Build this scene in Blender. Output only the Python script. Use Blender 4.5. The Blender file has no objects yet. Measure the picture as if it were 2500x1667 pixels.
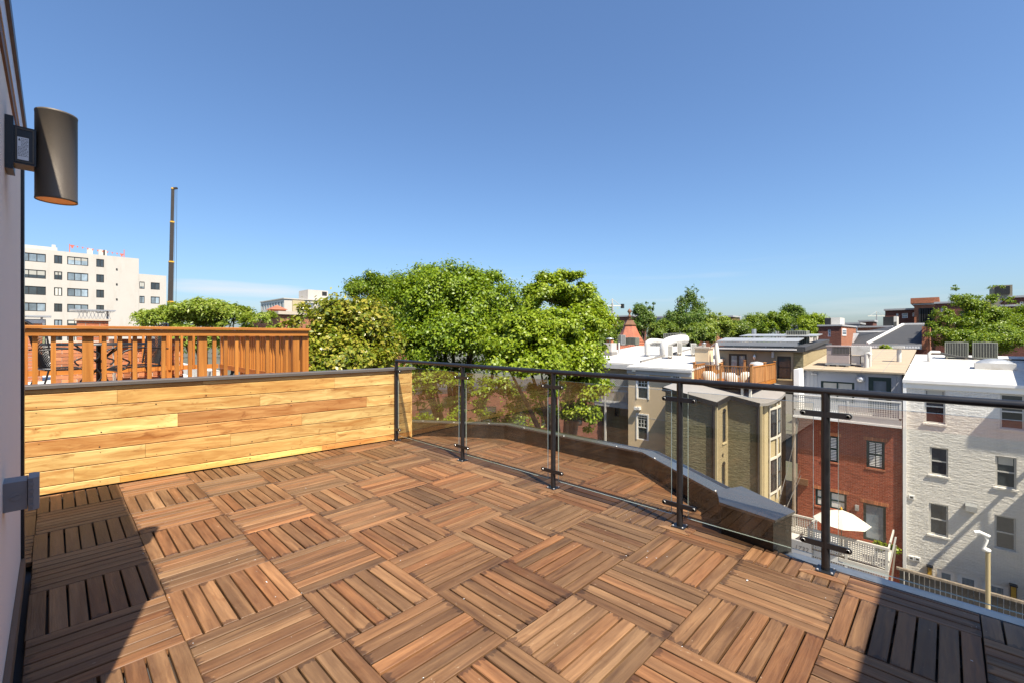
import bpy, math, random
import numpy as np
from mathutils import Vector, Matrix

rnd = random.Random(7)
R = math.radians
scene = bpy.context.scene
C = scene.collection

# ------------------------------------------------------------------ camera, sky, sun, exposure
CAM_H, CAM_F, YAW = 1.383, 1090.0, R(44.26)
cam_data = bpy.data.cameras.new('camera')
cam = bpy.data.objects.new('camera', cam_data)
C.objects.link(cam)
cam.location = (0, 0, CAM_H)
cam.rotation_euler = (R(90), 0, YAW)
cam_data.sensor_width = 36.0
cam_data.lens = CAM_F / 2500 * 36
cam_data.shift_y = -0.005
cam_data.clip_start = 0.05
cam_data.clip_end = 9000
scene.camera = cam

SUN_EL = R(57.5)
SUN_DIR = Vector((-0.950 * math.cos(SUN_EL), 0.312 * math.cos(SUN_EL), -math.sin(SUN_EL)))   # way the light travels
world = bpy.data.worlds.new('World')
scene.world = world
world.use_nodes = True
wn = world.node_tree
wn.nodes.clear()
w_out = wn.nodes.new('ShaderNodeOutputWorld')
w_bg = wn.nodes.new('ShaderNodeBackground')
w_sky = wn.nodes.new('ShaderNodeTexSky')
w_sky.sky_type = 'NISHITA'
w_sky.sun_disc = False
w_sky.sun_elevation = SUN_EL
w_sky.sun_rotation = math.atan2(-SUN_DIR.x, -SUN_DIR.y)
w_sky.altitude = 30
w_sky.air_density = 1.12
w_sky.dust_density = 1.35
w_sky.ozone_density = 9.0
w_bg.inputs['Strength'].default_value = 0.083
# faint streaks of high cloud low over the horizon, all the way round
w_tc = wn.nodes.new('ShaderNodeTexCoord')
w_mul = wn.nodes.new('ShaderNodeVectorMath'); w_mul.operation = 'MULTIPLY'; w_mul.inputs[1].default_value = (2.2, 2.2, 34.0)
w_no = wn.nodes.new('ShaderNodeTexNoise'); w_no.inputs['Scale'].default_value = 1.0; w_no.inputs['Detail'].default_value = 6.0; w_no.inputs['Roughness'].default_value = 0.55
w_r1 = wn.nodes.new('ShaderNodeMapRange'); w_r1.inputs[1].default_value = 0.53; w_r1.inputs[2].default_value = 0.72
w_sep = wn.nodes.new('ShaderNodeSeparateXYZ')
w_r2 = wn.nodes.new('ShaderNodeMapRange'); w_r2.inputs[1].default_value = 0.19; w_r2.inputs[2].default_value = 0.05
w_m = wn.nodes.new('ShaderNodeMath'); w_m.operation = 'MULTIPLY'
w_m2 = wn.nodes.new('ShaderNodeMath'); w_m2.operation = 'MULTIPLY'; w_m2.inputs[1].default_value = 0.30
w_mix = wn.nodes.new('ShaderNodeMix'); w_mix.data_type = 'RGBA'; w_mix.inputs[7].default_value = (4.9, 5.0, 5.2, 1)
wn.links.new(w_tc.outputs['Generated'], w_mul.inputs[0]); wn.links.new(w_mul.outputs[0], w_no.inputs['Vector']); wn.links.new(w_no.outputs[0], w_r1.inputs[0])
wn.links.new(w_tc.outputs['Generated'], w_sep.inputs[0]); wn.links.new(w_sep.outputs[2], w_r2.inputs[0])
wn.links.new(w_r1.outputs[0], w_m.inputs[0]); wn.links.new(w_r2.outputs[0], w_m.inputs[1]); wn.links.new(w_m.outputs[0], w_m2.inputs[0])
# one longer bank of thin cloud low on the left, over the distant cream block
w_dot = wn.nodes.new('ShaderNodeVectorMath'); w_dot.operation = 'DOT_PRODUCT'; w_dot.inputs[1].default_value = (0.2511, 0.9680, 0.0)
w_fwd = wn.nodes.new('ShaderNodeVectorMath'); w_fwd.operation = 'DOT_PRODUCT'; w_fwd.inputs[1].default_value = (-0.9640, 0.2501, 0.0899)
wn.links.new(w_tc.outputs['Generated'], w_dot.inputs[0]); wn.links.new(w_tc.outputs['Generated'], w_fwd.inputs[0])


def w_math(op, x, y):
    n = wn.nodes.new('ShaderNodeMath'); n.operation = op
    for i, v in enumerate((x, y)):
        if isinstance(v, (int, float)): n.inputs[i].default_value = v
        else: wn.links.new(v, n.inputs[i])
    return n.outputs[0]


w_da = w_math('POWER', w_math('ABSOLUTE', w_math('DIVIDE', w_dot.outputs['Value'], 0.135), 0), 3.0)
w_de = w_math('POWER', w_math('ABSOLUTE', w_math('DIVIDE', w_math('SUBTRACT', w_sep.outputs[2], 0.0899), 0.016), 0), 2.0)
w_bank = w_math('SUBTRACT', 1.15, w_math('ADD', w_da, w_de))
w_bank = w_math('MULTIPLY', w_math('ADD', w_bank, w_math('MULTIPLY', w_math('SUBTRACT', w_no.outputs[0], 0.5), 3.0)), w_math('GREATER_THAN', w_fwd.outputs['Value'], 0.5))
w_clamp = wn.nodes.new('ShaderNodeMapRange'); w_clamp.inputs[1].default_value = 0.0; w_clamp.inputs[2].default_value = 1.1; w_clamp.inputs[4].default_value = 0.85
wn.links.new(w_bank, w_clamp.inputs[0])
w_fac = w_math('MAXIMUM', w_clamp.outputs[0], w_m2.outputs[0])
wn.links.new(w_fac, w_mix.inputs[0]); wn.links.new(w_sky.outputs[0], w_mix.inputs[6]); wn.links.new(w_mix.outputs[2], w_bg.inputs[0])
wn.links.new(w_bg.outputs[0], w_out.inputs[0])

sun_data = bpy.data.lights.new('sun', 'SUN')
sun_data.energy = 4.8
sun_data.angle = R(0.53)
sun_data.color = (1.0, 0.93, 0.80)
sun = bpy.data.objects.new('sun', sun_data)
C.objects.link(sun)
sun.location = (30, -20, 60)
sun.rotation_euler = SUN_DIR.to_track_quat('-Z', 'Y').to_euler()

scene.view_settings.view_transform = 'Standard'
scene.view_settings.look = 'None'
scene.view_settings.gamma = 1.0
scene.view_settings.exposure = 1.15
scene.render.engine = 'CYCLES'
scene.cycles.max_bounces = 8
scene.cycles.transparent_max_bounces = 16
scene.cycles.use_denoising = True
scene.cycles.caustics_reflective = False
scene.cycles.caustics_refractive = False

# ------------------------------------------------------------------ helpers
_fw = Vector((-math.sin(YAW), math.cos(YAW), 0))
_rt = Vector((math.cos(YAW), math.sin(YAW), 0))


def P(px, py, X=None, Y=None, Z=None, D=None):
    """Survey helper: the point seen at a pixel of the photograph on a plane X=, Y=, Z= or at depth D."""
    r = _fw + _rt * ((px - 1250) / CAM_F) + Vector((0, 0, (821 - py) / CAM_F))
    t = D if D is not None else X / r.x if X is not None else Y / r.y if Y is not None else (Z - CAM_H) / r.z
    return Vector((0, 0, CAM_H)) + r * t


def wloc(o):
    v = Vector((0, 0, 0))
    while o is not None:
        v = v + o.location
        o = o.parent
    return v


def tag(o, label=None, cat=None, group=None, kind=None):
    if label: o['label'] = label
    if cat: o['category'] = cat
    if group: o['group'] = group
    if kind: o['kind'] = kind
    return o


def thing(name, label, cat, loc=(0, 0, 0), group=None, rotz=0.0):
    o = bpy.data.objects.new(name, None)
    C.objects.link(o)
    o.location = loc
    o.rotation_euler = (0, 0, rotz)
    o.empty_display_size = 0.2
    return tag(o, label, cat, group)


def link(name, me, m=None, parent=None, loc=(0, 0, 0), rotz=0.0):
    o = bpy.data.objects.new(name, me)
    if m is not None and len(me.materials) == 0:
        me.materials.append(m)
    C.objects.link(o)
    o.location = loc
    o.rotation_euler = (0, 0, rotz)
    if parent is not None:
        o.parent = parent
    return o


def copy_tree(o, parent=None):
    c = o.copy()
    C.objects.link(c)
    c.parent = parent
    for ch in list(o.children):
        copy_tree(ch, c)
    return c


class MB:
    """Collects shapes in world coordinates and links them as one mesh object."""

    def __init__(self):
        self.v, self.f, self.sm = [], [], []

    def add(self, vs, fs, smooth=False):
        b = len(self.v)
        self.v += [tuple(p) for p in vs]
        self.f += [tuple(i + b for i in f) for f in fs]
        self.sm += [smooth] * len(fs)
        return self

    def box(self, x0, x1, y0, y1, z0, z1):
        return self.add([(x0, y0, z0), (x1, y0, z0), (x1, y1, z0), (x0, y1, z0), (x0, y0, z1), (x1, y0, z1), (x1, y1, z1), (x0, y1, z1)],
                        [(0, 3, 2, 1), (4, 5, 6, 7), (0, 1, 5, 4), (1, 2, 6, 5), (2, 3, 7, 6), (3, 0, 4, 7)])

    def prism(self, poly, z0, z1, ch=0.0):
        n = len(poly)
        zz = (lambda z, i: z[i] if isinstance(z, (list, tuple)) else z)
        lo = [(p[0], p[1], zz(z0, i)) for i, p in enumerate(poly)]
        if ch <= 0:
            hi = [(p[0], p[1], zz(z1, i)) for i, p in enumerate(poly)]
            return self.add(lo + hi, [tuple(range(n - 1, -1, -1)), tuple(range(n, 2 * n))] + [(i, (i + 1) % n, n + (i + 1) % n, n + i) for i in range(n)])
        mid = [(p[0], p[1], z1 - ch) for p in poly]
        ins = inset(poly, ch)
        hi = [(p[0], p[1], z1) for p in ins]
        fs = [tuple(range(n - 1, -1, -1)), tuple(range(2 * n, 3 * n))]
        for k in (0, n):
            fs += [(k + i, k + (i + 1) % n, k + n + (i + 1) % n, k + n + i) for i in range(n)]
        return self.add(lo + mid + hi, fs)

    def tube(self, pts, r, n=8, cap=True, smooth=True, curve=0):
        pts = [Vector(p) for p in pts]
        if curve and len(pts) > 2:      # Catmull-Rom through the given points
            q = [pts[0]] + pts + [pts[-1]]
            out = []
            for i in range(1, len(q) - 2):
                for k in range(curve):
                    t = k / curve
                    out.append(0.5 * (2 * q[i] + (q[i + 1] - q[i - 1]) * t + (2 * q[i - 1] - 5 * q[i] + 4 * q[i + 1] - q[i + 2]) * t * t + (3 * q[i] - q[i - 1] - 3 * q[i + 1] + q[i + 2]) * t ** 3))
            if isinstance(r, (list, tuple)):
                r = [r[min(int(i / curve), len(r) - 1)] + (r[min(int(i / curve) + 1, len(r) - 1)] - r[min(int(i / curve), len(r) - 1)]) * ((i % curve) / curve) for i in range(len(out))] + [r[-1]]
            pts = out + [pts[-1]]
        rs = r if isinstance(r, (list, tuple)) else [r] * len(pts)
        b, vs, fs = None, [], []
        for i, p in enumerate(pts):
            d = (pts[min(i + 1, len(pts) - 1)] - pts[max(i - 1, 0)]).normalized()
            if b is None:
                a = Vector((0, 0, 1)) if abs(d.z) < 0.9 else Vector((1, 0, 0))
                b = d.cross(a).normalized()
            b = (b - d * b.dot(d)).normalized()
            c = d.cross(b)
            vs += [p + (b * math.cos(t) + c * math.sin(t)) * rs[i] for t in (2 * math.pi * k / n for k in range(n))]
        for i in range(len(pts) - 1):
            fs += [(i * n + k, i * n + (k + 1) % n, (i + 1) * n + (k + 1) % n, (i + 1) * n + k) for k in range(n)]
        self.add(vs, fs, smooth)
        if cap:
            m = len(pts) - 1
            self.add(vs[:n], [tuple(range(n - 1, -1, -1))])
            self.add(vs[m * n:], [tuple(range(n))])
        return self

    def lathe(self, prof, c=(0, 0, 0), n=16, smooth=True, a0=0.0):
        vs = [(c[0] + r * math.cos(a0 + 2 * math.pi * k / n), c[1] + r * math.sin(a0 + 2 * math.pi * k / n), c[2] + z) for r, z in prof for k in range(n)]
        fs = [(i * n + k, i * n + (k + 1) % n, (i + 1) * n + (k + 1) % n, (i + 1) * n + k) for i in range(len(prof) - 1) for k in range(n)]
        self.add(vs, fs, smooth)
        m = len(prof) - 1
        if prof[0][0] > 1e-4: self.add(vs[:n], [tuple(range(n - 1, -1, -1))])
        if prof[m][0] > 1e-4: self.add(vs[m * n:], [tuple(range(n))])
        return self

    def quad(self, a, b, c, d):
        return self.add([a, b, c, d], [(0, 1, 2, 3)])

    def beam(self, p, q, w, h, up=(0, 0, 1)):
        p, q, up = Vector(p), Vector(q), Vector(up)
        d = (q - p).normalized()
        s = d.cross(up)
        s = s.normalized() if s.length > 1e-5 else Vector((1, 0, 0))
        u = s.cross(d)
        vs = [e + s * (w / 2 * i) + u * (h / 2 * j) for e in (p, q) for i, j in ((-1, -1), (1, -1), (1, 1), (-1, 1))]
        return self.add(vs, [(0, 1, 2, 3), (7, 6, 5, 4), (0, 4, 5, 1), (1, 5, 6, 2), (2, 6, 7, 3), (3, 7, 4, 0)])

    def mesh(self, name, local=None):
        off = Vector((0, 0, 0)) if local is None else local
        me = bpy.data.meshes.new(name)
        me.from_pydata([(x - off.x, y - off.y, z - off.z) for x, y, z in self.v], [], self.f)
        if any(self.sm):
            me.polygons.foreach_set('use_smooth', self.sm)
        me.update()
        return me

    def build(self, name, m, parent=None, base=None):
        """parent: a part of that thing; base: origin of a top-level one-mesh thing."""
        off = wloc(parent) if parent is not None else Vector(base) if base is not None else Vector((0, 0, 0))
        o = link(name, self.mesh(name, off), m, parent)
        if parent is None and base is not None:
            o.location = base
        return o


def bx(*a):
    return MB().box(*a)


def inset(poly, d):
    n, out = len(poly), []
    cx, cy = sum(p[0] for p in poly) / n, sum(p[1] for p in poly) / n
    for i in range(n):
        p0, p1, p2 = (Vector((poly[(i + k) % n][0], poly[(i + k) % n][1])) for k in (-1, 0, 1))
        e1, e2 = (p1 - p0), (p2 - p1)
        if e1.length < 1e-6 or e2.length < 1e-6:
            out.append((p1.x, p1.y)); continue
        e1.normalize(); e2.normalize()
        n1, n2 = Vector((-e1.y, e1.x)), Vector((-e2.y, e2.x))
        b = n1 + n2
        b = b / max(b.dot(n1), 0.3) if b.length > 1e-4 else n1
        b *= min(1.0, 2.5 / max(b.length, 1e-6))
        out.append((p1.x + b.x * d, p1.y + b.y * d))
    return out


def clip(poly, a, b, c):
    """Keep the side a*x + b*y <= c of a convex polygon."""
    out = []
    for i, p in enumerate(poly):
        q = poly[(i + 1) % len(poly)]
        dp, dq = a * p[0] + b * p[1] - c, a * q[0] + b * q[1] - c
        if dp <= 0: out.append(p)
        if dp * dq < 0:
            t = dp / (dp - dq)
            out.append((p[0] + (q[0] - p[0]) * t, p[1] + (q[1] - p[1]) * t))
    return out


def area(poly):
    return 0.5 * sum(poly[i][0] * poly[(i + 1) % len(poly)][1] - poly[(i + 1) % len(poly)][0] * poly[i][1] for i in range(len(poly))) if len(poly) > 2 else 0.0


# ------------------------------------------------------------------ materials
def nd(nt, typ, ins=None, **props):
    n = nt.nodes.new(typ)
    for k, v in props.items():
        setattr(n, k, v)
    for k, v in (ins or {}).items():
        s = n.inputs[k]
        if isinstance(v, bpy.types.NodeSocket):
            nt.links.new(v, s)
        else:
            s.default_value = v
    return n


def new_mat(name):
    m = bpy.data.materials.new(name)
    m.use_nodes = True
    nt = m.node_tree
    nt.nodes.clear()
    out = nt.nodes.new('ShaderNodeOutputMaterial')
    return m, nt, out


def rgb(c):
    return (c[0], c[1], c[2], 1.0)


def math_n(nt, op, a, b=0.0, c=None):
    ins = {0: a, 1: b}
    if c is not None: ins[2] = c
    return nd(nt, 'ShaderNodeMath', ins, operation=op).outputs[0]


def vmul(nt, v, s):
    return nd(nt, 'ShaderNodeVectorMath', {0: v, 1: s}, operation='MULTIPLY').outputs[0]


def mixc(nt, f, a, b, blend='MIX'):
    n = nd(nt, 'ShaderNodeMix', {0: f}, data_type='RGBA', blend_type=blend)
    for k, v in ((6, a), (7, b)):
        if isinstance(v, bpy.types.NodeSocket): nt.links.new(v, n.inputs[k])
        else: n.inputs[k].default_value = rgb(v) if len(v) == 3 else v
    return n.outputs[2]


def ramp(nt, f, stops):
    n = nd(nt, 'ShaderNodeValToRGB', {0: f})
    e = n.color_ramp.elements
    while len(e) < len(stops): e.new(0.5)
    for i, (p, c) in enumerate(stops):
        e[i].position = p
        e[i].color = rgb(c) if not isinstance(c, (int, float)) else (c, c, c, 1)
    return n.outputs[0]


def noise(nt, vec, scale, detail=4.0, rough=0.55, dist=0.0):
    return nd(nt, 'ShaderNodeTexNoise', {'Vector': vec, 'Scale': scale, 'Detail': detail, 'Roughness': rough, 'Distortion': dist}).outputs[0]


def finish(nt, out, col, rough=0.6, metal=0.0, spec=0.5, bump=None, bdist=0.01, bstr=1.0, coat=0.0):
    ins = {'Base Color': col if isinstance(col, bpy.types.NodeSocket) else rgb(col), 'Roughness': rough, 'Metallic': metal}
    b = nd(nt, 'ShaderNodeBsdfPrincipled', ins)
    b.inputs['Specular IOR Level'].default_value = spec
    b.inputs['Coat Weight'].default_value = coat
    if bump is not None:
        bn = nd(nt, 'ShaderNodeBump', {'Height': bump, 'Distance': bdist, 'Strength': bstr})
        nt.links.new(bn.outputs[0], b.inputs['Normal'])
    nt.links.new(b.outputs[0], out.inputs[0])
    return b


def pm(name, col, rough=0.6, metal=0.0, var=0.12, vs=2.0, bump=0.0, bs=60.0, orand=0.0, spec=0.5, coat=0.0, dirt=None, streak=0.0):
    """Painted or plain surface with mottling, optional grime colour and fine relief."""
    m, nt, out = new_mat(name)
    tc = nd(nt, 'ShaderNodeNewGeometry').outputs['Position']
    n1 = noise(nt, tc, vs, 5)
    f = math_n(nt, 'MULTIPLY_ADD', n1, var * 2, 1 - var)
    if orand:
        oi = nd(nt, 'ShaderNodeObjectInfo').outputs['Random']
        f = math_n(nt, 'MULTIPLY', f, math_n(nt, 'MULTIPLY_ADD', oi, orand * 2, 1 - orand))
    c = nd(nt, 'ShaderNodeVectorMath', {0: col, 'Scale': f}, operation='SCALE').outputs[0]
    if dirt is not None:
        d = noise(nt, vmul(nt, tc, (1, 1, 0.25) if streak else (1, 1, 1)), vs * 2.3, 6, 0.65)
        c = mixc(nt, math_n(nt, 'MULTIPLY', ramp(nt, d, [(0.5, 0), (0.72, 1)]), dirt[1]), c, dirt[0])
    rr = math_n(nt, 'MULTIPLY_ADD', n1, 0.2, rough - 0.1)
    finish(nt, out, c, rr, metal, spec, noise(nt, tc, bs, 3) if bump else None, bump, 1.0, coat)
    return m


def wood(name, dark, light, sx=2.0, sy=38.0, swirl=0.0, orand=0.25, tint=None, rough=0.55, stain=0.0, bdist=0.0015, axis=0, local=True, fleck=0.0, red=None, aniso=0.0):
    """Timber: grain runs along one axis; every board draws its own offset and tone."""
    m, nt, out = new_mat(name)
    oi = nd(nt, 'ShaderNodeObjectInfo')
    src = nd(nt, 'ShaderNodeTexCoord').outputs['Object'] if local else nd(nt, 'ShaderNodeNewGeometry').outputs['Position']
    off = nd(nt, 'ShaderNodeCombineXYZ', {0: math_n(nt, 'MULTIPLY', oi.outputs['Random'], 91.7), 1: math_n(nt, 'MULTIPLY', oi.outputs['Random'], 53.1), 2: math_n(nt, 'MULTIPLY', oi.outputs['Random'], 17.3)}).outputs[0]
    v = nd(nt, 'ShaderNodeVectorMath', {0: src, 1: off}, operation='ADD').outputs[0]
    sc = [sy, sy, sy]
    sc[axis] = sx
    if swirl:
        wv = [6.0, 6.0, 6.0]
        wv[axis] = 1.6
        w = nd(nt, 'ShaderNodeTexNoise', {'Vector': vmul(nt, v, tuple(wv)), 'Scale': 1.0, 'Detail': 2.0}).outputs[1]
        w = nd(nt, 'ShaderNodeVectorMath', {0: w, 1: (0.5, 0.5, 0.5)}, operation='SUBTRACT').outputs[0]
        v2 = nd(nt, 'ShaderNodeVectorMath', {0: vmul(nt, w, (swirl, swirl, swirl)), 1: v}, operation='ADD').outputs[0]
    else:
        v2 = v
    g = noise(nt, vmul(nt, v2, tuple(sc)), 1.0, 5, 0.6, 0.3)
    sc2 = [s * 0.28 for s in sc]
    big = noise(nt, vmul(nt, v2, tuple(sc2)), 1.0, 3, 0.5, 0.2)
    f = math_n(nt, 'ADD', math_n(nt, 'MULTIPLY', g, 0.55), math_n(nt, 'MULTIPLY', big, 0.45))
    col = ramp(nt, f, [(0.36, dark), (0.52, [(a + b) / 2 for a, b in zip(dark, light)]), (0.64, light)])
    if red is not None:
        rr = math_n(nt, 'FRACT', math_n(nt, 'MULTIPLY', oi.outputs['Random'], 7.31))
        col = mixc(nt, ramp(nt, rr, [(0.35, 0), (0.95, 0.75)]), col, mixc(nt, 1.0, col, red, 'MULTIPLY'))
    tone = math_n(nt, 'MULTIPLY_ADD', math_n(nt, 'FRACT', math_n(nt, 'MULTIPLY', oi.outputs['Random'], 13.7)), orand * 2, 1 - orand)
    col = nd(nt, 'ShaderNodeVectorMath', {0: col, 'Scale': tone}, operation='SCALE').outputs[0]
    if tint:
        col = mixc(nt, 1.0, col, oi.outputs['Color'], 'MULTIPLY')
    rough_s = math_n(nt, 'MULTIPLY_ADD', g, 0.25, rough - 0.12)
    if stain:     # dark damp tide marks creeping in from board ends, and pale scuffs
        gv = nd(nt, 'ShaderNodeSeparateXYZ', {0: src})
        ax = math_n(nt, 'ABSOLUTE', gv.outputs[0])
        wob = noise(nt, vmul(nt, v, (9, 40, 9)), 1.0, 3)
        edge = math_n(nt, 'ADD', ax, math_n(nt, 'MULTIPLY_ADD', wob, 0.11, -0.055))
        sel = math_n(nt, 'GREATER_THAN', math_n(nt, 'FRACT', math_n(nt, 'MULTIPLY', oi.outputs['Random'], 29.3)), 0.45)
        k = math_n(nt, 'MULTIPLY', math_n(nt, 'MULTIPLY', ramp(nt, edge, [(0.232, 0), (0.236, 1)]), sel), stain)
        col = mixc(nt, k, col, mixc(nt, 1.0, col, (0.42, 0.40, 0.42), 'MULTIPLY'))
        sp = noise(nt, vmul(nt, v, (38, 60, 38)), 1.0, 2, 0.4)
        sp2 = noise(nt, v, 7.0, 2)
        ks = math_n(nt, 'MULTIPLY', ramp(nt, sp, [(0.715, 0), (0.735, 1)]), ramp(nt, sp2, [(0.52, 0), (0.6, 1)]))
        col = mixc(nt, math_n(nt, 'MULTIPLY', ks, 0.5), col, (0.40, 0.30, 0.20))
        dust = noise(nt, v, 3.3, 5, 0.7)
        col = mixc(nt, math_n(nt, 'MULTIPLY', ramp(nt, dust, [(0.45, 0), (0.75, 1)]), 0.25), col, (0.19, 0.115, 0.062))
    if fleck:
        kn = noise(nt, vmul(nt, v, (3.2, 9, 9) if axis == 0 else (9, 9, 3.2)), 1.0, 4, 0.7, 1.5)
        col = mixc(nt, math_n(nt, 'MULTIPLY', ramp(nt, kn, [(0.56, 0), (0.7, 1)]), fleck), col, mixc(nt, 1.0, col, (0.52, 0.36, 0.26), 'MULTIPLY'))
    bs_ = finish(nt, out, col, rough_s, 0.0, 0.4, g, bdist)
    if aniso:       # fine ribs along the board stretch its sheen across the grain
        bs_.inputs['Anisotropic'].default_value = aniso
        bs_.inputs['Specular IOR Level'].default_value = 0.5
        tv = nd(nt, 'ShaderNodeVectorTransform', {0: (1.0, 0.0, 0.0)}, vector_type='VECTOR', convert_from='OBJECT', convert_to='WORLD').outputs[0]
        nt.links.new(tv, bs_.inputs['Tangent'])
    return m


def brick(name, c1, c2, mortar, bump=0.012, scale=1.0, rough=0.85, var=0.25, painted=False):
    m, nt, out = new_mat(name)
    pos = nd(nt, 'ShaderNodeNewGeometry').outputs['Position']
    s = nd(nt, 'ShaderNodeSeparateXYZ', {0: pos})
    v = nd(nt, 'ShaderNodeCombineXYZ', {0: math_n(nt, 'ADD', s.outputs[0], s.outputs[1]), 1: s.outputs[2], 2: 0.0}).outputs[0]
    wob = nd(nt, 'ShaderNodeTexNoise', {'Vector': v, 'Scale': 9.0, 'Detail': 2.0}).outputs[1]
    wob = nd(nt, 'ShaderNodeVectorMath', {0: wob, 1: (0.5, 0.5, 0.5)}, operation='SUBTRACT').outputs[0]
    v = nd(nt, 'ShaderNodeVectorMath', {0: vmul(nt, wob, (0.012, 0.010, 0)), 1: v}, operation='ADD').outputs[0]
    b = nd(nt, 'ShaderNodeTexBrick', {'Vector': v, 'Color1': rgb(c1), 'Color2': rgb(c2), 'Mortar': rgb(mortar), 'Scale': scale, 'Mortar Size': 0.007, 'Mortar Smooth': 0.35, 'Bias': 0.0, 'Brick Width': 0.215, 'Row Height': 0.072})
    n1 = noise(nt, pos, 1.1, 6, 0.65)
    n2 = noise(nt, pos, 24.0, 4, 0.7)
    f = math_n(nt, 'MULTIPLY', math_n(nt, 'MULTIPLY_ADD', n1, var * 2, 1 - var), math_n(nt, 'MULTIPLY_ADD', n2, 0.3, 0.85))
    c = nd(nt, 'ShaderNodeVectorMath', {0: b.outputs[0], 'Scale': f}, operation='SCALE').outputs[0]
    st = noise(nt, vmul(nt, pos, (1.5, 1.5, 0.3)), 1.0, 6, 0.7)
    c = mixc(nt, math_n(nt, 'MULTIPLY', ramp(nt, st, [(0.52, 0), (0.75, 1)]), 0.3), c, [x * 0.45 for x in c1])
    lump = noise(nt, vmul(nt, pos, (3.0, 3.0, 12.0)), 1.0, 4, 0.6)
    h = math_n(nt, 'ADD', math_n(nt, 'ADD', math_n(nt, 'MULTIPLY', b.outputs[1], -1.0), math_n(nt, 'MULTIPLY', n2, 0.9)), math_n(nt, 'MULTIPLY', lump, 3.0))
    finish(nt, out, c, rough, 0.0, 0.3, h, bump)
    return m


def glass_mat(name, tint=(1, 1, 1), ior=1.5, refl=1.0):
    """Clear thin sheet: mirror part by Fresnel, the rest passes straight through."""
    m, nt, out = new_mat(name)
    bf = nd(nt, 'ShaderNodeNewGeometry').outputs['Backfacing']
    fr = nd(nt, 'ShaderNodeFresnel', {'IOR': math_n(nt, 'MULTIPLY_ADD', bf, 1 / ior - ior, ior)}).outputs[0]     # same mirror strength on entry and exit
    tr = nd(nt, 'ShaderNodeBsdfTransparent', {'Color': rgb(tint)}).outputs[0]
    gl = nd(nt, 'ShaderNodeBsdfGlossy', {'Color': (1, 1, 1, 1), 'Roughness': 0.01}).outputs[0]
    mx = nd(nt, 'ShaderNodeMixShader', {0: math_n(nt, 'MULTIPLY', fr, refl), 1: tr, 2: gl}).outputs[0]
    pos = nd(nt, 'ShaderNodeNewGeometry').outputs['Position']       # a film of dust, drip marks and wiped smears
    d1 = noise(nt, vmul(nt, pos, (5, 5, 1.1)), 1.0, 6, 0.7, 1.2)
    d2 = noise(nt, pos, 90.0, 2)
    k = math_n(nt, 'MULTIPLY', ramp(nt, d1, [(0.45, 0.001), (0.78, 0.035)]), math_n(nt, 'MULTIPLY_ADD', d2, 1.0, 0.5))
    df = nd(nt, 'ShaderNodeBsdfDiffuse', {'Color': (0.6, 0.57, 0.52, 1)}).outputs[0]
    mx = nd(nt, 'ShaderNodeMixShader', {0: k, 1: mx, 2: df}).outputs[0]
    nt.links.new(mx, out.inputs[0])
    return m


def pane_mat(name, col=(0.02, 0.025, 0.03), rough=0.06):
    """Window pane over a dim room."""
    m, nt, out = new_mat(name)
    pos = nd(nt, 'ShaderNodeNewGeometry').outputs['Position']
    oi = nd(nt, 'ShaderNodeObjectInfo').outputs['Random']
    n = noise(nt, vmul(nt, pos, (1.3, 1.3, 0.8)), 1.2, 3)
    f = math_n(nt, 'MULTIPLY', math_n(nt, 'MULTIPLY_ADD', n, 1.4, 0.4), math_n(nt, 'MULTIPLY_ADD', oi, 1.0, 0.5))
    c = nd(nt, 'ShaderNodeVectorMath', {0: col, 'Scale': f}, operation='SCALE').outputs[0]
    finish(nt, out, c, rough, 0.0, 0.8, noise(nt, pos, 1.6, 1), 0.01, 0.25)
    return m


def leaf_mat(name, c1, c2, c3, trans=0.34, rough=0.42):
    m, nt, out = new_mat(name)
    r = nd(nt, 'ShaderNodeNewGeometry').outputs['Random Per Island']
    col = ramp(nt, r, [(0.0, c1), (0.55, c2), (1.0, c3)])
    b = nd(nt, 'ShaderNodeBsdfPrincipled', {'Base Color': col, 'Roughness': rough})
    b.inputs['Specular IOR Level'].default_value = 0.35
    t = nd(nt, 'ShaderNodeBsdfTranslucent', {'Color': mixc(nt, 1.0, col, (1.25, 1.25, 0.55), 'MULTIPLY')}).outputs[0]
    mx = nd(nt, 'ShaderNodeMixShader', {0: trans, 1: b.outputs[0], 2: t}).outputs[0]
    nt.links.new(mx, out.inputs[0])
    return m


M = {}
M['deck'] = wood('deck_hardwood', (0.080, 0.038, 0.0165), (0.215, 0.116, 0.053), sx=2.6, sy=38, swirl=0.04, orand=0.28, tint=True, bdist=0.006, stain=0.9, rough=0.55, fleck=0.35, red=(1.10, 0.86, 0.70))
M['batten'] = pm('batten_dark_wood', (0.035, 0.024, 0.017), 0.8)
M['membrane'] = pm('roof_membrane', (0.05, 0.05, 0.052), 0.8, var=0.3, vs=3)
M['fence'] = wood('fence_hardwood', (0.36, 0.165, 0.042), (0.70, 0.50, 0.190), sx=1.7, sy=30, swirl=0.16, orand=0.14, tint=True, rough=0.5, fleck=0.75, bdist=0.0008)
M['fence_cap'] = pm('grey_cap_metal', (0.105, 0.09, 0.078), 0.45, 0.2, var=0.15)
M['nail'] = pm('rusty_nail', (0.03, 0.018, 0.012), 0.6)
M['black'] = pm('black_powder_coat', (0.012, 0.012, 0.014), 0.33, 0.0, var=0.3, vs=8, dirt=((0.10, 0.09, 0.08), 0.10), spec=0.55)
M['steel'] = pm('polished_steel', (0.70, 0.68, 0.66), 0.3, 0.6)
M['kerb'] = pm('bronze_sheet_metal', (0.012, 0.011, 0.010), 0.2, 0.0, var=0.2, vs=2.5, spec=0.22, dirt=((0.05, 0.045, 0.04), 0.25))
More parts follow.
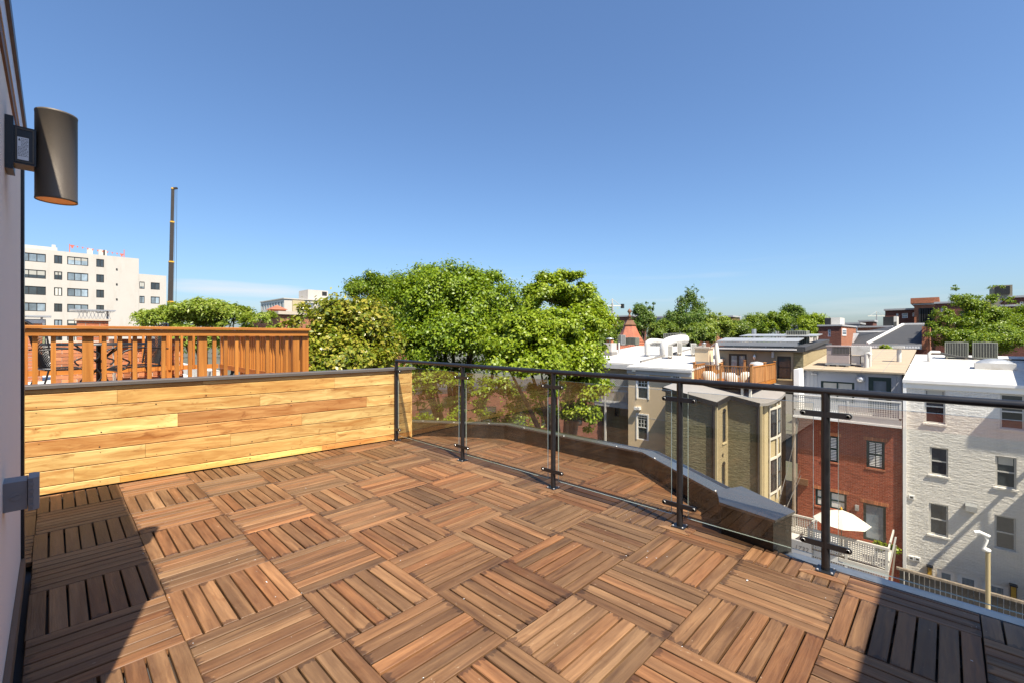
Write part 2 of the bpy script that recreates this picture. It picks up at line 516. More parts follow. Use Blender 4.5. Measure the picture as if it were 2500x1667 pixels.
M['kerb_top'] = pm('grey_sheet_metal', (0.13, 0.135, 0.145), 0.28, 0.6, var=0.2, vs=3, dirt=((0.12, 0.12, 0.12), 0.4))
M['edge_metal'] = pm('pale_drip_edge_metal', (0.30, 0.315, 0.33), 0.4, 0.3, var=0.25, vs=6, dirt=((0.12, 0.11, 0.10), 0.5))
M['rail_glass'] = glass_mat('railing_glass', (0.925, 0.915, 0.885), 1.52, 0.95)
M['glass_edge'] = pm('polished_glass_edge', (0.42, 0.50, 0.46), 0.15, 0.0, var=0.1, vs=9)
M['stucco'] = pm('pale_stucco', (0.80, 0.70, 0.62), 0.85, var=0.06, vs=1.3, bump=0.0015, bs=140)
M['fascia'] = pm('white_fascia', (0.62, 0.64, 0.70), 0.5, var=0.06)
M['soffit'] = pm('brown_trim_wood', (0.16, 0.075, 0.035), 0.6, var=0.25)
M['lamp'] = pm('bronze_powder_coat', (0.10, 0.080, 0.060), 0.45, 0.30, var=0.25, vs=300, bump=0.0006, bs=900)
M['lamp_black'] = pm('black_lamp_bracket', (0.014, 0.014, 0.016), 0.4)
M['lamp_inner'] = pm('copper_reflector', (0.75, 0.36, 0.13), 0.35, 0.8)
M['sticker'] = pm('white_sticker', (0.75, 0.77, 0.79), 0.5, var=0.04)
M['print'] = pm('sticker_print', (0.08, 0.08, 0.09), 0.6)
M['grey_box'] = pm('grey_cast_metal', (0.20, 0.215, 0.235), 0.5, 0.1, var=0.1, vs=12)
M['brown_base'] = pm('brown_base_board', (0.17, 0.10, 0.06), 0.6, var=0.3, vs=6)

# ------------------------------------------------------------------ the roof deck floor
T_X, T_Y, T_X0, T_Y0 = 0.520, 0.513, -5.083, 0.419
RAIL_Y = 3.19
GAP = 0.009
SLAT_L = 0.513


def in_frame(x, y, z, m=60):
    d = Vector((x, y, z - CAM_H))
    f = d.dot(_fw)
    if f < 0.25: return False
    px, py = 1250 + CAM_F * d.dot(_rt) / f, 821 - CAM_F * d.z / f
    return -m < px < 2500 + m and -m < py < 1667 + m


floor_bm = MB()
floor_bm.prism([(-6.05, -3.0), (2.2, -3.0), (2.2, 3.24), (-0.74, 3.24), (-0.74, 3.46), (-2.25, 4.4), (-4.35, 4.4), (-5.55, 3.55)], -0.12, -0.068)
deck_floor = tag(floor_bm.build('deck_floor', M['membrane']), 'timber tiled roof deck floor of parquet slat squares', kind='structure')

slat_w = (SLAT_L - 6 * GAP) / 7
SLAT_MESH = {}
for tag_, ln in (('x', SLAT_L + 0.003), ('y', SLAT_L - 0.006)):
    SLAT_MESH[tag_] = MB().prism([(-ln / 2, -slat_w / 2), (ln / 2, -slat_w / 2), (ln / 2, slat_w / 2), (-ln / 2, slat_w / 2)], -0.03, 0, 0.003).mesh('slat')
    SLAT_MESH[tag_].materials.append(M['deck'])
bat = MB()
for y in (-0.19, 0, 0.19):
    bat.box(-0.24, 0.24, y - 0.022, y + 0.022, -0.055, -0.0315)
BATTEN = bat.mesh('deck_tile'); BATTEN.materials.append(M['batten'])
FENCE_HP = (-1.0, 0.0999, 5.642 - 0.0115 - 0.014)
AB_HP = (-0.578, 0.816, 5.99)
CE_HP = (0.5645, 0.8253, 2.26)


def slat_regions(poly):
    """Cut a slat to the deck's outline: the fence, the kerb of the bay and the drip edge."""
    poly = clip(poly, *FENCE_HP)
    poly = clip(poly, 0, -1, 2.6)
    if len(poly) < 3: return []
    ymax = max(p[1] for p in poly)
    if ymax <= 3.215: return [poly]
    outs = []
    far = [p for p in poly if CE_HP[0] * p[0] + CE_HP[1] * p[1] > CE_HP[2]]
    if far:
        a, b = clip(poly, 0, 1, 3.225), clip(poly, 0, -1, -3.228)
        if len(b) > 2: b = clip(b, *CE_HP)
        parts = [a, b]
    else:
        parts = [poly]
    for q in parts:
        if len(q) > 2: q = clip(q, *AB_HP)
        if len(q) > 2: q = clip(q, 0, 1, 4.27)
        if len(q) > 2 and abs(area(q)) > 4e-4: outs.append(q)
    return outs


extra = MB()
for i in range(-4, 8):
    for j in range(-3, 14):
        x0, y0 = T_X0 + j * T_X, T_Y0 + i * T_Y
        cx, cy = x0 + T_X / 2, y0 + T_Y / 2
        if cx > -3.93 and cy < -0.12: continue
        if cx > 2.0: continue
        along_y = (i + j) % 2 == 1
        jr = random.Random(i * 131 + j * 17)
        dz = jr.uniform(-0.0025, 0.0015)
        tone = jr.uniform(.82, 1.18)
        hue = jr.uniform(-.06, .06)
        seen = any(in_frame(cx + a, cy + b, 0, 25) for a in (-.25, 0, .25) for b in (-.25, 0, .25))
        tile = None
        for k in range(7):
            o = (k - 3) * (slat_w + GAP)
            hw, hl = slat_w / 2, (SLAT_L - 0.006 if along_y else SLAT_L + 0.003) / 2
            sx, sy = (cx + o, cy) if along_y else (cx, cy + o)
            poly = [(sx - hw, sy - hl), (sx + hw, sy - hl), (sx + hw, sy + hl), (sx - hw, sy + hl)] if along_y else [(sx - hl, sy - hw), (sx + hl, sy - hw), (sx + hl, sy + hw), (sx - hl, sy + hw)]
            regs = slat_regions(poly)
            if not regs: continue
            if not seen:
                for q in regs: extra.prism(q, -0.03 + dz, dz, 0.003)
                continue
            if tile is None:
                tile = link('deck_tile', BATTEN, None, deck_floor, (cx, cy, dz), 0 if along_y else R(90))
                if len(slat_regions([(x0 + .02, y0 + .02), (x0 + T_X - .02, y0 + .02), (x0 + T_X - .02, y0 + T_Y - .02), (x0 + .02, y0 + T_Y - .02)])) != 1 or cx < -5.1 or cy > 3.1:
                    tile.data = bpy.data.meshes.get('cut_batten') or bx(-0.03, 0.03, -0.03, 0.03, -0.06, -0.045).mesh('cut_batten')
                    if not tile.data.materials: tile.data.materials.append(M['batten'])
                tile.rotation_euler = (0, 0, 0)
            whole = len(regs) == 1 and abs(abs(area(regs[0])) - 4 * hw * hl) < 1e-6
            for q in regs:
                zj = jr.uniform(-0.0012, 0.0008)
                if whole:
                    s = link('slat', SLAT_MESH['y' if along_y else 'x'], None, tile, (sx - cx + jr.uniform(-.0012, .0012), sy - cy + jr.uniform(-.0012, .0012), zj), R(90) if along_y else 0)
                    s.rotation_euler.z += R(jr.uniform(-.25, .25))
                    if jr.random() < .5: s.rotation_euler.z += math.pi
                    s.color = (tone * (1 + hue), tone, tone * (1 - hue), 1)
                else:
                    ql = [((p[1] - sy), -(p[0] - sx)) for p in q] if along_y else [(p[0] - sx, p[1] - sy) for p in q]
                    me = MB().prism(ql, -0.03, 0, 0.003).mesh('slat')
                    s = link('slat', me, M['deck'], tile, (sx - cx, sy - cy, zj), R(90) if along_y else 0)
                    s.color = (tone * (1 + hue), tone, tone * (1 - hue), 1)
if extra.v:
    tag(extra.build('slat_field', M['deck'], deck_floor), kind='stuff')

fl = MB()
fr_ = random.Random(41)
for k in range(110):
    x, y, r_ = fr_.uniform(-5.2, .4), fr_.uniform(.2, 3.1), fr_.uniform(.0007, .0026) * (2.2 if k % 17 == 0 else 1)
    n_ = fr_.randint(4, 6)
    st_ = fr_.uniform(1, 3)
    a0 = fr_.uniform(0, 6.28)
    pts = []
    for q in range(n_):
        rr = r_ * fr_.uniform(.5, 1.2)
        u_, v_ = rr * st_ * math.cos(2 * math.pi * q / n_), rr * math.sin(2 * math.pi * q / n_)
        pts.append((x + u_ * math.cos(a0) - v_ * math.sin(a0), y + u_ * math.sin(a0) + v_ * math.cos(a0), .0032))
    fl.add(pts, [tuple(range(n_))])
tag(fl.build('plaster_flecks', M['sticker'], deck_floor), kind='stuff')

# mitred timber collars let in round the railing posts
POST_X = [-5.262, -3.88, -2.582, -1.398, -0.515, 0.62]
for n, x in enumerate(POST_X):
    if n == 0: continue
    y, w, g = RAIL_Y, 0.052, 0.062
    for poly in ([(x - g - w, y - g - w), (x + g + w, y - g - w), (x + g, y - g), (x - g, y - g)],
                 [(x + g + w, y - g - w), (x + g + w, y + .03), (x + g, y + .03), (x + g, y - g)],
                 [(x - g - w, y - g - w), (x - g, y - g), (x - g, y + .03), (x - g - w, y + .03)]):
        ax, ay = sum(p[0] for p in poly) / 4, sum(p[1] for p in poly) / 4
        link('collar_board', MB().prism([(p[0] - ax, p[1] - ay) for p in poly], -0.02, 0.005, 0.002).mesh('collar_board'), M['deck'], deck_floor, (ax, ay, 0))

# drip edge along the open side of the roof
edge = MB()
edge.prism([(-0.76, 3.245), (2.2, 3.245), (2.2, 3.37), (-0.72, 3.37)], -0.10, [-0.006, -0.006, -0.03, -0.03])
edge.box(-0.72, 2.2, 3.37, 3.385, -0.34, -0.03)
tag(edge.build('drip_edge', M['edge_metal'], base=(0.7, 3.3, -0.3)), 'pale sheet metal drip edge along the open side of the roof deck', 'roof edge')

# ------------------------------------------------------------------ sheet-metal kerb round the bay
kerb_in = [(-5.46, 3.46), (-4.29, 4.25), (-2.24, 4.22), (-1.10, 3.415)]


def offset_line(pts, d):
    out = []
    for i, p in enumerate(pts):
        e = []
        if i > 0: e.append((Vector(pts[i]) - Vector(pts[i - 1])).normalized())
        if i < len(pts) - 1: e.append((Vector(pts[i + 1]) - Vector(pts[i])).normalized())
        ns = [Vector((-q.y, q.x)) for q in e]
        b = sum(ns, Vector((0, 0))) / len(ns)
        b = b / max(b.dot(ns[0]), .3)
        out.append((p[0] + b.x * d, p[1] + b.y * d))
    return out


kerb = thing('parapet_kerb', 'low dark sheet metal kerb with grey capping bending round the bay of the deck', 'parapet', (-3.2, 4.3, 0))
k_out = offset_line(kerb_in, 0.19)
k_top = offset_line(kerb_in, -0.012)
k_topo = offset_line(kerb_in, 0.205)
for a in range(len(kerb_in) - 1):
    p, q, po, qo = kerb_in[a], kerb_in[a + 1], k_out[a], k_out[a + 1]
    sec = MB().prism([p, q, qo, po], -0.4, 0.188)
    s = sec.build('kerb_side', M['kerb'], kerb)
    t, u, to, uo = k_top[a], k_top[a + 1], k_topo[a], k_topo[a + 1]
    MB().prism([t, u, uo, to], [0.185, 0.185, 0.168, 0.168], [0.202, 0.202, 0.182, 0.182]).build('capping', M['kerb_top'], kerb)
    d = (Vector(q) - Vector(p)).normalized()
    sc = MB()
    for w in (0.18, 0.5, 0.85):
        c = Vector(p).lerp(Vector(q), w)
        sc.lathe([(0.009, 0), (0.009, 0.003), (0.004, 0.007)], (c.x, c.y, 0.202), 8)
    tag(sc.build('capping_screws', M['steel'], kerb), kind='stuff')
blk = [(-1.235, 3.50), (-1.136, 3.275), (-0.80, 3.226), (-0.755, 3.49), (-1.17, 3.77)]
MB().prism(blk, -0.4, [0.201, 0.201, 0.195, 0.189, 0.189]).build('end_block', M['kerb'], kerb)
MB().prism([(-1.25, 3.505), (-1.145, 3.262), (-0.785, 3.213), (-0.735, 3.497), (-1.16, 3.785)], [0.2025, 0.2025, 0.196, 0.19, 0.19], [0.222, 0.222, 0.212, 0.205, 0.205]).build('end_capping', M['kerb_top'], kerb)

# ------------------------------------------------------------------ glass railing
railing = thing('glass_railing', 'black steel railing with clear glass panes along the open side of the deck', 'railing', (-2.4, RAIL_Y, 0))
RAIL_Z = 1.06
hr = MB().tube([(POST_X[0] - 0.005, RAIL_Y, RAIL_Z), (1.9, RAIL_Y, RAIL_Z)], 0.0212, 20)
hr.build('handrail', M['black'], railing)
for n, x in enumerate(POST_X):
    pb = MB().tube([(x, RAIL_Y, -0.01), (x, RAIL_Y, RAIL_Z - 0.01)], 0.0222, 20)
    post = pb.build('post', M['black'], railing)
    bp = MB().prism([(x - .046, RAIL_Y - .046), (x + .046, RAIL_Y - .046), (x + .046, RAIL_Y + .046), (x - .046, RAIL_Y + .046)], -0.028, 0.006, 0.002)
    bp.build('base_plate', M['black'], post)
    bl = MB()
    for a in (-1, 1):
        for b in (-1, 1):
            bl.lathe([(0.006, 0), (0.006, 0.005), (0.003, 0.007)], (x + a * .035, RAIL_Y + b * .035, 0.006), 6, False)
    tag(bl.build('base_bolts', M['steel'], post), kind='stuff')
    for zc in (0.155, 0.925):
        lo, hi = (-0.128 if n else 0.0), 0.128
        h, yb = 0.0165, RAIL_Y - 0.016
        ring = []
        for k in range(9):
            a = -math.pi / 2 + math.pi * k / 8
            ring.append((x + hi - h + h * math.cos(a), zc + h * math.sin(a)))
        if n:
            for k in range(9):
                a = math.pi / 2 + math.pi * k / 8
                ring.append((x + lo + h + h * math.cos(a), zc + h * math.sin(a)))
        else:
            ring += [(x, zc + h), (x, zc - h)]
        m_ = len(ring)
        cl = MB().add([(a, yb - .005, b) for a, b in ring] + [(a, yb + .005, b) for a, b in ring], [tuple(range(m_)), tuple(range(2 * m_ - 1, m_ - 1, -1))] + [(i, m_ + i, m_ + (i + 1) % m_, (i + 1) % m_) for i in range(m_)])
        clamp = cl.build('clamp', M['black'], railing)
        for e in ([lo + .0185] if n else []) + [hi - .0185]:
            bt = MB().add(*[(lambda r_, y_: ([(x + e + r_ * math.cos(2 * math.pi * k / 12), y_, zc + r_ * math.sin(2 * math.pi * k / 12)) for k in range(12)], [tuple(range(12))]))(0.0085, yb - .0085)][0])
            bt.tube([(x + e, yb - .004, zc), (x + e, yb - .0085, zc)], [0.0105, 0.0085], 12)
            bt.build('bolt', M['steel'], clamp)
for n in range(5):
    a, b = POST_X[n] + (0.062 if n else 0.05), POST_X[n + 1] - 0.062
    pane = bx(a, b, RAIL_Y - .005, RAIL_Y + .005, 0.075, 0.985).build('glass_pane', M['rail_glass'], railing)
    MB().box(a - .0012, a - .0002, RAIL_Y - .005, RAIL_Y + .005, .075, .985).box(b + .0002, b + .0012, RAIL_Y - .005, RAIL_Y + .005, .075, .985).box(a, b, RAIL_Y - .005, RAIL_Y + .005, .9852, .9862).box(a, b, RAIL_Y - .005, RAIL_Y + .005, .0738, .0748).build('polished_edge', M['glass_edge'], pane)

# ------------------------------------------------------------------ hardwood fence
FA = math.atan2(0.995, 0.0994)
fence = thing('wood_fence', 'low fence of horizontal golden hardwood boards under a grey cap', 'fence', (-5.642, -0.115, 0), rotz=FA)
zz = [0.003, 0.072, 0.207, 0.342, 0.477, 0.612, 0.747, 0.882, 0.929]
joints = [[0.436, 2.259], [0.125, 2.423], [0.62, 1.322], [2.033], [0.87, 2.809], [1.6], [0.415, 2.408], [1.08]]
tints = {(4, 1): (.80, .60, .55), (3, 0): (.95, .76, .68), (0, 2): (.80, .60, .48), (2, 1): (.97, .88, .80), (6, 1): (1, .90, .76), (5, 0): (1.08, 1.08, 1.06), (1, 1): (1, .92, .82), (0, 1): (1.02, .98, .78)}
nails = MB()
for r_ in range(8):
    ys = [-2.3] + joints[r_] + [3.443]
    for k in range(len(ys) - 1):
        s0, s1 = (ys[k] + .115) / .995 + .001, (ys[k + 1] + .115) / .995 - .001
        L_ = s1 - s0
        jr = random.Random(r_ * 10 + k)
        z0, z1 = zz[r_] + .0028, zz[r_ + 1] - .0028
        pr = MB()
        yo = jr.uniform(0, .0025)
        h_ = z1 - z0; e_ = .003
        pr.add([(sx_ * L_ / 2, y_, z_) for sx_ in (-1, 1) for y_, z_ in ((.02, 0), (yo + e_, 0), (yo, e_), (yo, h_ - e_), (yo + e_, h_), (.02, h_))], [(0, 1, 2, 3, 4, 5), (11, 10, 9, 8, 7, 6), (1, 7, 8, 2), (2, 8, 9, 3), (3, 9, 10, 4), (4, 10, 11, 5), (0, 6, 7, 1), (5, 11, 6, 0)])
        o = link('plank', pr.mesh('plank'), M['fence'], fence, ((s0 + s1) / 2, 0, z0))
        c = tints.get((r_, k), (1, 1, 1))
        g = jr.uniform(.9, 1.1)
        o.color = (c[0] * g, c[1] * g, c[2] * g, 1)
        for s in np.arange(-1.2, 3.5, 0.405):
            if s0 + .02 < s < s1 - .02 and jr.random() < .8 and z1 - z0 > .06:
                nails.lathe([(.0035, 0), (.0035, .001)], (s + jr.uniform(-.01, .01), -.0004, (z0 + .022) if jr.random() < .7 else (z1 - .022)), 6)
# nail heads face out of the boards: small discs standing in the fence plane
disc = MB()
for q in range(0, len(nails.v), 12):
    cx_ = sum(p[0] for p in nails.v[q:q + 6]) / 6
    cz_ = nails.v[q][2]
    disc.add([(cx_ + (.0035 + .003 * (q % 7 == 0)) * math.cos(t), -.0012, cz_ + (.0035 + .003 * (q % 7 == 0)) * math.sin(t)) for t in (k * math.pi / 3 for k in range(6))], [(0, 1, 2, 3, 4, 5)])
o = link('nail_heads', disc.mesh('nail_heads'), M['nail'], fence); tag(o, kind='stuff')
link('backing', bx(-2.3, 3.56, .022, .11, -.1, .925).mesh('backing'), M['batten'], fence)
link('cap', MB().prism([(-2.3, -.028), (3.62, -.028), (3.62, .145), (-2.3, .145)], .93, .962, .004).mesh('cap'), M['fence_cap'], fence)
link('end_board', bx(3.562, 3.58, 0.0, .112, 0, .928).mesh('end_board'), M['fence'], fence)

# ------------------------------------------------------------------ stair penthouse beside the camera
WY = -0.135
ph = thing('stair_penthouse', 'pale stucco stair penthouse wall with black corner trim beside the deck', 'penthouse', (-2.4, -1.1, 0))
bx(-3.915, -1.55, -2.3, WY, 0.0, 2.42).build('wall', M['stucco'], ph)
bx(-3.93, -1.54, -2.31, WY + .008, 2.42, 2.47).build('frieze_board', M['soffit'], ph)
bx(-3.95, -1.53, -2.33, WY + .012, 2.47, 2.58).build('fascia', M['fascia'], ph)
bx(-3.975, -1.51, -2.35, WY + .024, 2.58, 2.63).build('roof_edge', M['lamp_black'], ph)
bx(-3.955, -3.86, WY - .04, WY + .014, 0.0, 2.42).build('corner_trim', M['black'], ph)
bx(-3.86, -1.55, WY + .001, WY + .02, 0.0, 0.09).build('base_board', M['brown_base'], ph)

lx, ly, LZ, LR, LH = -2.694, 0.008, 1.952, 0.0655, 0.366
lamp = thing('wall_lamp', 'bronze cylinder wall lamp on a black bracket with a warning sticker', 'wall lamp', (lx, WY, LZ))
lc = MB()
prof = [(LR - .004, .0), (LR, 0.0), (LR, .007), (LR - .0008, .008), (LR - .0008, LH - .008), (LR, LH - .007), (LR, LH), (LR - .004, LH), (LR - .004, 0.0)]
n_ = 40
vs = [(lx + r * math.cos(2 * math.pi * k / n_), ly + r * math.sin(2 * math.pi * k / n_), LZ + z) for r, z in prof for k in range(n_)]
lc.add(vs, [(i * n_ + k, i * n_ + (k + 1) % n_, (i + 1) * n_ + (k + 1) % n_, (i + 1) * n_ + k) for i in range(len(prof) - 1) for k in range(n_)], True)
lc.build('shade', M['lamp'], lamp)
li = MB()
li.lathe([(LR - .0045, .002), (LR - .007, .13), (0.025, .14), (0.0, .14)], (lx, ly, LZ), 24)
for k in range(8):
    a = k * math.pi / 4
    li.box(lx + .053 * math.cos(a) - .002, lx + .053 * math.cos(a) + .002, ly + .053 * math.sin(a) - .002, ly + .053 * math.sin(a) + .002, LZ + .005, LZ + .12)
li.build('reflector', M['lamp_inner'], lamp)
ax = lx + .045
arm = MB().box(lx - .045, ax, WY + .024, ly - .058, LZ + .118, LZ + .268).build('arm_box', M['lamp_black'], lamp)
bx(lx - .056, lx + .056, WY + .001, WY + .024, LZ + .09, LZ + .30).build('wall_plate', M['lamp_black'], lamp)
bd = MB()
y0, y1, z0, z1 = WY + .028, ly - .064, LZ + .126, LZ + .260
for a, b, c, d in ((y0, y1, z0, z0 + .004), (y0, y1, z1 - .004, z1), (y0, y0 + .004, z0 + .004, z1 - .004), (y1 - .004, y1, z0 + .004, z1 - .004)):
    bd.box(ax, ax + .003, a, b, c, d)
bd.build('cover_frame', M['lamp'], arm)
sy0, sy1, sz0, sz1 = WY + .0335, WY + .0335 + .031, LZ + .135, LZ + .225
bx(ax + .0005, ax + .0012, sy0, sy1, sz0, sz1).build('sticker', M['sticker'], arm)
tx = MB()
jr = random.Random(3)
xs = ax + .0015
tx.add([(xs, sy0 + .002, sz1 - .015), (xs, sy0 + .009, sz1 - .015), (xs, sy0 + .0055, sz1 - .004)], [(0, 1, 2)])
for k in range(13):
    zt = sz1 - .005 - k * .0057
    y = sy0 + (.0105 if k < 6 else .002)
    while y < sy1 - .004:
        w = jr.uniform(.002, .006)
        y2 = min(y + w, sy1 - .0015)
        tx.quad((xs, y, zt), (xs, y2, zt), (xs, y2, zt - .0022), (xs, y, zt - .0022))
        y += w + .0012
tag(tx.build('sticker_print', M['print'], arm), kind='stuff')

ox, oz = -2.60, 0.772
outlet = thing('outlet_box', 'grey weatherproof outlet box with a bubble cover on the stucco wall', 'outlet box', (ox, WY, oz - .05))
ob = MB()
ob.prism([(ox - .05, WY), (ox + .05, WY), (ox + .046, -.072), (ox - .046, -.072)], oz - .055, oz + .055)
bo = ob.build('box', M['grey_box'], outlet)
cv = MB()
cv.prism([(ox - .052, -.070), (ox + .052, -.070), (ox + .056, -.056), (ox + .044, -.040), (ox - .044, -.040), (ox - .056, -.056)], oz - .062, oz + .062)
for k in range(4):
    cv.box(ox + .05, ox + .059, -.066, -.054, oz - .05 + k * .028, oz - .038 + k * .028)
cv.build('cover', M['grey_box'], outlet)
kk = MB()
kk.add([(ox + .0505, -.103 + .016 * math.cos(t), oz + .016 * math.sin(t)) for t in (k * math.pi / 8 for k in range(16))], [tuple(range(16))])
kk.beam((ox + .051, -.114, oz - .003), (ox + .051, -.092, oz + .004), .002, .003, up=(1, 0, 0))
kk.build('knockout', M['grey_box'], bo)

# the penthouse of the next house, out of frame: it shades the deck's near corner
nph = MB().box(1.32, 5.2, -2.5, 3.1, -0.02, 2.62)
tag(nph.build('neighbour_penthouse', M['soffit'], base=(3.5, 0, 0)), 'brown timber clad penthouse of the adjoining house beyond the open corner of the deck', 'penthouse')

# ------------------------------------------------------------------ materials of the surroundings
M['cedar_z'] = wood('orange_stained_timber_upright', (0.27, 0.090, 0.012), (0.46, 0.178, 0.030), sx=1.5, sy=30, orand=0.10, axis=2, local=False)
M['cedar_y'] = wood('orange_stained_timber_rail', (0.27, 0.090, 0.012), (0.46, 0.178, 0.030), sx=1.5, sy=30, orand=0.10, axis=1, local=False)
M['cedar_x'] = wood('orange_stained_timber_floor', (0.28, 0.090, 0.014), (0.47, 0.175, 0.034), sx=1.5, sy=30, orand=0.12, axis=0, local=False)
M['iron'] = pm('wrought_iron_paint', (0.018, 0.017, 0.017), 0.4, 0.3, var=0.2)
M['brick_piece'] = pm('old_orange_brick', (0.40, 0.145, 0.060), 0.85, var=0.35, vs=9, orand=0.35, bump=0.004, bs=70)
M['mortar'] = pm('pale_mortar', (0.45, 0.38, 0.30), 0.9, var=0.2, vs=12, bump=0.003)
M['white_roof'] = pm('white_roof_coating', (0.52, 0.50, 0.465), 0.7, var=0.06, vs=0.8, dirt=((0.30, 0.27, 0.22), 0.55))
M['tan_roof'] = pm('tan_gravel_roof', (0.34, 0.265, 0.18), 0.9, var=0.15, vs=1.5, dirt=((0.30, 0.24, 0.17), 0.4), bump=0.01, bs=40)
M['grey_roof'] = pm('grey_roof_felt', (0.215, 0.20, 0.185), 0.85, var=0.15, vs=1.2, dirt=((0.16, 0.15, 0.14), 0.35))
M['dark_roof'] = pm('dark_roof_felt', (0.035, 0.035, 0.037), 0.7, var=0.25, vs=2)
M['galv'] = pm('galvanised_metal', (0.45, 0.46, 0.46), 0.42, 0.7, var=0.2, vs=5)
M['white_paint'] = pm('white_paint', (0.78, 0.77, 0.74), 0.55, var=0.06)
M['white_render'] = pm('white_render', (0.47, 0.432, 0.385), 0.85, var=0.07, vs=0.4, dirt=((0.36, 0.32, 0.26), 0.35), streak=1)
M['dark_frame'] = pm('dark_window_frame', (0.022, 0.020, 0.018), 0.45, var=0.1)
M['green_frame'] = pm('dark_green_frame', (0.012, 0.030, 0.026), 0.45, var=0.1)
M['cream_frame'] = pm('cream_trim_paint', (0.44, 0.36, 0.205), 0.6, var=0.08)
M['pane'] = pane_mat('window_pane', (0.030, 0.036, 0.040))
M['pane_bright'] = pane_mat('window_pane_painted_reflection', (0.18, 0.22, 0.25))  # reflection painted in as a brighter base colour
M['blind'] = pm('pale_blind', (0.52, 0.50, 0.44), 0.7, var=0.15, vs=4, orand=0.35)
M['blind_green'] = pm('sage_blind', (0.34, 0.37, 0.20), 0.7, var=0.15, vs=4, orand=0.25)
M['red_brick'] = brick('red_brick', (0.32, 0.072, 0.032), (0.235, 0.050, 0.024), (0.36, 0.20, 0.14), 0.014)
M['orange_brick'] = brick('orange_brick', (0.40, 0.140, 0.065), (0.33, 0.105, 0.048), (0.34, 0.25, 0.19), 0.010)
M['brown_brick'] = brick('brown_brick', (0.165, 0.058, 0.040), (0.125, 0.042, 0.030), (0.20, 0.13, 0.10), 0.010)
M['white_brick'] = brick('white_painted_brick', (0.80, 0.765, 0.70), (0.76, 0.725, 0.66), (0.66, 0.62, 0.55), 0.022, var=0.05)
M['olive_brick'] = brick('olive_painted_brick', (0.215, 0.195, 0.115), (0.185, 0.168, 0.100), (0.145, 0.130, 0.080), 0.022, var=0.12)
M['tan_brick'] = brick('tan_painted_brick', (0.37, 0.295, 0.165), (0.34, 0.27, 0.15), (0.30, 0.235, 0.13), 0.012, var=0.08)
M['yellow_brick'] = brick('buff_brick', (0.38, 0.30, 0.175), (0.33, 0.26, 0.15), (0.25, 0.20, 0.13), 0.012)
M['beige_stucco'] = pm('beige_stucco', (0.66, 0.515, 0.33), 0.85, var=0.06, vs=0.7, dirt=((0.50, 0.38, 0.23), 0.35), streak=1)
M['olive_stucco'] = pm('taupe_stucco', (0.26, 0.23, 0.165), 0.85, var=0.08, vs=1.0)
M['grey_siding'] = pm('grey_painted_boards', (0.33, 0.335, 0.355), 0.6, var=0.06, vs=1)
M['grey_paint'] = pm('grey_paint', (0.36, 0.36, 0.36), 0.6, var=0.1)
M['pale_grey'] = pm('pale_grey_timber', (0.50, 0.485, 0.45), 0.7, var=0.12, vs=3)
M['silver_wood'] = wood('weathered_timber', (0.16, 0.13, 0.10), (0.34, 0.28, 0.22), sx=1.5, sy=25, axis=2, local=False)
M['gutter'] = pm('white_gutter', (0.70, 0.68, 0.65), 0.5, var=0.1)
M['copper_tile'] = pm('rust_red_roof_tile', (0.36, 0.115, 0.060), 0.6, var=0.35, vs=2.2, dirt=((0.20, 0.085, 0.055), 0.6))
M['red_metal'] = pm('red_painted_metal', (0.42, 0.035, 0.025), 0.5)
M['beige_metal'] = pm('beige_appliance_metal', (0.58, 0.55, 0.49), 0.5, var=0.08)
M['green_metal'] = pm('grey_green_appliance_metal', (0.27, 0.275, 0.22), 0.5, var=0.1)
M['grille'] = pm('dark_grille', (0.085, 0.080, 0.065), 0.6)
M['mauve_metal'] = pm('mauve_grey_appliance_metal', (0.36, 0.30, 0.28), 0.5, var=0.1)
M['solar'] = pm('solar_panel_face', (0.27, 0.27, 0.265), 0.35, 0.0, var=0.1, vs=1)  # sky reflection put into the pale grey base colour
M['cedar_deck'] = wood('cedar_railing', (0.24, 0.095, 0.032), (0.50, 0.245, 0.085), sx=2, sy=25, axis=2, local=False, orand=0.2)
M['asphalt'] = pm('alley_concrete', (0.34, 0.32, 0.285), 0.9, var=0.25, vs=0.5, dirt=((0.18, 0.165, 0.14), 0.5))
M['canvas'] = pm('cream_canvas', (0.60, 0.56, 0.47), 0.8, var=0.04)
M['wire'] = pm('cable', (0.16, 0.155, 0.15), 0.6)
M['dark_wire'] = pm('dark_cable', (0.03, 0.03, 0.03), 0.6)
M['crane_dark'] = pm('crane_boom_paint', (0.045, 0.035, 0.028), 0.5, 0.2)
M['yellow'] = pm('yellow_paint', (0.62, 0.34, 0.03), 0.5)
M['red_flag'] = pm('red_pennant_cloth', (0.50, 0.12, 0.08), 0.8)
M['bark'] = pm('tree_bark', (0.085, 0.060, 0.042), 0.9, var=0.4, vs=6, bump=0.02, bs=14)

# ------------------------------------------------------------------ generic building pieces


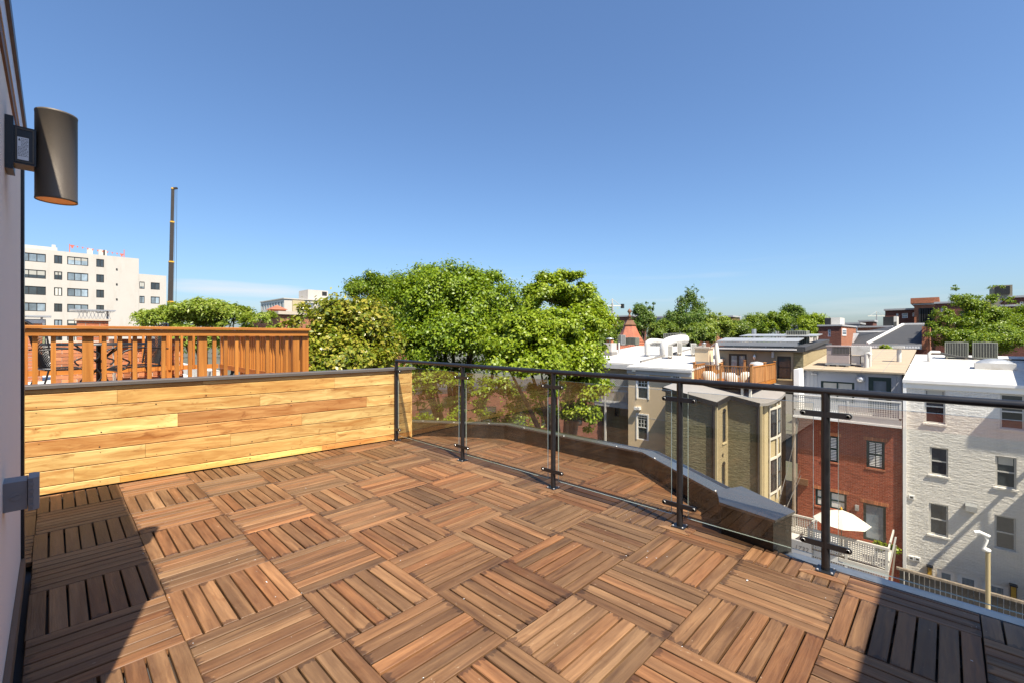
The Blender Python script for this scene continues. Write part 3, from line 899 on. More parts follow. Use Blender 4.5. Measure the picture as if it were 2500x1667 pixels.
class Plane:
    """A wall plane: 'S' faces the camera's alley side (-Y), 'E' faces +X, 'G' runs from one plan point to another and faces right of that way."""

    def __init__(self, kind, at, to=None):
        self.k, self.at = kind, at
        if kind == 'G':
            self.o, self.L = Vector(at), (Vector(to) - Vector(at)).length
            self.d = (Vector(to) - Vector(at)).normalized()
            self.n = Vector((self.d.y, -self.d.x))

    def p(self, a, z, d=0.0):
        """a along the wall, z up, d out of the wall."""
        if self.k == 'G':
            q = self.o + self.d * a + self.n * d
            return (q.x, q.y, z)
        return (a, self.at - d, z) if self.k == 'S' else (self.at + d, a, z)

    def box(self, mb, a0, a1, z0, z1, d0, d1):
        q = [self.p(a0, z0, d1), self.p(a1, z0, d1), self.p(a1, z0, d0), self.p(a0, z0, d0), self.p(a0, z1, d1), self.p(a1, z1, d1), self.p(a1, z1, d0), self.p(a0, z1, d0)]
        return mb.add(q, [(0, 3, 2, 1), (4, 5, 6, 7), (0, 1, 5, 4), (1, 2, 6, 5), (2, 3, 7, 6), (3, 0, 4, 7)])

    def quad(self, mb, a0, a1, z0, z1, d=0.0):
        return mb.quad(self.p(a0, z0, d), self.p(a1, z0, d), self.p(a1, z1, d), self.p(a0, z1, d))


def wall_face(mb, pl, a0, a1, z0, z1, holes=(), depth=0.12):
    """A wall skin with real openings and reveals."""
    A = sorted({a0, a1} | {min(max(h[i], a0), a1) for h in holes for i in (0, 1)})
    Z = sorted({z0, z1} | {min(max(h[i], z0), z1) for h in holes for i in (2, 3)})
    for i in range(len(A) - 1):
        for j in range(len(Z) - 1):
            ca, cz = (A[i] + A[i + 1]) / 2, (Z[j] + Z[j + 1]) / 2
            if any(h[0] < ca < h[1] and h[2] < cz < h[3] for h in holes): continue
            pl.quad(mb, A[i], A[i + 1], Z[j], Z[j + 1])
    for h in holes:
        b0, b1, y0, y1 = h[:4]
        for (ua, uz), (va, vz) in (((b0, y0), (b1, y0)), ((b1, y0), (b1, y1)), ((b1, y1), (b0, y1)), ((b0, y1), (b0, y0))):
            mb.quad(pl.p(ua, uz, 0), pl.p(ua, uz, -depth), pl.p(va, vz, -depth), pl.p(va, vz, 0))
    return mb


def window(par, pl, a0, a1, z0, z1, frame, pane=None, cols=1, rows=2, fw=0.05, depth=0.10, sill=None, blind=None, muntin=None, name='window', surround=None):
    """A window set back in its opening: frame bars, one pane for each light, sill, blind."""
    pane = pane or M['pane']
    d0, d1 = -depth, -depth + 0.045
    mb = MB()
    pl.box(mb, a0, a1, z0, z0 + fw, d0, d1); pl.box(mb, a0, a1, z1 - fw, z1, d0, d1)
    pl.box(mb, a0, a0 + fw, z0 + fw, z1 - fw, d0, d1); pl.box(mb, a1 - fw, a1, z0 + fw, z1 - fw, d0, d1)
    ia0, ia1, iz0, iz1 = a0 + fw, a1 - fw, z0 + fw, z1 - fw
    for c in range(1, cols):
        x = ia0 + (ia1 - ia0) * c / cols
        pl.box(mb, x - fw * .45, x + fw * .45, iz0, iz1, d0, d1)
    for r in range(1, rows):
        z = iz0 + (iz1 - iz0) * r / rows
        pl.box(mb, ia0, ia1, z - fw * .45, z + fw * .45, d0, d1 + .006)
    w = mb.build(name, frame, par)
    for c in range(cols):
        for r in range(rows):
            g = MB()
            pl.quad(g, ia0 + (ia1 - ia0) * c / cols, ia0 + (ia1 - ia0) * (c + 1) / cols, iz0 + (iz1 - iz0) * r / rows, iz0 + (iz1 - iz0) * (r + 1) / rows, d0 + .012 + .01 * r)
            g.build('pane', pane, w)
    if muntin:
        g = MB()
        nc, nr, zlo = muntin
        zl = iz0 + (iz1 - iz0) * zlo
        for c in range(1, nc): 
            x = ia0 + (ia1 - ia0) * c / nc
            pl.box(g, x - .011, x + .011, zl, iz1, d0 + .02, d0 + .04)
        for r in range(1, nr):
            z = zl + (iz1 - zl) * r / nr
            pl.box(g, ia0, ia1, z - .011, z + .011, d0 + .02, d0 + .038)
        g.build('glazing_bars', frame, w)
    if sill is not None:
        g = MB()
        pl.box(g, a0 - .07, a1 + .07, z0 - .09, z0 - .002, -.02, .06)
        g.build('sill', sill, w)
    if blind is not None:
        bm_, lo = blind
        g = MB()
        for c in range(cols):
            pl.quad(g, ia0 + (ia1 - ia0) * c / cols + .03, ia0 + (ia1 - ia0) * (c + 1) / cols - .03, iz0 + (iz1 - iz0) * lo, iz1, d0 + .026)
        g.build('blind', bm_, w)
    if surround is not None:
        g = MB()
        pl.box(g, a0 - .09, a0 - .002, z0, z1 + .09, .001, .03); pl.box(g, a1 + .002, a1 + .09, z0, z1 + .09, .001, .03); pl.box(g, a0 - .002, a1 + .002, z1 + .002, z1 + .09, .001, .03)
        g.build('surround', surround, w)
    return w


def brick_stack(par, x0, x1, y0, y1, z0, z1, bl=0.205, bh=0.062, ml=0.011, dep=0.035, faces='ESN'):
    """A chimney stack of single bricks over a mortar core."""
    bx(x0 + .012, x1 - .012, y0 + .012, y1 - .012, z0, z1 - .004).build('mortar_core', M['mortar'], par)
    lib = {}
    jr = random.Random(int(abs(x0) * 100))

    def put(fx, fy, fz, lx_, ly_):
        key = (round(lx_, 2), round(ly_, 2))
        if key not in lib:
            me = MB().prism([(-lx_ / 2, -ly_ / 2), (lx_ / 2, -ly_ / 2), (lx_ / 2, ly_ / 2), (-lx_ / 2, ly_ / 2)], 0, bh, .004).mesh('brick')
            me.materials.append(M['brick_piece']); lib[key] = me
        base = wloc(par)
        link('brick', lib[key], None, par, (fx - base.x + jr.uniform(-.003, .003), fy - base.y + jr.uniform(-.003, .003), fz - base.z))
    rows = int((z1 - z0) / (bh + ml))
    for r in range(rows):
        z = z0 + r * (bh + ml)
        if 'E' in faces:
            y = y0 - (bl / 2 if r % 2 else 0)
            while y < y1 - .03:
                a, b = max(y, y0), min(y + bl, y1)
                if b - a > .04: put(x1 - dep / 2, (a + b) / 2, z, dep, b - a)
                y += bl + ml
        for f, yy in (('S', y0), ('N', y1)):
            if f not in faces: continue
            x = x0 - (0 if r % 2 else bl / 2)
            while x < x1 - dep - .03:
                a, b = max(x, x0), min(x + bl, x1 - dep - .004)
                if b - a > .04: put((a + b) / 2, yy + (dep / 2 if f == 'S' else -dep / 2), z, b - a, dep)
                x += bl + ml


def condenser(name, label, x, y, z, w, d, h, body, grp=None, slats=9, rotz=0.0, foot=.08):
    """A boxy outdoor cooling unit: casing posts, louvred sides, fan grille on top."""
    t = thing(name, label, 'air conditioner', (x, y, z), grp, rotz)
    c = MB()
    c.box(-w / 2 + .02, w / 2 - .02, -d / 2 + .02, d / 2 - .02, foot, h - .03)
    link('core', c.mesh('core'), M['grille'], t)
    f = MB()
    for sx in (-1, 1):
        for sy in (-1, 1):
            f.box(sx * w / 2 - (.05 if sx > 0 else 0), sx * w / 2 + (.05 if sx < 0 else 0), sy * d / 2 - (.05 if sy > 0 else 0), sy * d / 2 + (.05 if sy < 0 else 0), foot, h - .04)
    f.box(-w / 2, w / 2, -d / 2, d / 2, h - .04, h)
    f.box(-w / 2, w / 2, -d / 2, d / 2, foot - .01, foot + .05)
    link('casing', f.mesh('casing'), body, t)
    for k in range(slats):
        a = -w / 2 + .06 + (w - .12) * (k + .5) / slats
        g = MB().box(a - .012, a + .012, -d / 2 - .004, -d / 2 + .02, foot + .05, h - .04).box(a - .012, a + .012, d / 2 - .02, d / 2 + .004, foot + .05, h - .04)
        link('louvre', g.mesh('louvre'), body, t)
    g = MB()
    for k in range(slats):
        a = -d / 2 + .06 + (d - .12) * (k + .5) / slats
        g.box(w / 2 - .02, w / 2 + .004, a - .012, a + .012, foot + .05, h - .04)
    tag(link('side_louvres', g.mesh('side_louvres'), body, t), kind='stuff')
    link('feet', MB().box(-w / 2 + .05, -w / 2 + .15, -d / 2, d / 2, 0, foot - .01).box(w / 2 - .15, w / 2 - .05, -d / 2, d / 2, 0, foot - .01).mesh('feet'), M['silver_wood'], t)
    link('fan_ring', MB().lathe([(min(w, d) * .38, 0), (min(w, d) * .38, .03), (min(w, d) * .33, .03), (min(w, d) * .33, 0)], (0, 0, h), 20).mesh('fan_ring'), M['grille'], t)
    return t


# ------------------------------------------------------------------ next-door roof and its orange timber deck (left)
NZ, NX0, NX1, NY0, NY1 = 0.555, -11.1, -6.6, -1.7, 2.45
nb_house = thing('neighbour_row_house', 'adjoining row house with a white coated roof under the orange timber deck', 'house', (-14, 0, -12.2))
bx(-24, -5.85, -6, 2.62, -12.2, 0.28).build('wall', M['red_brick'], nb_house)
bx(-24.02, -5.83, -6.02, 2.64, 0.28, 0.40).build('roof', M['white_roof'], nb_house)
bx(-24, -11.5, 2.4, 2.62, 0.40, 0.62).build('parapet', M['white_roof'], nb_house)

nd_deck = thing('timber_deck', 'raised orange stained timber deck with baluster railing behind the hardwood fence', 'deck', (-8.8, 0.4, NZ - .16))
for k in range(32):
    x = NX1 + .06 - k * .1435
    if x < NX0 - .02: break
    bx(x - .14, x - .004, NY0, NY1 + .05, NZ - .03, NZ).build('floor_board', M['cedar_y'], nd_deck)
bx(NX1 - .02, NX1 + .02, NY0, NY1 + .07, NZ - .158, NZ - .034).build('rim_joist', M['cedar_y'], nd_deck)
bx(NX0, NX1 - .025, NY1 + .02, NY1 + .06, NZ - .158, NZ - .034).build('rim_joist', M['cedar_x'], nd_deck)
bx(NX0 - .02, NX1 + .075, NY0, NY0 + .04, NZ - .158, NZ - .034).build('rim_joist', M['cedar_x'], nd_deck)
RT = 1.492
cb = MB().prism([(NX1 - .075, NY0), (NX1 + .085, NY0), (NX1 + .085, NY1 + .115), (NX1 - .075, NY1 + .115)], RT - .03, RT, .006)
cb.build('cap_rail', M['cedar_y'], nd_deck)
bx(NX1 + .021, NX1 + .058, NY0, NY1 + .085, RT - .105, RT - .034).build('face_rail', M['cedar_y'], nd_deck)
posts_y = [-0.78, 0.255, 1.285, 2.387]
for y in posts_y:
    bx(NX1 - .07, NX1 + .019, y - .044, y + .044, NZ - .15, RT - .032).build('railing_post', M['cedar_z'], nd_deck)
bal_y = []
for a, b, n in ((-1.7, -.78, 6), (-.78, .255, 7), (.255, 1.285, 7), (1.285, 2.387, 8)):
    bal_y += [a + (b - a) * (k + 1) / (n + 1) for k in range(n)]
bal = bx(-.019, .019, -.019, .019, 0, RT - .035 - NZ + .15).mesh('baluster'); bal.materials.append(M['cedar_z'])
wl = wloc(nd_deck)
for y in bal_y:
    link('baluster', bal, None, nd_deck, (NX1 + .0 - wl.x, y - wl.y, NZ - .15 - wl.z))
# return railing at the corner
bx(NX0, NX1 - .08, NY1 + .03, NY1 + .115, RT - .03, RT).build('cap_rail', M['cedar_x'], nd_deck)
bx(NX0, NX1 - .08, NY1 + .0, NY1 + .034, RT - .115, RT - .034).build('face_rail', M['cedar_x'], nd_deck)
bx(NX0 + .05, NX1 - .08, NY1 - .0, NY1 + .036, NZ + .16, NZ + .25).build('bottom_rail', M['cedar_x'], nd_deck)
short = bx(-.019, .019, -.019, .019, 0, RT - .04 - NZ - .17).mesh('short_baluster'); short.materials.append(M['cedar_z'])
x = NX1 - .17
while x > NX0 + .1:
    link('baluster', short, None, nd_deck, (x - wl.x, NY1 + .055 - wl.y, NZ + .17 - wl.z)); x -= .122
for x in (NX1 - 1.5, NX1 - 3.0, NX0 + .05):
    bx(x - .044, x + .044, NY1 + .02, NY1 + .108, NZ - .15, RT - .032).build('railing_post', M['cedar_z'], nd_deck)
bx(NX1 - .07, NX1 + .019, NY1 + .025, NY1 + .11, NZ - .6, RT - .033).build('corner_post', M['cedar_z'], nd_deck)
# far railing
bx(NX0 - .075, NX0 + .075, NY0, NY1 - .01, RT - .03, RT).build('cap_rail', M['cedar_y'], nd_deck)
bx(NX0 - .02, NX0 + .02, NY0, NY1 - .01, RT - .115, RT - .034).build('face_rail', M['cedar_y'], nd_deck)
bx(NX0 - .02, NX0 + .02, NY0, NY1 - .01, NZ + .16, NZ + .25).build('bottom_rail', M['cedar_y'], nd_deck)
y = NY0 + .1
while y < NY1 - .1:
    link('baluster', short, None, nd_deck, (NX0 + .04 - wl.x, y - wl.y, NZ + .17 - wl.z)); y += .20
for y in (NY0 + .1, -.35, .62, 1.6):
    bx(NX0 - .06, NX0 + .03, y - .044, y + .044, NZ - .15, RT - .032).build('railing_post', M['cedar_z'], nd_deck)


def net(mb, fn, nu, nv, w):
    """Expanded-metal mesh on a curved patch fn(u,v): crossing diagonal strips."""
    for s in (1, -1):
        for k in range(-nv, nu):
            pts = []
            for q in range(13):
                v = q / 12
                u = (k + v * nv) / nu if s > 0 else (k + (1 - v) * nv) / nu
                if 0 <= u <= 1: pts.append(Vector(fn(u, v)))
            for a, b in zip(pts, pts[1:]):
                n = Vector((0, 0, 1)) if abs((b - a).normalized().z) < .7 else Vector((1, 0, 0))
                d = (b - a).cross(n).normalized() * w / 2
                mb.quad(a - d, b - d, b + d, a + d)
    return mb


def iron_chair():
    t = thing('patio_chair', 'x', 'chair', (0, 0, 0), 'iron patio chairs on the timber deck')
    sz, sw = .43, .30

    def seat(u, v):
        a = math.pi * (u - .5)
        return (-.22 + .46 * v, (u - .5) * 2 * sw * (1 - .12 * v), sz - .03 * math.sin(math.pi * u) * math.sin(math.pi * v) - (.05 * (v - .8) / .2 if v > .8 else 0))

    def back(u, v):
        a = (u - .5) * 2
        top = .56 * (1 - .28 * a * a)
        return (-.22 - .13 * v + .13 * a * a * (.4 + .6 * v), a * (sw + .02), sz + .02 + v * top)
    tag(link('seat', net(MB(), seat, 20, 16, .011).mesh('seat'), M['iron'], t), kind='stuff')
    tag(link('backrest', net(MB(), back, 20, 18, .011).mesh('backrest'), M['iron'], t), kind='stuff')
    rim = [back(k / 14, 1) for k in range(15)]
    link('back_frame', MB().tube([back(0, .0)] + [back(0, v / 5) for v in range(1, 5)] + rim + [back(1, v / 5) for v in range(4, -1, -1)], .010, 6).mesh('back_frame'), M['iron'], t)
    link('seat_frame', MB().tube([seat(0, 0)] + [seat(0, k / 6) for k in range(1, 7)] + [seat(k / 6, 1) for k in range(1, 7)] + [seat(1, 1 - k / 6) for k in range(1, 7)] + [seat(1 - k / 6, 0) for k in range(1, 7)], .010, 6).mesh('seat_frame'), M['iron'], t)
    for s in (-1, 1):
        y = s * (sw + .015)
        link('armrest', MB().tube([(-.27, y, .66), (-.05, y + s * .03, .68), (.14, y + s * .035, .665), (.24, y + s * .03, .61), (.23, y + s * .02, .55), (.15, y, .5), (.19, y, .44)], .011, 6, curve=4).mesh('armrest'), M['iron'], t)
        link('leg', MB().tube([(.22, y, .43), (.27, y + s * .01, .32), (.20, y + s * .01, .20), (.24, y + s * .03, .0)], .010, 6, curve=4).mesh('leg'), M['iron'], t)
        link('leg', MB().tube([(-.2, y, .43), (-.24, y, .25), (-.33, y + s * .02, .0)], .010, 6, curve=4).mesh('leg'), M['iron'], t)
        link('stretcher', MB().tube([(.235, y + s * .02, .06), (.0, y - s * .02, .13), (-.29, y + s * .015, .07)], .008, 6, curve=4).mesh('stretcher'), M['iron'], t)
    return t


ch = iron_chair()
ch['label'] = 'black iron mesh patio chair nearest the brick chimney on the timber deck'
ch.location = (-7.95, .78, NZ); ch.rotation_euler.z = R(-80)
c2 = copy_tree(ch)
c2['label'] = 'black iron mesh patio chair beside the pale penthouse corner, facing the table'
c2.location = (-7.95, .10, NZ); c2.rotation_euler.z = R(100)

tbl = thing('patio_table', 'round black iron mesh table between the two patio chairs', 'table', (-8.95, .46, NZ))
tt = MB()
tt.lathe([(.60, 0), (.60, .028), (.585, .03), (.585, .012), (0.0, .012)], (-8.95, .46, NZ + .70), 40)
tt.build('table_top', M['iron'], tbl)
MB().tube([(-8.95, .46, NZ + .05), (-8.95, .46, NZ + .705)], .028, 10).build('pedestal', M['iron'], tbl)
for k in range(4):
    a = R(45 + 90 * k)
    dx, dy = math.cos(a), math.sin(a)
    MB().tube([(-8.95 + dx * .03, .46 + dy * .03, NZ + .34), (-8.95 + dx * .10, .46 + dy * .10, NZ + .28), (-8.95 + dx * .12, .46 + dy * .12, NZ + .18), (-8.95 + dx * .2, .46 + dy * .2, NZ + .08), (-8.95 + dx * .42, .46 + dy * .42, NZ + .012)], .014, 7, curve=4).build('foot', M['iron'], tbl)
    MB().tube([(-8.95 + dx * .03, .46 + dy * .03, NZ + .45), (-8.95 + dx * .14, .46 + dy * .14, NZ + .55), (-8.95 + dx * .35, .46 + dy * .35, NZ + .70)], .011, 7, curve=4).build('brace', M['iron'], tbl)

# brick chimneys behind the deck
c = thing('chimney', 'low wide orange brick chimney with a brown cap behind the iron chair', 'chimney', (-11.7, 1.35, .4))
brick_stack(c, -12.1, -11.25, .82, 1.86, .40, 1.27, faces='EN')
bx(-12.14, -11.21, .78, 1.90, 1.27, 1.33).build('cap_slab', M['soffit'], c)
c = thing('chimney', 'slim orange brick chimney with a mesh spark cage rising above the orange railing', 'chimney', (-12.9, .45, .4))
brick_stack(c, -13.2, -12.5, .0, .98, .40, 1.30, faces='E')
bx(-13.1, -12.6, .33, .80, 1.30, 1.70).build('neck', M['orange_brick'], c)
bx(-13.14, -12.56, .29, .84, 1.70, 1.735).build('crown_slab', M['mortar'], c)
cg = MB()
for k in range(9):
    y = .335 + k * .056
    cg.beam((-12.6, y, 1.735), (-12.6, y + .05, 1.90), .006, .006); cg.beam((-12.6, y + .05, 1.735), (-12.6, y, 1.90), .006, .006)
for k in range(8):
    x = -13.08 + k * .06
    cg.beam((x, .80, 1.735), (x + .05, .80, 1.90), .006, .006); cg.beam((x + .05, .80, 1.735), (x, .80, 1.90), .006, .006)
tag(cg.build('spark_mesh', M['galv'], c), kind='stuff')
MB().prism([(-13.2, .22), (-12.5, .22), (-12.5, .91), (-13.2, .91)], 1.90, 1.925).build('lid', M['galv'], c)
c = thing('chimney_cowl', 'flat topped steel chimney cowl beside the mesh spark cage', 'cowl', (-14.5, -.35, .4))
bx(-14.7, -14.3, -.52, -.18, .4, 1.66).build('flue', M['orange_brick'], c)
bx(-14.74, -14.26, -.56, -.14, 1.66, 1.74).build('collar', M['galv'], c)
bx(-14.85, -14.15, -.66, -.04, 1.80, 1.83).build('lid', M['galv'], c)
for a in (-1, 1):
    for b in (-1, 1):
        bx(-14.5 + a * .18 - .015, -14.5 + a * .18 + .015, -.35 + b * .16 - .015, -.35 + b * .16 + .015, 1.74, 1.80).build('cowl_leg', M['galv'], c)

# ------------------------------------------------------------------ white apartment block and its lower wing
GZ = -12.2
apt = thing('apartment_block', 'tall white rendered apartment block with dark framed windows', 'building', (-122, 3, GZ))
E = Plane('E', -115.0)
holes, wins = [], []
zrow = [15.2, 12.3, 9.4, 6.5, 3.6, 0.7]
cols = [(P(47, 600, X=-115).y, P(112, 600, X=-115).y, 3), (P(132, 600, X=-115).y, P(152, 600, X=-115).y, 2), (P(164, 600, X=-115).y, P(215.5, 600, X=-115).y, 3), (P(235, 600, X=-115).y, P(254, 600, X=-115).y, 2)]
for z in zrow:
    for a0, a1, n in cols:
        holes.append((a0, a1, z - .75, z + .75)); wins.append((a0, a1, z - .75, z + .75, n))
y0, y1, ztop = P(20, 600, X=-115).y, P(339, 600, X=-115).y, 16.75
mb = wall_face(MB(), E, y0, y1, GZ, ztop, holes, .15)
mb.box(-133, -115.001 - .15, y0, y1, GZ, ztop - .02)
mb.quad((-133, y1, GZ), (-133, y1, ztop), (-115, y1, ztop), (-115, y1, GZ))
mb.quad((-133, y0, ztop), (-115, y0, ztop), (-115, y1, ztop), (-133, y1, ztop))
mb.build('wall', M['white_render'], apt)
bx(-130, -116, y0, P(140, 600, X=-115).y, ztop, ztop + .7).build('roof_parapet', M['white_render'], apt)
jr = random.Random(11)
for k, (a0, a1, z0, z1, n) in enumerate(wins):
    bl = None
    q = jr.random()
    if q < .3: bl = (M['blind'], jr.choice((0, .4, .6)))
    elif q < .45 and n == 3: bl = (M['blind_green'], .05)
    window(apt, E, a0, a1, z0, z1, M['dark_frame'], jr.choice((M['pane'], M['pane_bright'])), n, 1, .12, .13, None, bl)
for z in (14.3, 11.4, 8.5):
    bx(-115, -114.9, P(283, 600, X=-115).y, P(287, 600, X=-115).y, z - .15, z + .15).build('wall_vent', M['dark_frame'], apt)
for px_, w_ in ((131, .5), (219, .8), (248, .9), (256, .5)):
    y = P(px_, 600, X=-118).y
    bx(-118.4, -117.6, y - w_ / 2, y + w_ / 2, ztop, ztop + 1.4).build('roof_vent', M['white_render'], apt)
wing = thing('apartment_wing', 'lower white wing stepping down beside the tall apartment block', 'building', (-122, 14, GZ))
y2 = P(406, 600, X=-115).y
zt2 = 13.75
holes = []
for z in (11.5, 8.65, 5.8, 2.95, .1):
    holes += [(P(340.5, 600, X=-115).y, P(353, 600, X=-115).y, z - .72, z + .72, 2), (P(368, 600, X=-115).y, P(390, 600, X=-115).y, z - .72, z + .72, 2)]
mb = wall_face(MB(), E, y1 + .02, y2, GZ, zt2, holes, .15)
mb.box(-133, -115.16, y1 + .02, y2, GZ, zt2 - .02)
mb.quad((-133, y2, GZ), (-133, y2, zt2), (-115, y2, zt2), (-115, y2, GZ))
mb.quad((-133, y1 + .02, zt2), (-115, y1 + .02, zt2), (-115, y2, zt2), (-133, y2, zt2))
mb.build('wall', M['white_render'], wing)
for h in holes:
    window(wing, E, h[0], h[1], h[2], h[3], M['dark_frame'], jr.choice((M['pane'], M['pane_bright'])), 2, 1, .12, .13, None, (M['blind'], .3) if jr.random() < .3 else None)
pen = thing('pennant_line', 'string of red pennants on the roof of the white apartment block', 'pennants', (-116, 4, ztop))
ya, yb = P(170, 600, X=-116).y, P(303, 600, X=-116).y
MB().tube([(-116, ya, ztop + 1.5), (-116, (ya + yb) / 2, ztop + 1.15), (-116, yb, ztop + .75)], .012, 5).build('rope', M['red_flag'], pen)
for k in range(11):
    f = (k + .5) / 11
    y, z = ya + (yb - ya) * f, ztop + 1.5 - .75 * f - .1 * math.sin(math.pi * f)
    s_ = .7 if k in (0, 10) else .33
    MB().add([(-116, y - s_ * .45, z), (-116, y + s_ * .45, z), (-116.02, y, z - s_)], [(0, 1, 2)]).build('pennant', M['red_flag'], pen)
for y in (ya, yb):
    bx(-116.06, -115.94, y - .06, y + .06, ztop, ztop + 1.6).build('pole', M['red_flag'], pen)

# ------------------------------------------------------------------ mobile crane boom behind the trees
b0 = P(415, 775, D=62); b1 = P(422, 461, D=62)
boom = thing('crane_boom', 'dark telescopic crane boom rising straight above the pale green tree', 'crane', (b0.x, b0.y, GZ))
segs = [(-.35, .62), (.43, .52), (.74, .42), (1.0, .34)]
prev = b0 + (b0 - b1) * .35
prev.z = GZ + .4
for k, (f, w) in enumerate(segs):
    q = b0.lerp(b1, f) if k else b0.lerp(b1, .12)
    MB().beam(prev, q, w, w * 1.1, up=(1, 0, 0)).build('boom_section', M['crane_dark'], boom)
    MB().beam(q - Vector((0, 0, .09)), q + Vector((0, 0, .09)), w * 1.12, w * 1.2, up=(1, 0, 0)).build('collar', M['yellow'], boom)
    prev = q
MB().beam(b1 + Vector((-.1, -.1, 0)), b1 + Vector((.42, .42, .05)), .26, .22).build('boom_head', M['crane_dark'], boom)
MB().tube([b1 + Vector((.4, .4, 0)), b0 + Vector((.55, .55, -4))], .022, 5).build('hoist_rope', M['dark_wire'], boom)
MB().tube([b1 + Vector((.25, .25, 0)), b0 + Vector((.3, .3, -4))], .018, 5).build('hoist_rope', M['dark_wire'], boom)

# ------------------------------------------------------------------ far cream block with roof house
D0 = 165
fb = thing('cream_block', 'cream and white apartment slab with a roof house rising over the magnolia', 'building', tuple(P(745, 775, D=D0).xy) + (GZ,))
Xf = P(745, 720, D=D0).x
EF = Plane('E', Xf)
SF_Y = P(694, 720, X=Xf).y
zt = P(745, 733, X=Xf).z
ye = P(900, 733, X=Xf).y
holes = []
for r in range(5):
    zc = zt - 1.9 - r * 3.1
    for px0, px1 in ((727, 737), (745, 765), (777, 785), (790, 797), (808, 814), (820, 826), (834, 842)):
        holes.append((P(px0, 733, X=Xf).y, P(px1, 733, X=Xf).y, zc - .9, zc + .9))
mb = wall_face(MB(), EF, SF_Y, ye, GZ, zt, holes, .2)
mb.box(Xf - 26, Xf - .25, SF_Y + .3, ye, GZ, zt - .03)
mb.quad((Xf - 26, SF_Y, zt), (Xf, SF_Y, zt), (Xf, ye, zt), (Xf - 26, ye, zt))
mb.build('wall', M['white_render'], fb)
SP = Plane('S', SF_Y)
hs = []
for r in range(5):
    zc = zt - 1.9 - r * 3.1
    for k in range(8):
        a = Xf - 24.5 + k * 3.0
        hs.append((a, a + 1.9, zc - 1.0, zc + 1.0))
wall_face(MB(), SP, Xf - 26, Xf, GZ, zt, hs, .2).build('side_wall', M['beige_metal'], fb)
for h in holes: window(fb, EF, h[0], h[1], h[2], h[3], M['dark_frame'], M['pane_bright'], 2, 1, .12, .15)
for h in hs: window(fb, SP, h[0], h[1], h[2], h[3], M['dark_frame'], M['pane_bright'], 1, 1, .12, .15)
bx(Xf + .05, Xf + .6, P(713, 733, X=Xf).y, P(742, 733, X=Xf).y, GZ, zt - .4).build('cream_bay', M['cream_frame'], fb)
bx(Xf - 26.2, Xf + .3, SF_Y - .3, ye, zt, zt + .35).build('roof_slab', M['white_render'], fb)
xa = Xf - 2
bx(xa - 9, xa, P(752, 710, X=xa).y, P(801, 710, X=xa).y, zt + .36, P(775, 709, X=xa).z).build('roof_house', M['white_render'], fb)
yq = P(792, 715, X=xa).y
bx(xa + .01, xa + .12, yq - .9, yq + .9, P(790, 722, X=xa).z, P(790, 713, X=xa).z).build('roof_house_window', M['dark_frame'], fb)

# ------------------------------------------------------------------ white painted brick house across the alley
WYF = 31.5
S = Plane('S', WYF)


def so(px0, px1, py0, py1, pl=WYF):
    """Opening on an alley facade from its photographed corners: a0, a1, z0, z1."""
    a, b = P(px0, (py0 + py1) / 2, Y=pl), P(px1, (py0 + py1) / 2, Y=pl)
    pc = (px0 + px1) / 2
    return (a.x, b.x, P(pc, py1, Y=pl).z, P(pc, py0, Y=pl).z)


wh = thing('white_brick_house', 'white painted brick row house with a white roof on the alley', 'house', (1.4, 34, GZ))
WX0, WX1, WZ = -1.66, 4.40, -0.88
openings = [so(2257, 2308, 951, 1033), so(2441, 2502, 962, 1048), so(2270, 2315, 1092, 1160), so(2430, 2482, 1114, 1191), so(2268, 2315, 1230, 1307), so(2428, 2481, 1260, 1342)]
garage = [so(2288, 2332, 1392, 1476), so(2338, 2390, 1405, 1492), so(2398, 2462, 1424, 1512)]
body = MB()
wall_face(body, S, WX0, WX1, GZ, WZ, openings + garage, .17)
body.quad((WX0, WYF, GZ), (WX0, WYF, WZ), (WX0, 44.5, WZ), (WX0, 44.5, GZ))
body.quad((WX1, WYF, GZ), (WX1, 44.5, GZ), (WX1, 44.5, WZ), (WX1, WYF, WZ))
body.box(WX0 + .01, WX1 - .01, WYF + .3, 44.5, GZ, WZ)
body.build('wall', M['white_brick'], wh)
for k, h in enumerate(openings):
    window(wh, S, *h, M['pale_grey'], M['pane'], 1, 2, .07, .13, M['white_brick'], (M['blind'], .75) if k in (0, 3) else None)
for h in garage:
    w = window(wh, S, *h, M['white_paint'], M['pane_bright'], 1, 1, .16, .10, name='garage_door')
MB().prism([(WX0 - .02, WYF - .05), (WX1 + .02, WYF - .05), (WX1 + .02, 44.6), (WX0 - .02, 44.6)], [-1.02, -1.02, WZ - .2, WZ - .2], [WZ, WZ, .07, .07]).build('roof', M['white_roof'], wh)
MB().box(WX0 - .03, WX1 + .03, WYF - .19, WYF - .052, -1.03, -.885).build('gutter', M['gutter'], wh)
bx(WX0 - .03, WX1 + .03, WYF - .05, WYF - .003, -1.30, -1.03).build('frieze', M['white_paint'], wh)
dsx = P(2209, 1000, Y=WYF).x
MB().box(dsx - .07, dsx + .07, WYF - .13, WYF - .01, GZ, -1.03).build('downspout', M['white_paint'], wh)
for k, (px_, py_) in enumerate(((2226, 1212), (2225, 1360), (2240, 1363))):
    c = P(px_, py_, Y=WYF)
    v = bx(c.x - .11, c.x + .11, WYF - .07, WYF - .002, c.z - .1, c.z + .1).build('wall_vent', M['white_paint'], wh)
    bx(c.x - .06, c.x + .06, WYF - .076, WYF - .071, c.z - .055, c.z + .045).build('louvre', M['grille'], v)
c = P(2371, 1239, Y=WYF - .15)
MB().prism([(c.x - .2, WYF - .28), (c.x + .2, WYF - .28), (c.x + .2, WYF - .003), (c.x - .2, WYF - .003)], c.z - .16, [c.z + .10, c.z + .10, c.z + .18, c.z + .18]).build('vent_hood', M['galv'], wh)
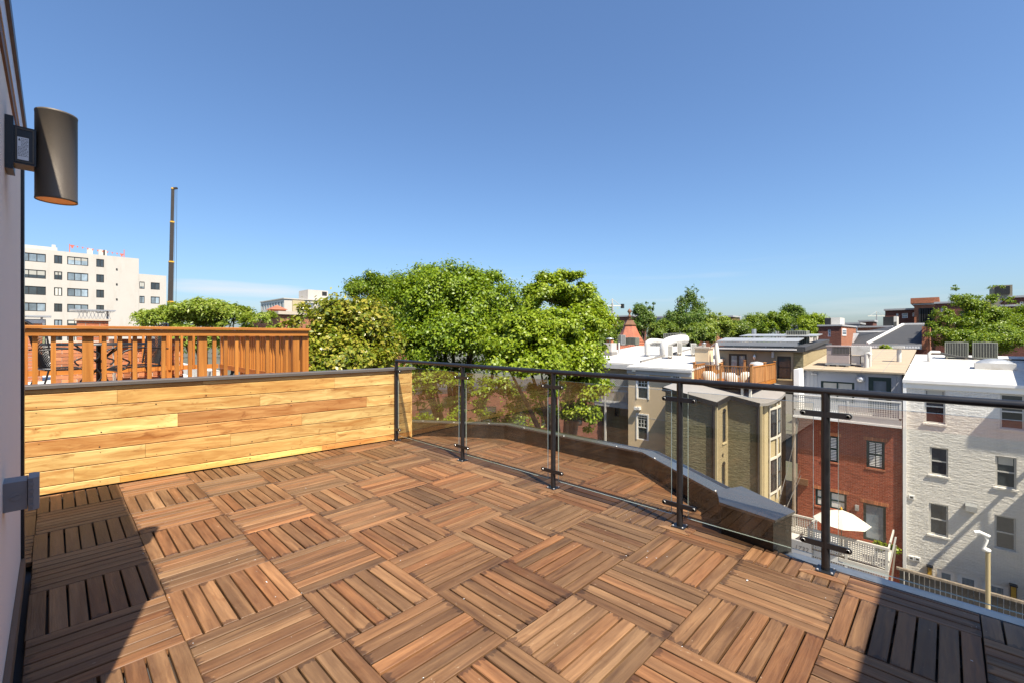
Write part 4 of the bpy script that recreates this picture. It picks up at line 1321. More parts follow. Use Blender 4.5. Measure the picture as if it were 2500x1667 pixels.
for px_, py_, lab in ((2270, 1396, 'black iron coach lantern beside the left garage window'), (2474, 1444, 'black iron coach lantern at the right end of the garage windows')):
    c = P(px_, py_, Y=WYF - .12)
    l = thing('wall_lantern', lab, 'lantern', (c.x, WYF, c.z), 'coach lanterns on the white house')
    MB().box(c.x - .13, c.x + .13, WYF - .3, WYF - .04, c.z + .30, c.z + .36).box(c.x - .10, c.x + .10, WYF - .26, WYF - .06, c.z - .34, c.z - .30).build('cap', M['black'], l)
    fr = MB()
    for a in (-.1, .09):
        for b in (-.26, -.07):
            fr.box(c.x + a, c.x + a + .012, WYF + b, WYF + b + .012, c.z - .30, c.z + .30)
    fr.build('frame', M['black'], l)
    bx(c.x - .08, c.x + .08, WYF - .24, WYF - .08, c.z - .29, c.z + .29).build('glass', M['yellow'], l)
    bx(c.x - .05, c.x + .05, WYF - .05, WYF - .002, c.z - .3, c.z + .3).build('back_plate', M['black'], l)
sm = MB()
for k in range(1, 6):
    x = WX0 + k * 1.0
    sm.add([(x, WYF, WZ + .004), (x + .05, WYF, WZ + .004), (x + .05, 44.4, .072), (x, 44.4, .072)], [(0, 1, 2, 3)])
for y, x0_, x1_ in ((34.2, WX0 + .2, 1.5), (36.0, 0.3, 3.2), (39.5, WX0, 2.4), (41.0, .5, 3.4)):
    z = WZ + (y - WYF) * (.07 - WZ) / 13.1 + .005
    sm.add([(x0_, y, z), (x1_, y, z), (x1_, y + .06, z + .004), (x0_, y + .06, z + .004)], [(0, 1, 2, 3)])
for x, y, w, d in ((-.9, 36.2, .5, .7), (1.1, 34.0, .8, .5), (.2, 39.6, .7, .6), (2.6, 33.2, 1.0, .4)):
    z = lambda yy: WZ + (yy - WYF) * (.07 - WZ) / 13.1 + .008
    sm.add([(x, y, z(y)), (x + w, y, z(y)), (x + w, y + d, z(y + d)), (x, y + d, z(y + d))], [(0, 1, 2, 3)])
tag(sm.build('roof_seams', M['pale_grey'], wh), kind='stuff')
# roof furniture of the white house


def wroof(y):
    return WZ + (y - WYF) * (.07 - WZ) / 13.1


for px_, lab in ((2335, 'square grey green condenser on the white roof, the one nearer the tan roof'), (2404, 'square grey green condenser on the white roof, the one nearer the skylight')):
    c = P(px_, 874, Y=42.3)
    condenser('condenser', lab, c.x, 42.3, wroof(42.3) + .0, 1.12, .85, 1.08, M['green_metal'], 'condensers on the white roof', 8)
sk = thing('skylight', 'white domed skylight on a kerb on the white roof', 'skylight', (2.2, 37.4, wroof(37.4)))
cs = P(2428, 905, Y=37.4)
cx = cs.x
bx(cx - .8, cx + .8, 36.9, 37.9, wroof(36.9) - .02, wroof(37.4) + .33).build('kerb', M['white_roof'], sk)
dm = MB()
vs, fs = [], []
for i in range(7):
    for k in range(13):
        u, v = i / 6, k / 12
        vs.append((cx - .76 + 1.52 * v, 36.93 + .94 * u, wroof(37.4) + .331 + .26 * (math.sin(math.pi * u) ** .6) * (math.sin(math.pi * v) ** .6)))
for i in range(6):
    for k in range(12):
        fs.append((i * 13 + k, i * 13 + k + 1, (i + 1) * 13 + k + 1, (i + 1) * 13 + k))
dm.add(vs, fs, True)
dm.build('dome', M['galv'], sk)
pw = thing('party_parapet', 'white party wall parapet stepping along the edge of the white roof', 'parapet', (4.2, 38, WZ))
MB().prism([(3.9, 35.5), (4.4, 35.5), (4.4, 44.4), (3.9, 44.4)], [wroof(35.5) - .03] * 2 + [wroof(44.4) - .03] * 2, [wroof(35.5) + 1.15] * 2 + [wroof(44.4) + 1.1] * 2).build('wall', M['white_roof'], pw)
MB().prism([(3.86, 35.45), (4.44, 35.45), (4.44, 44.44), (3.86, 44.44)], [wroof(35.5) + 1.151] * 2 + [wroof(44.4) + 1.101] * 2, [wroof(35.5) + 1.22] * 2 + [wroof(44.4) + 1.17] * 2).build('coping', M['galv'], pw)
pc = thing('brick_stack', 'dark brick chimney stack beyond the white party wall', 'chimney', (3.6, 46, -1))
bx(3.85, 4.9, 45.2, 46.2, -2, 2.0).build('shaft', M['brown_brick'], pc)
bx(3.78, 4.97, 45.13, 46.27, 2.0, 2.12).build('cap', M['mortar'], pc)
cd = thing('condensate_pipe', 'bent white conduit feeding the condensers across the white roof', 'pipe', (0, 40, -.3))
y = 40.2
c1 = P(2268, 885, Y=y)
zr = wroof(y)
MB().tube([(c1.x, y, zr), (c1.x, y, zr + .5), (c1.x + .1, y + .1, zr + .62), (c1.x + .5, y + .4, zr + .6)], .09, 10).build('gooseneck', M['white_roof'], cd)
for k in range(3):
    MB().tube([(c1.x + .45, y + .4, zr + .6 - k * .04), (c1.x + 1.3, y + .9, zr + .35 - k * .03), (c1.x + 2.2, y + 1.5, zr + .22)], .04, 7).build('hose', M['dark_wire'], cd)
MB().tube([(c1.x + 2.2, y + 1.2, zr + .2), (c1.x + 4.6, y + 1.3, zr + .2)], .05, 7).build('hose', M['dark_wire'], cd)

# wing of the house beyond, out of frame on the right: it throws the slanting shadows on the white wall
gw = thing('grey_wing', 'pale wing with a roof slab and rail beyond the right edge of the white house', 'house', (6, 32, GZ))
bx(4.45, 9, 31.55, 44, GZ, 2.0).build('wall', M['white_brick'], gw)
bx(4.43, 9, 30.27, 44.1, 2.01, 2.57).build('roof_slab', M['white_roof'], gw)
bx(4.46, 9, 29.2, 31.53, GZ, -2.75).build('lower_storey', M['white_brick'], gw)
bx(4.46, 4.55, 29.2, 31.53, -1.92, -1.74).build('top_rail', M['white_paint'], gw)
for y in (29.25, 30.4):
    bx(4.46, 4.54, y, y + .09, -2.75, -1.92).build('rail_post', M['white_paint'], gw)

# ------------------------------------------------------------------ red brick house with lattice balcony
rh = thing('red_brick_house', 'red brick row house with a grey boarded top storey and lattice balcony', 'house', (-4.1, 34, GZ))
RX0, RX1 = -6.5, -1.70
opB, opA, opC, opD = so(2115, 2160, 1076, 1143), so(2006, 2048, 1063, 1126), so(1990, 2067, 1199, 1240), so(2107, 2163, 1231, 1322)
body = MB()
wall_face(body, S, RX0, RX1, GZ, -3.40, [opA, opB, opC, opD], .14)
body.quad((RX0, WYF, GZ), (RX0, WYF, -3.4), (RX0, 46, -3.4), (RX0, 46, GZ))
body.box(RX0 + .01, RX1 - .01, WYF + .3, 46, GZ, -3.42)
body.build('wall', M['red_brick'], rh)
for h in (opA, opB):
    w = window(rh, S, *h, M['green_frame'], M['pane'], 1, 2, .09, .12, None, None)
    sh = MB()
    n = 15
    for c in range(2):
        for k in range(n):
            z = h[2] + .14 + (h[3] - h[2] - .28) * k / (n - 1)
            a0 = h[0] + .11 + (h[1] - h[0] - .22) * c / 2 + .02
            S.box(sh, a0, a0 + (h[1] - h[0] - .22) / 2 - .04, z - .022, z + .022, -.095, -.075)
    tag(sh.build('shutter_louvres', M['white_paint'], w), kind='stuff')
window(rh, S, *opC, M['green_frame'], M['pane'], 2, 2, .09, .12, None, (M['blind'], .0))
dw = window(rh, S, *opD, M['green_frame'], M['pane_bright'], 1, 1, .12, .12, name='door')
for h in (opA, opB, opC, opD):      # soldier-course heads and brick sills
    nb_ = max(5, int((h[1] - h[0] + .3) / .09))
    for k in range(nb_):
        a = h[0] - .12 + (h[1] - h[0] + .24) * k / nb_
        S.box(m2 := MB(), a + .006, a + (h[1] - h[0] + .24) / nb_ - .006, h[3] + .012, h[3] + .20, .001, .012)
        m2.build('brick', M['brick_piece'], rh)
    if h is not opD:
        S.box(m2 := MB(), h[0] - .03, h[1] + .03, h[2] - .09, h[2] - .004, -.1, .035)
        m2.build('sill', M['orange_brick'], rh)
MB().prism([(RX0 - .12, 31.12), (RX1 - .02, 31.12), (RX1 - .02, 33), (RX0 - .12, 33)], -3.38, -3.05).build('balcony_slab', M['grey_paint'], rh)
bx(RX0 - .15, RX1, 31.05, 31.12, -3.44, -3.33).build('gutter', M['gutter'], rh)
lat = MB()
BZ0, BZ1 = -2.95, -2.12
for a, b in ((RX0 - .08, -4.05), (-3.95, -1.80)):
    n = int((b - a) / .10)
    for k in range(n + 1):
        x = a + (b - a) * k / n
        lat.box(x - .022, x + .022, 31.14, 31.15, BZ0, BZ1)
    for k in range(9):
        z = BZ0 + (BZ1 - BZ0) * k / 8
        lat.box(a, b, 31.15, 31.16, z - .022, z + .022)
tag(lat.build('lattice_panel', M['pale_grey'], rh), kind='stuff')
for x in (RX0 - .08, -4.0, -1.77):
    bx(x - .05, x + .05, 31.13, 31.23, -3.05, -2.05).build('balcony_post', M['pale_grey'], rh)
bx(RX0 - .12, RX1 - .02, 31.11, 31.25, -2.12, -2.06).build('balcony_rail', M['pale_grey'], rh)
bx(RX0 - .12, RX1 - .02, 31.13, 31.2, -3.04, -2.95).build('balcony_kerb', M['pale_grey'], rh)
G = Plane('S', 33.0)
gA, gD = so(2004, 2086, 931, 982, 33.0), so(2120, 2176, 920, 994, 33.0)
gD = (gD[0], gD[1], -3.0, gD[3])
body = MB()
wall_face(body, G, -6.42, RX1, -3.05, -.70, [gA, gD], .1)
body.box(-6.41, RX1 - .01, 33.2, 46, -3.3, -.72)
body.build('top_storey', M['grey_siding'], rh)
for k in range(24):
    x = -6.35 + k * .195
    if gA[0] < x < gA[1] or gD[0] < x < gD[1]: 
        bx(x, x + .02, 32.985, 32.999, max(gA[3], gD[3]) + .12, -.72).build('batten', M['grey_siding'], rh); continue
    bx(x, x + .02, 32.985, 32.999, -3.05, -.72).build('batten', M['grey_siding'], rh)
window(rh, G, *gA, M['green_frame'], M['pane'], 2, 1, .09, .09, None, (M['blind'], .0))
dd = window(rh, G, *gD, M['green_frame'], M['pane_bright'], 1, 1, .22, .09, name='balcony_door')
c = P(2101, 925, Y=32.9)
MB().lathe([(.02, -.16), (.17, -.14), (.20, 0), (.17, .14), (.02, .16)], (c.x, 32.95, c.z), 14).build('wall_light', M['steel'], rh)
bx(-6.05, -5.75, 32.85, 32.98, -.98, -.9).build('wall_light', M['steel'], rh)
bx(-6.72, -6.44, 31.6, 33.6, -3.04, -.62).build('fin_wall', M['white_paint'], rh)
tz0, tz1 = -.70, .30
MB().prism([(-6.55, 32.72), (RX1 + .02, 32.72), (RX1 + .02, 46), (-6.55, 46)], [tz0, tz0, tz1, tz1], [tz0 + .09, tz0 + .09, tz1 + .09, tz1 + .09]).build('roof', M['tan_roof'], rh)


def troof(y):
    return tz0 + .09 + (y - 32.72) * (tz1 - tz0) / 13.28


sm = MB()
for k in range(1, 5):
    sm.box(-6.5 + k * .97, -6.48 + k * .97, 32.75, 32.76, tz0 + .09, tz0 + .093)
for k in range(1, 5):
    x = -6.5 + k * .97
    sm.add([(x, 32.75, troof(32.75) + .004), (x + .03, 32.75, troof(32.75) + .004), (x + .03, 45.9, troof(45.9) + .004), (x, 45.9, troof(45.9) + .004)], [(0, 1, 2, 3)])
for k in range(9):
    y = 33.6 + k * 1.45
    sm.add([(-6.5, y, troof(y) + .004), (-1.72, y, troof(y) + .004), (-1.72, y + .03, troof(y + .03) + .004), (-6.5, y + .03, troof(y + .03) + .004)], [(0, 1, 2, 3)])
tag(sm.build('roof_seams', M['grey_roof'], rh), kind='stuff')
bx(RX1 - .1, RX1 + .02, 32.95, 33.0, -3.05, -.72).build('corner_board', M['dark_frame'], rh)
c = P(1960, 1174, Y=WYF)
bx(c.x - .28, c.x + .28, WYF - .16, WYF - .01, c.z - .18, c.z + .18).build('meter_box', M['soffit'], rh)
c = P(2093, 1237, Y=WYF)
bx(c.x - .08, c.x + .08, WYF - .22, WYF - .01, c.z - .14, c.z + .14).build('porch_light', M['galv'], rh)
# air handler on the tan roof
hv = thing('rooftop_air_handler', 'large mauve grey air handler with a white duct on the tan roof', 'air conditioner', (-4.6, 34.6, troof(34.6)))
h0 = P(2018, 893, Y=34.3); h1 = P(2073, 893, Y=34.3)
ux0, ux1, uz = h0.x, h1.x, troof(34.2)
bx(ux0, ux1, 34.3, 35.6, uz + .22, uz + .72).build('lower_casing', M['mauve_metal'], hv)
bx(ux0, ux1, 34.31, 35.59, uz + .74, uz + 1.24).build('upper_casing', M['mauve_metal'], hv)
for k in range(12):
    x = ux0 + .32 + k * .075
    bx(x, x + .035, 34.28, 34.31, uz + .80, uz + 1.20).build('louvre', M['grille'], hv)
bx(ux0 - .04, ux1 + .04, 34.26, 35.64, uz + 1.241, uz + 1.30).build('lid', M['mauve_metal'], hv)
bx(ux0 - .06, ux1 + .06, 34.25, 34.35, uz + .1, uz + .215).build('skid', M['galv'], hv)
bx(ux0 - .06, ux1 + .06, 35.5, 35.6, uz + .1, uz + .215).build('skid', M['galv'], hv)
for x in (ux0 + .1, (ux0 + ux1) / 2, ux1 - .1):
    bx(x - .06, x + .06, 34.2, 35.7, uz - .02, uz + .095).build('sleeper', M['silver_wood'], hv)
bx(ux1 + .06, ux1 + 1.0, 34.6, 35.3, uz + .75, uz + 1.28).build('duct', M['white_roof'], hv)
bx(ux1 + .55, ux1 + 1.0, 34.62, 35.28, uz + .0, uz + .748).build('duct_drop', M['white_roof'], hv)
bx(ux1 + .06, ux1 + .5, 34.7, 35.2, uz + .15, uz + .7).build('duct_leg', M['white_roof'], hv)
for px_, py_, h_, lab in ((2115, 897, .75, 'short white vent pipe with a bent head on the tan roof'), (2195, 878, .85, 'white vent pipe with a wide cap at the edge of the tan roof')):
    y = 34.4 if px_ < 2150 else 37.8
    c = P(px_, py_, Y=y)
    v = thing('vent_pipe', lab, 'vent pipe', (c.x, y, troof(y)))
    MB().tube([(c.x, y, troof(y) - .02), (c.x, y, troof(y) + h_)], .12, 12).build('pipe', M['white_roof'], v)
    if px_ < 2150: MB().tube([(c.x, y, troof(y) + h_ - .05), (c.x + .02, y, troof(y) + h_ + .08), (c.x + .14, y, troof(y) + h_ + .1), (c.x + .2, y, troof(y) + h_)], .11, 10).build('bend', M['white_roof'], v)
    else: bx(c.x - .26, c.x + .26, y - .2, y + .2, troof(y) + h_, troof(y) + h_ + .14).build('cap', M['white_roof'], v)

# porch with lattice guard, umbrella and steps
pr = thing('lattice_porch', 'pale grey timber porch with lattice panels behind the red brick house', 'porch', (-3.6, 29.6, GZ))
PY, PF = 28.4, -10.05
L0, L1 = P(1972, 1300, Y=PY).x, P(2168, 1300, Y=PY).x
bx(L0 - 2.0, L1, PY + .05, WYF - .05, PF - .16, PF).build('floor', M['pale_grey'], pr)
lat = MB()
for z0, z1 in ((PF + .12, PF + 1.0), (PF - 1.25, PF - .3)):
    for a, b in ((L0 + .1, (L0 + L1) / 2 - .05), ((L0 + L1) / 2 + .07, L1 - .1)):
        n = int((b - a) / .095)
        for k in range(n + 1):
            x = a + (b - a) * k / n
            lat.box(x - .024, x + .024, PY, PY + .012, z0, z1)
        m_ = int((z1 - z0) / .095)
        for k in range(m_ + 1):
            z = z0 + (z1 - z0) * k / m_
            lat.box(a, b, PY + .012, PY + .024, z - .024, z + .024)
tag(lat.build('lattice_panel', M['pale_grey'], pr), kind='stuff')
for x in (L0 + .05, (L0 + L1) / 2 + .01, L1 - .05):
    bx(x - .055, x + .055, PY - .02, PY + .09, GZ, PF + 1.05).build('porch_post', M['pale_grey'], pr)
for z0, z1 in ((PF + 1.0, PF + 1.12), (PF - .3, PF + .0), (PF - 1.38, PF - 1.25)):
    bx(L0 - .02, L1 + .02, PY - .03, PY + .10, z0, z1).build('porch_rail', M['pale_grey'], pr)
bx(L1 - .02, L1 + .04, PY + .1, WYF - .1, PF + .95, PF + 1.1).build('porch_rail', M['pale_grey'], pr)
bx(L0 - .04, L0 + .02, PY + .1, PY + 1.6, PF + .95, PF + 1.1).build('porch_rail', M['pale_grey'], pr)
# upper landing with its own lattice
lat2 = MB()
a, b = L0 - 1.75, L0 + .1
for k in range(17):
    x = a + (b - a) * k / 16
    lat2.box(x - .024, x + .024, PY + 1.7, PY + 1.712, PF + .05, PF + 1.0)
for k in range(10):
    z = PF + .05 + .95 * k / 9
    lat2.box(a, b, PY + 1.712, PY + 1.724, z - .024, z + .024)
tag(lat2.build('stair_lattice', M['pale_grey'], pr), kind='stuff')
bx(a - .05, b + .05, PY + 1.68, PY + 1.78, PF + 1.0, PF + 1.1).build('porch_rail', M['pale_grey'], pr)
bx(a - .05, a + .05, PY + 1.68, PY + 1.78, GZ, PF + 1.15).build('porch_post', M['pale_grey'], pr)
bx(a - .02, a + .04, PY + 1.78, WYF - .1, PF + .98, PF + 1.1).build('porch_rail', M['pale_grey'], pr)
bn = P(1958, 1340, Y=PY - .4)
bin_ = thing('utility_panel', 'pale grey panel with the number 1732 scrawled on it beside the lattice porch', 'panel', (bn.x, PY - .4, GZ))
bx(bn.x - .48, bn.x + .42, PY - .45, PY - .3, GZ, bn.z + .42).build('sheet', M['grey_siding'], bin_)
fc = bpy.data.curves.new('number', 'FONT'); fc.body = '1732'; fc.size = .33; fc.align_x = 'CENTER'; fc.shear = .15
tmp = bpy.data.objects.new('number', fc); C.objects.link(tmp)
nm = bpy.data.meshes.new_from_object(tmp.evaluated_get(bpy.context.evaluated_depsgraph_get()))
bpy.data.objects.remove(tmp)
nm.materials.clear()
fo = link('number', nm, M['print'], bin_)
fo.location = Vector((bn.x - .02, PY - .455, bn.z - .05)) - wloc(bin_); fo.rotation_euler = (R(90), 0, 0)

um = P(2054, 1243, D=23.4)
umb = thing('patio_umbrella', 'open cream patio umbrella shading the porch of the red brick house', 'umbrella', (um.x, um.y, PF))
vs = [(um.x, um.y, um.z)]
for k in range(8):
    a = 2 * math.pi * k / 8 + .2
    vs.append((um.x + 1.25 * math.cos(a), um.y + 1.25 * math.sin(a), um.z - .62))
mid = [(um.x + .75 * math.cos(2 * math.pi * k / 8 + .2), um.y + .75 * math.sin(2 * math.pi * k / 8 + .2), um.z - .30) for k in range(8)]
for k in range(8):
    j = (k + 1) % 8
    MB().add([vs[0], mid[k], mid[j], vs[1 + k], vs[1 + j]], [(0, 1, 2), (1, 3, 4, 2)]).build('canopy_panel', M['canvas'], umb)
MB().tube([(um.x, um.y, PF), (um.x, um.y, um.z + .02)], .025, 8).build('pole', M['silver_wood'], umb)
MB().lathe([(.045, 0), (.06, .06), (.0, .16)], (um.x, um.y, um.z), 8).build('finial', M['yellow'], umb)

# fence, leaning boards, pole of the yard
yf = thing('yard_fence', 'dark slatted yard fence with light gaps in front of the white brick house', 'fence', (2, 29.4, GZ))
FY = 29.5
f0, f1 = P(2195, 1400, Y=FY).x, 3.6
ftop = -10.25
bx(f0 - .1, f1, FY - .07, FY + .09, ftop, ftop + .10).build('top_rail', M['silver_wood'], yf)
bx(f0 - .1, f1, FY - .04, FY + .05, GZ + .12, GZ + .25).build('bottom_rail', M['silver_wood'], yf)
n = int((f1 - f0) / .185)
slat = bx(-.078, .078, -.015, .015, 0, ftop - GZ - .25).mesh('slat'); slat.materials.append(M['dark_frame'])
for k in range(n):
    link('slat', slat, None, yf, (f0 + .1 + k * .185 - 2, FY - 29.4, .25))
for x in (f0 + 1.75, f0 + 3.6):
    bx(x - .06, x + .06, FY + .02, FY + .10, GZ, ftop).build('post', M['silver_wood'], yf)
for k, (p0, p1, w) in enumerate((((2187, 1330), (2172, 1462), .16), ((2187, 1310), (2170, 1390), .18))):
    a, b = P(p0[0], p0[1], Y=28.7 + k * .5), P(p1[0], p1[1], Y=28.3 + k * .5)
    t = thing('leaning_board', ('tall weathered board leaning against the white downspout' if k == 0 else 'shorter pale board leaning at the end of the lattice porch'), 'board', (b.x, b.y, b.z - .6))
    b2 = a + (b - a) * 1.25
    MB().beam(b2, a, w, .06, up=(1, 0, 0)).build('board', M['silver_wood'] if k == 0 else M['pale_grey'], t)
pb, pt = P(2412, 1480, Y=27.0), P(2408, 1342, Y=27.0)
vp = thing('vent_stack', 'mossy pale vent pole with a bent head in front of the white house', 'pole', (pb.x, 27.0, GZ))
MB().tube([(pb.x, 27.0, GZ), (pb.x, 27.0, pt.z)], .075, 12).build('shaft', M['cream_frame'], vp)
MB().lathe([(.09, 0), (.14, .03), (.14, .10), (.08, .14)], (pt.x, 27.0, pt.z - .05), 12).build('collar', M['white_paint'], vp)
q = P(2399, 1303, Y=27.0)
MB().tube([(pt.x - .1, 27.0, pt.z), (q.x + .12, 27.0, q.z - .2), (q.x + .05, 27.0, q.z)], .06, 10).build('bend', M['white_paint'], vp)
MB().tube([(q.x + .2, 27.0, q.z - .05), (q.x - .1, 27.0, q.z + .06), (q.x - .25, 26.95, q.z + .02)], .075, 10).build('head', M['white_paint'], vp)

# ------------------------------------------------------------------ olive brick house with bay, deck and penthouse
oh = thing('olive_brick_house', 'olive painted brick house with tan returns and a curved window bay', 'house', (-9.8, 30, GZ))


def oz(x, y):
    return -2.38 - .19 * (x + 9.3) + .09 * (y - 25.8)


OP = [(-12.2, 25.8), (-9.3, 25.8), (-9.3, 27.9), (-7.6, 27.9), (-7.6, 33.6), (-12.2, 33.6)]
ow = MB()
ow.prism([(-12.2, 25.8), (-9.45, 25.8), (-9.45, 33.6), (-12.2, 33.6)], GZ, [oz(-12.2, 25.8), oz(-9.3, 25.8), oz(-9.3, 33.6), oz(-12.2, 33.6)])
ow.prism([(-9.45, 27.9), (-7.62, 27.9), (-7.62, 33.6), (-9.45, 33.6)], GZ, [oz(-9.3, 27.9), oz(-7.6, 27.9), oz(-7.6, 33.6), oz(-9.3, 33.6)])
ow.build('wall', M['olive_brick'], oh)
rt = MB()
E93, E76 = Plane('E', -9.3), Plane('E', -7.6)
arch = [(P(1764, 1040, X=-9.3).y, P(1772.5, 1040, X=-9.3).y, P(1768, 1079, X=-9.3).z, P(1768, 1004, X=-9.3).z), (P(1762, 1150, X=-9.3).y, P(1771, 1150, X=-9.3).y, P(1768, 1205, X=-9.3).z, P(1768, 1133, X=-9.3).z)]
wall_face(rt, E93, 25.8, 27.9, GZ, -2.30, arch, .1)
rt.build('return_wall', M['tan_brick'], oh)
for h in arch:
    w = window(oh, E93, *h, M['dark_frame'], M['pane'], 1, 2, .05, .09, M['cream_frame'])
    am = MB()
    for k in range(7):
        a0, a1 = math.pi * k / 7, math.pi * (k + 1) / 7
        cy_, r_ = (h[0] + h[1]) / 2, (h[1] - h[0]) / 2
        am.add([(-9.295, cy_ + r_ * math.cos(a0), h[3] + r_ * .7 * math.sin(a0)), (-9.295, cy_ + r_ * math.cos(a1), h[3] + r_ * .7 * math.sin(a1)), (-9.295, cy_, h[3])], [(0, 1, 2)])
    am.build('arch_head', M['dark_frame'], w)
E76f = MB()
wall_face(E76f, E76, 27.9, 33.6, GZ, -2.54, [], .1)
E76f.build('side_wall', M['tan_brick'], oh)
# star tie plate
sp = P(1765, 1110, X=-9.28)
MB().add([(-9.28, sp.y + (.17 if k % 2 == 0 else .07) * math.sin(k * math.pi / 5), sp.z + (.17 if k % 2 == 0 else .07) * math.cos(k * math.pi / 5)) for k in range(10)], [tuple(range(10))]).build('star_plate', M['black'], oh)
rf = MB()
ov = .16
rf.prism([(-12.3, 25.8 - ov), (-9.3 + ov, 25.8 - ov), (-9.3 + ov, 27.9 - ov), (-7.6 + .05, 27.9 - ov), (-7.28, 28.3), (-7.15, 29.2), (-7.12, 30.6), (-7.2, 31.8), (-7.55, 32.5), (-7.55, 33.6), (-12.3, 33.6)],
         [oz(*p) + .004 for p in ((-12.3, 25.64), (-9.14, 25.64), (-9.14, 27.74), (-7.55, 27.74), (-7.28, 28.3), (-7.15, 29.2), (-7.12, 30.6), (-7.2, 31.8), (-7.55, 32.5), (-7.55, 33.6), (-12.3, 33.6))],
         [oz(*p) + .16 for p in ((-12.3, 25.64), (-9.14, 25.64), (-9.14, 27.74), (-7.55, 27.74), (-7.28, 28.3), (-7.15, 29.2), (-7.12, 30.6), (-7.2, 31.8), (-7.55, 32.5), (-7.55, 33.6), (-12.3, 33.6))])
rf.build('roof', M['grey_roof'], oh)
eb = MB()
for (a, b) in (((-12.3, 25.62), (-9.12, 25.62)), ((-9.12, 25.62), (-9.12, 27.74)), ((-9.12, 27.72), (-7.55, 27.72))):
    eb.beam((a[0], a[1], oz(*a) + .06), (b[0], b[1], oz(*b) + .06), .07, .24)
eb.build('fascia', M['dark_frame'], oh)
for (x, y) in ((-9.34, 25.72), (-7.66, 27.82)):
    MB().tube([(x, y, GZ), (x, y, oz(x, y))], .07, 8).build('downspout', M['dark_frame'], oh)
    bx(x + .1, x + .2, y - .02, y + .075, GZ, oz(x, y) - .02).build('corner_board', M['cream_frame'], oh)
bay = [(-7.6, 28.75), (-7.42, 29.05), (-7.30, 30.15), (-7.34, 31.15), (-7.6, 32.0)]
bayb = MB().prism([(p[0] - .05, p[1]) for p in bay], P(1880, 1235, X=-7.45).z - .3, -2.6)
by = bayb.build('bay', M['cream_frame'], oh)
zA = (P(1880, 1066, X=-7.4).z, P(1880, 1001, X=-7.4).z)
zB = (P(1880, 1200, X=-7.4).z, P(1880, 1124, X=-7.4).z)
for k in range(4):
    pl = Plane('G', bay[k], bay[k + 1])
    if pl.L < .4: continue
    m_ = .13
    for z0, z1 in (zA, zB):
        window(by, pl, m_, pl.L - m_, z0, z1, M['dark_frame'], M['pane'] if k % 2 else M['pane_bright'], 1, 2, .06, -.02, None, None)
    tr = MB()
    for a in (.0, pl.L - .08):
        pl.box(tr, a, a + .08, zB[0] - .6, -2.6, .0, .05)
    for z in (zA[1] + .08, zA[0] - .12, zB[1] + .08, zB[0] - .12):
        pl.box(tr, .08, pl.L - .08, z - .07, z + .07, .0, .05)
    tr.build('bay_trim', M['canvas'], by)
# penthouse storey
pz = thing('taupe_penthouse', 'taupe stucco rooftop storey with french doors and solar panels', 'penthouse', (-9.2, 38, -2.4))
S2 = Plane('S', 33.6)
fd, pwn = so(1779, 1823, 863, 936, 33.6), so(1897, 1931, 869, 924, 33.6)
pm_ = MB()
wall_face(pm_, S2, -11.9, -6.62, -2.3, .38, [fd, pwn], .14)
pm_.box(-11.89, -6.63, 33.85, 43, -2.4, .36)
pm_.build('wall', M['olive_stucco'], pz)
MB().quad((-6.61, 33.6, -2.4), (-6.61, 43, -2.4), (-6.61, 43, .55), (-6.61, 33.6, .38)).build('party_wall', M['tan_brick'], pz)
bx(-7.15, -6.615, 33.56, 33.599, -2.4, .3).build('brick_quoin', M['olive_brick'], pz)
window(pz, S2, *fd, M['dark_frame'], M['pane_bright'], 2, 1, .14, .12, name='french_door')
window(pz, S2, *pwn, M['dark_frame'], M['pane'], 1, 2, .08, .12, M['cream_frame'])
MB().prism([(-12.0, 33.2), (-6.55, 33.2), (-6.55, 43.1), (-12.0, 43.1)], [.39, .39, .6, .6], [.62, .62, .85, .85]).build('roof', M['dark_roof'], pz)
bx(-12.02, -6.9, 33.08, 33.19, .50, .58).build('gutter', M['gutter'], pz)
c = P(1842, 871, Y=33.5)
MB().lathe([(.03, -.16), (.09, -.08), (.09, .1), (.02, .2)], (c.x, 33.48, c.z), 10).build('wall_light', M['steel'], pz)
c = P(1887, 864, Y=33.5)
MB().tube([(c.x, 33.45, c.z - .22), (c.x, 33.45, c.z + .22)], .08, 10).build('wall_light', M['grey_paint'], pz)
MB().prism([(-7.05, 33.3), (-6.45, 33.3), (-6.45, 41.5), (-7.05, 41.5)], [.45, .45, .95, .95], [.72, .72, 1.15, 1.15]).build('rake_parapet', M['dark_roof'], pz)
sp_ = thing('solar_array', 'row of flat tilted solar panels on the dark penthouse roof', 'solar panels', (-9.4, 36, .8))
for k in range(5):
    x0 = -12.1 + k * 1.03
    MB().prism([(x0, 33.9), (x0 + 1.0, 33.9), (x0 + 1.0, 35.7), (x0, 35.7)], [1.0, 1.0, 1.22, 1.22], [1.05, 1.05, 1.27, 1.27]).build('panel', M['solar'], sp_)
    bx(x0 + .1, x0 + .15, 34.0, 34.05, .64, 1.0).build('strut', M['galv'], sp_)
    bx(x0 + .1, x0 + .15, 35.5, 35.55, .68, 1.19).build('strut', M['galv'], sp_)
for k in range(4):
    x0 = -11.4 + k * 1.25
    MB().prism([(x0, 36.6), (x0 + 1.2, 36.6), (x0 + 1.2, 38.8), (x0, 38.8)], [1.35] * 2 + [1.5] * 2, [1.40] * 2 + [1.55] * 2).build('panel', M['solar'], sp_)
    bx(x0 + .1, x0 + .15, 36.7, 36.75, .7, 1.35).build('strut', M['galv'], sp_)
bx(-12.05, -7.0, 33.86, 33.895, .72, .98).build('frame_board', M['grey_paint'], sp_)
c = P(1950, 825, Y=38.5)
condenser('roof_condenser', 'squat grey green condenser beside the solar panels', c.x, 38.2, .72, 1.3, .9, 1.05, M['green_metal'], None, 8)
c = P(1841, 830, Y=39.5)
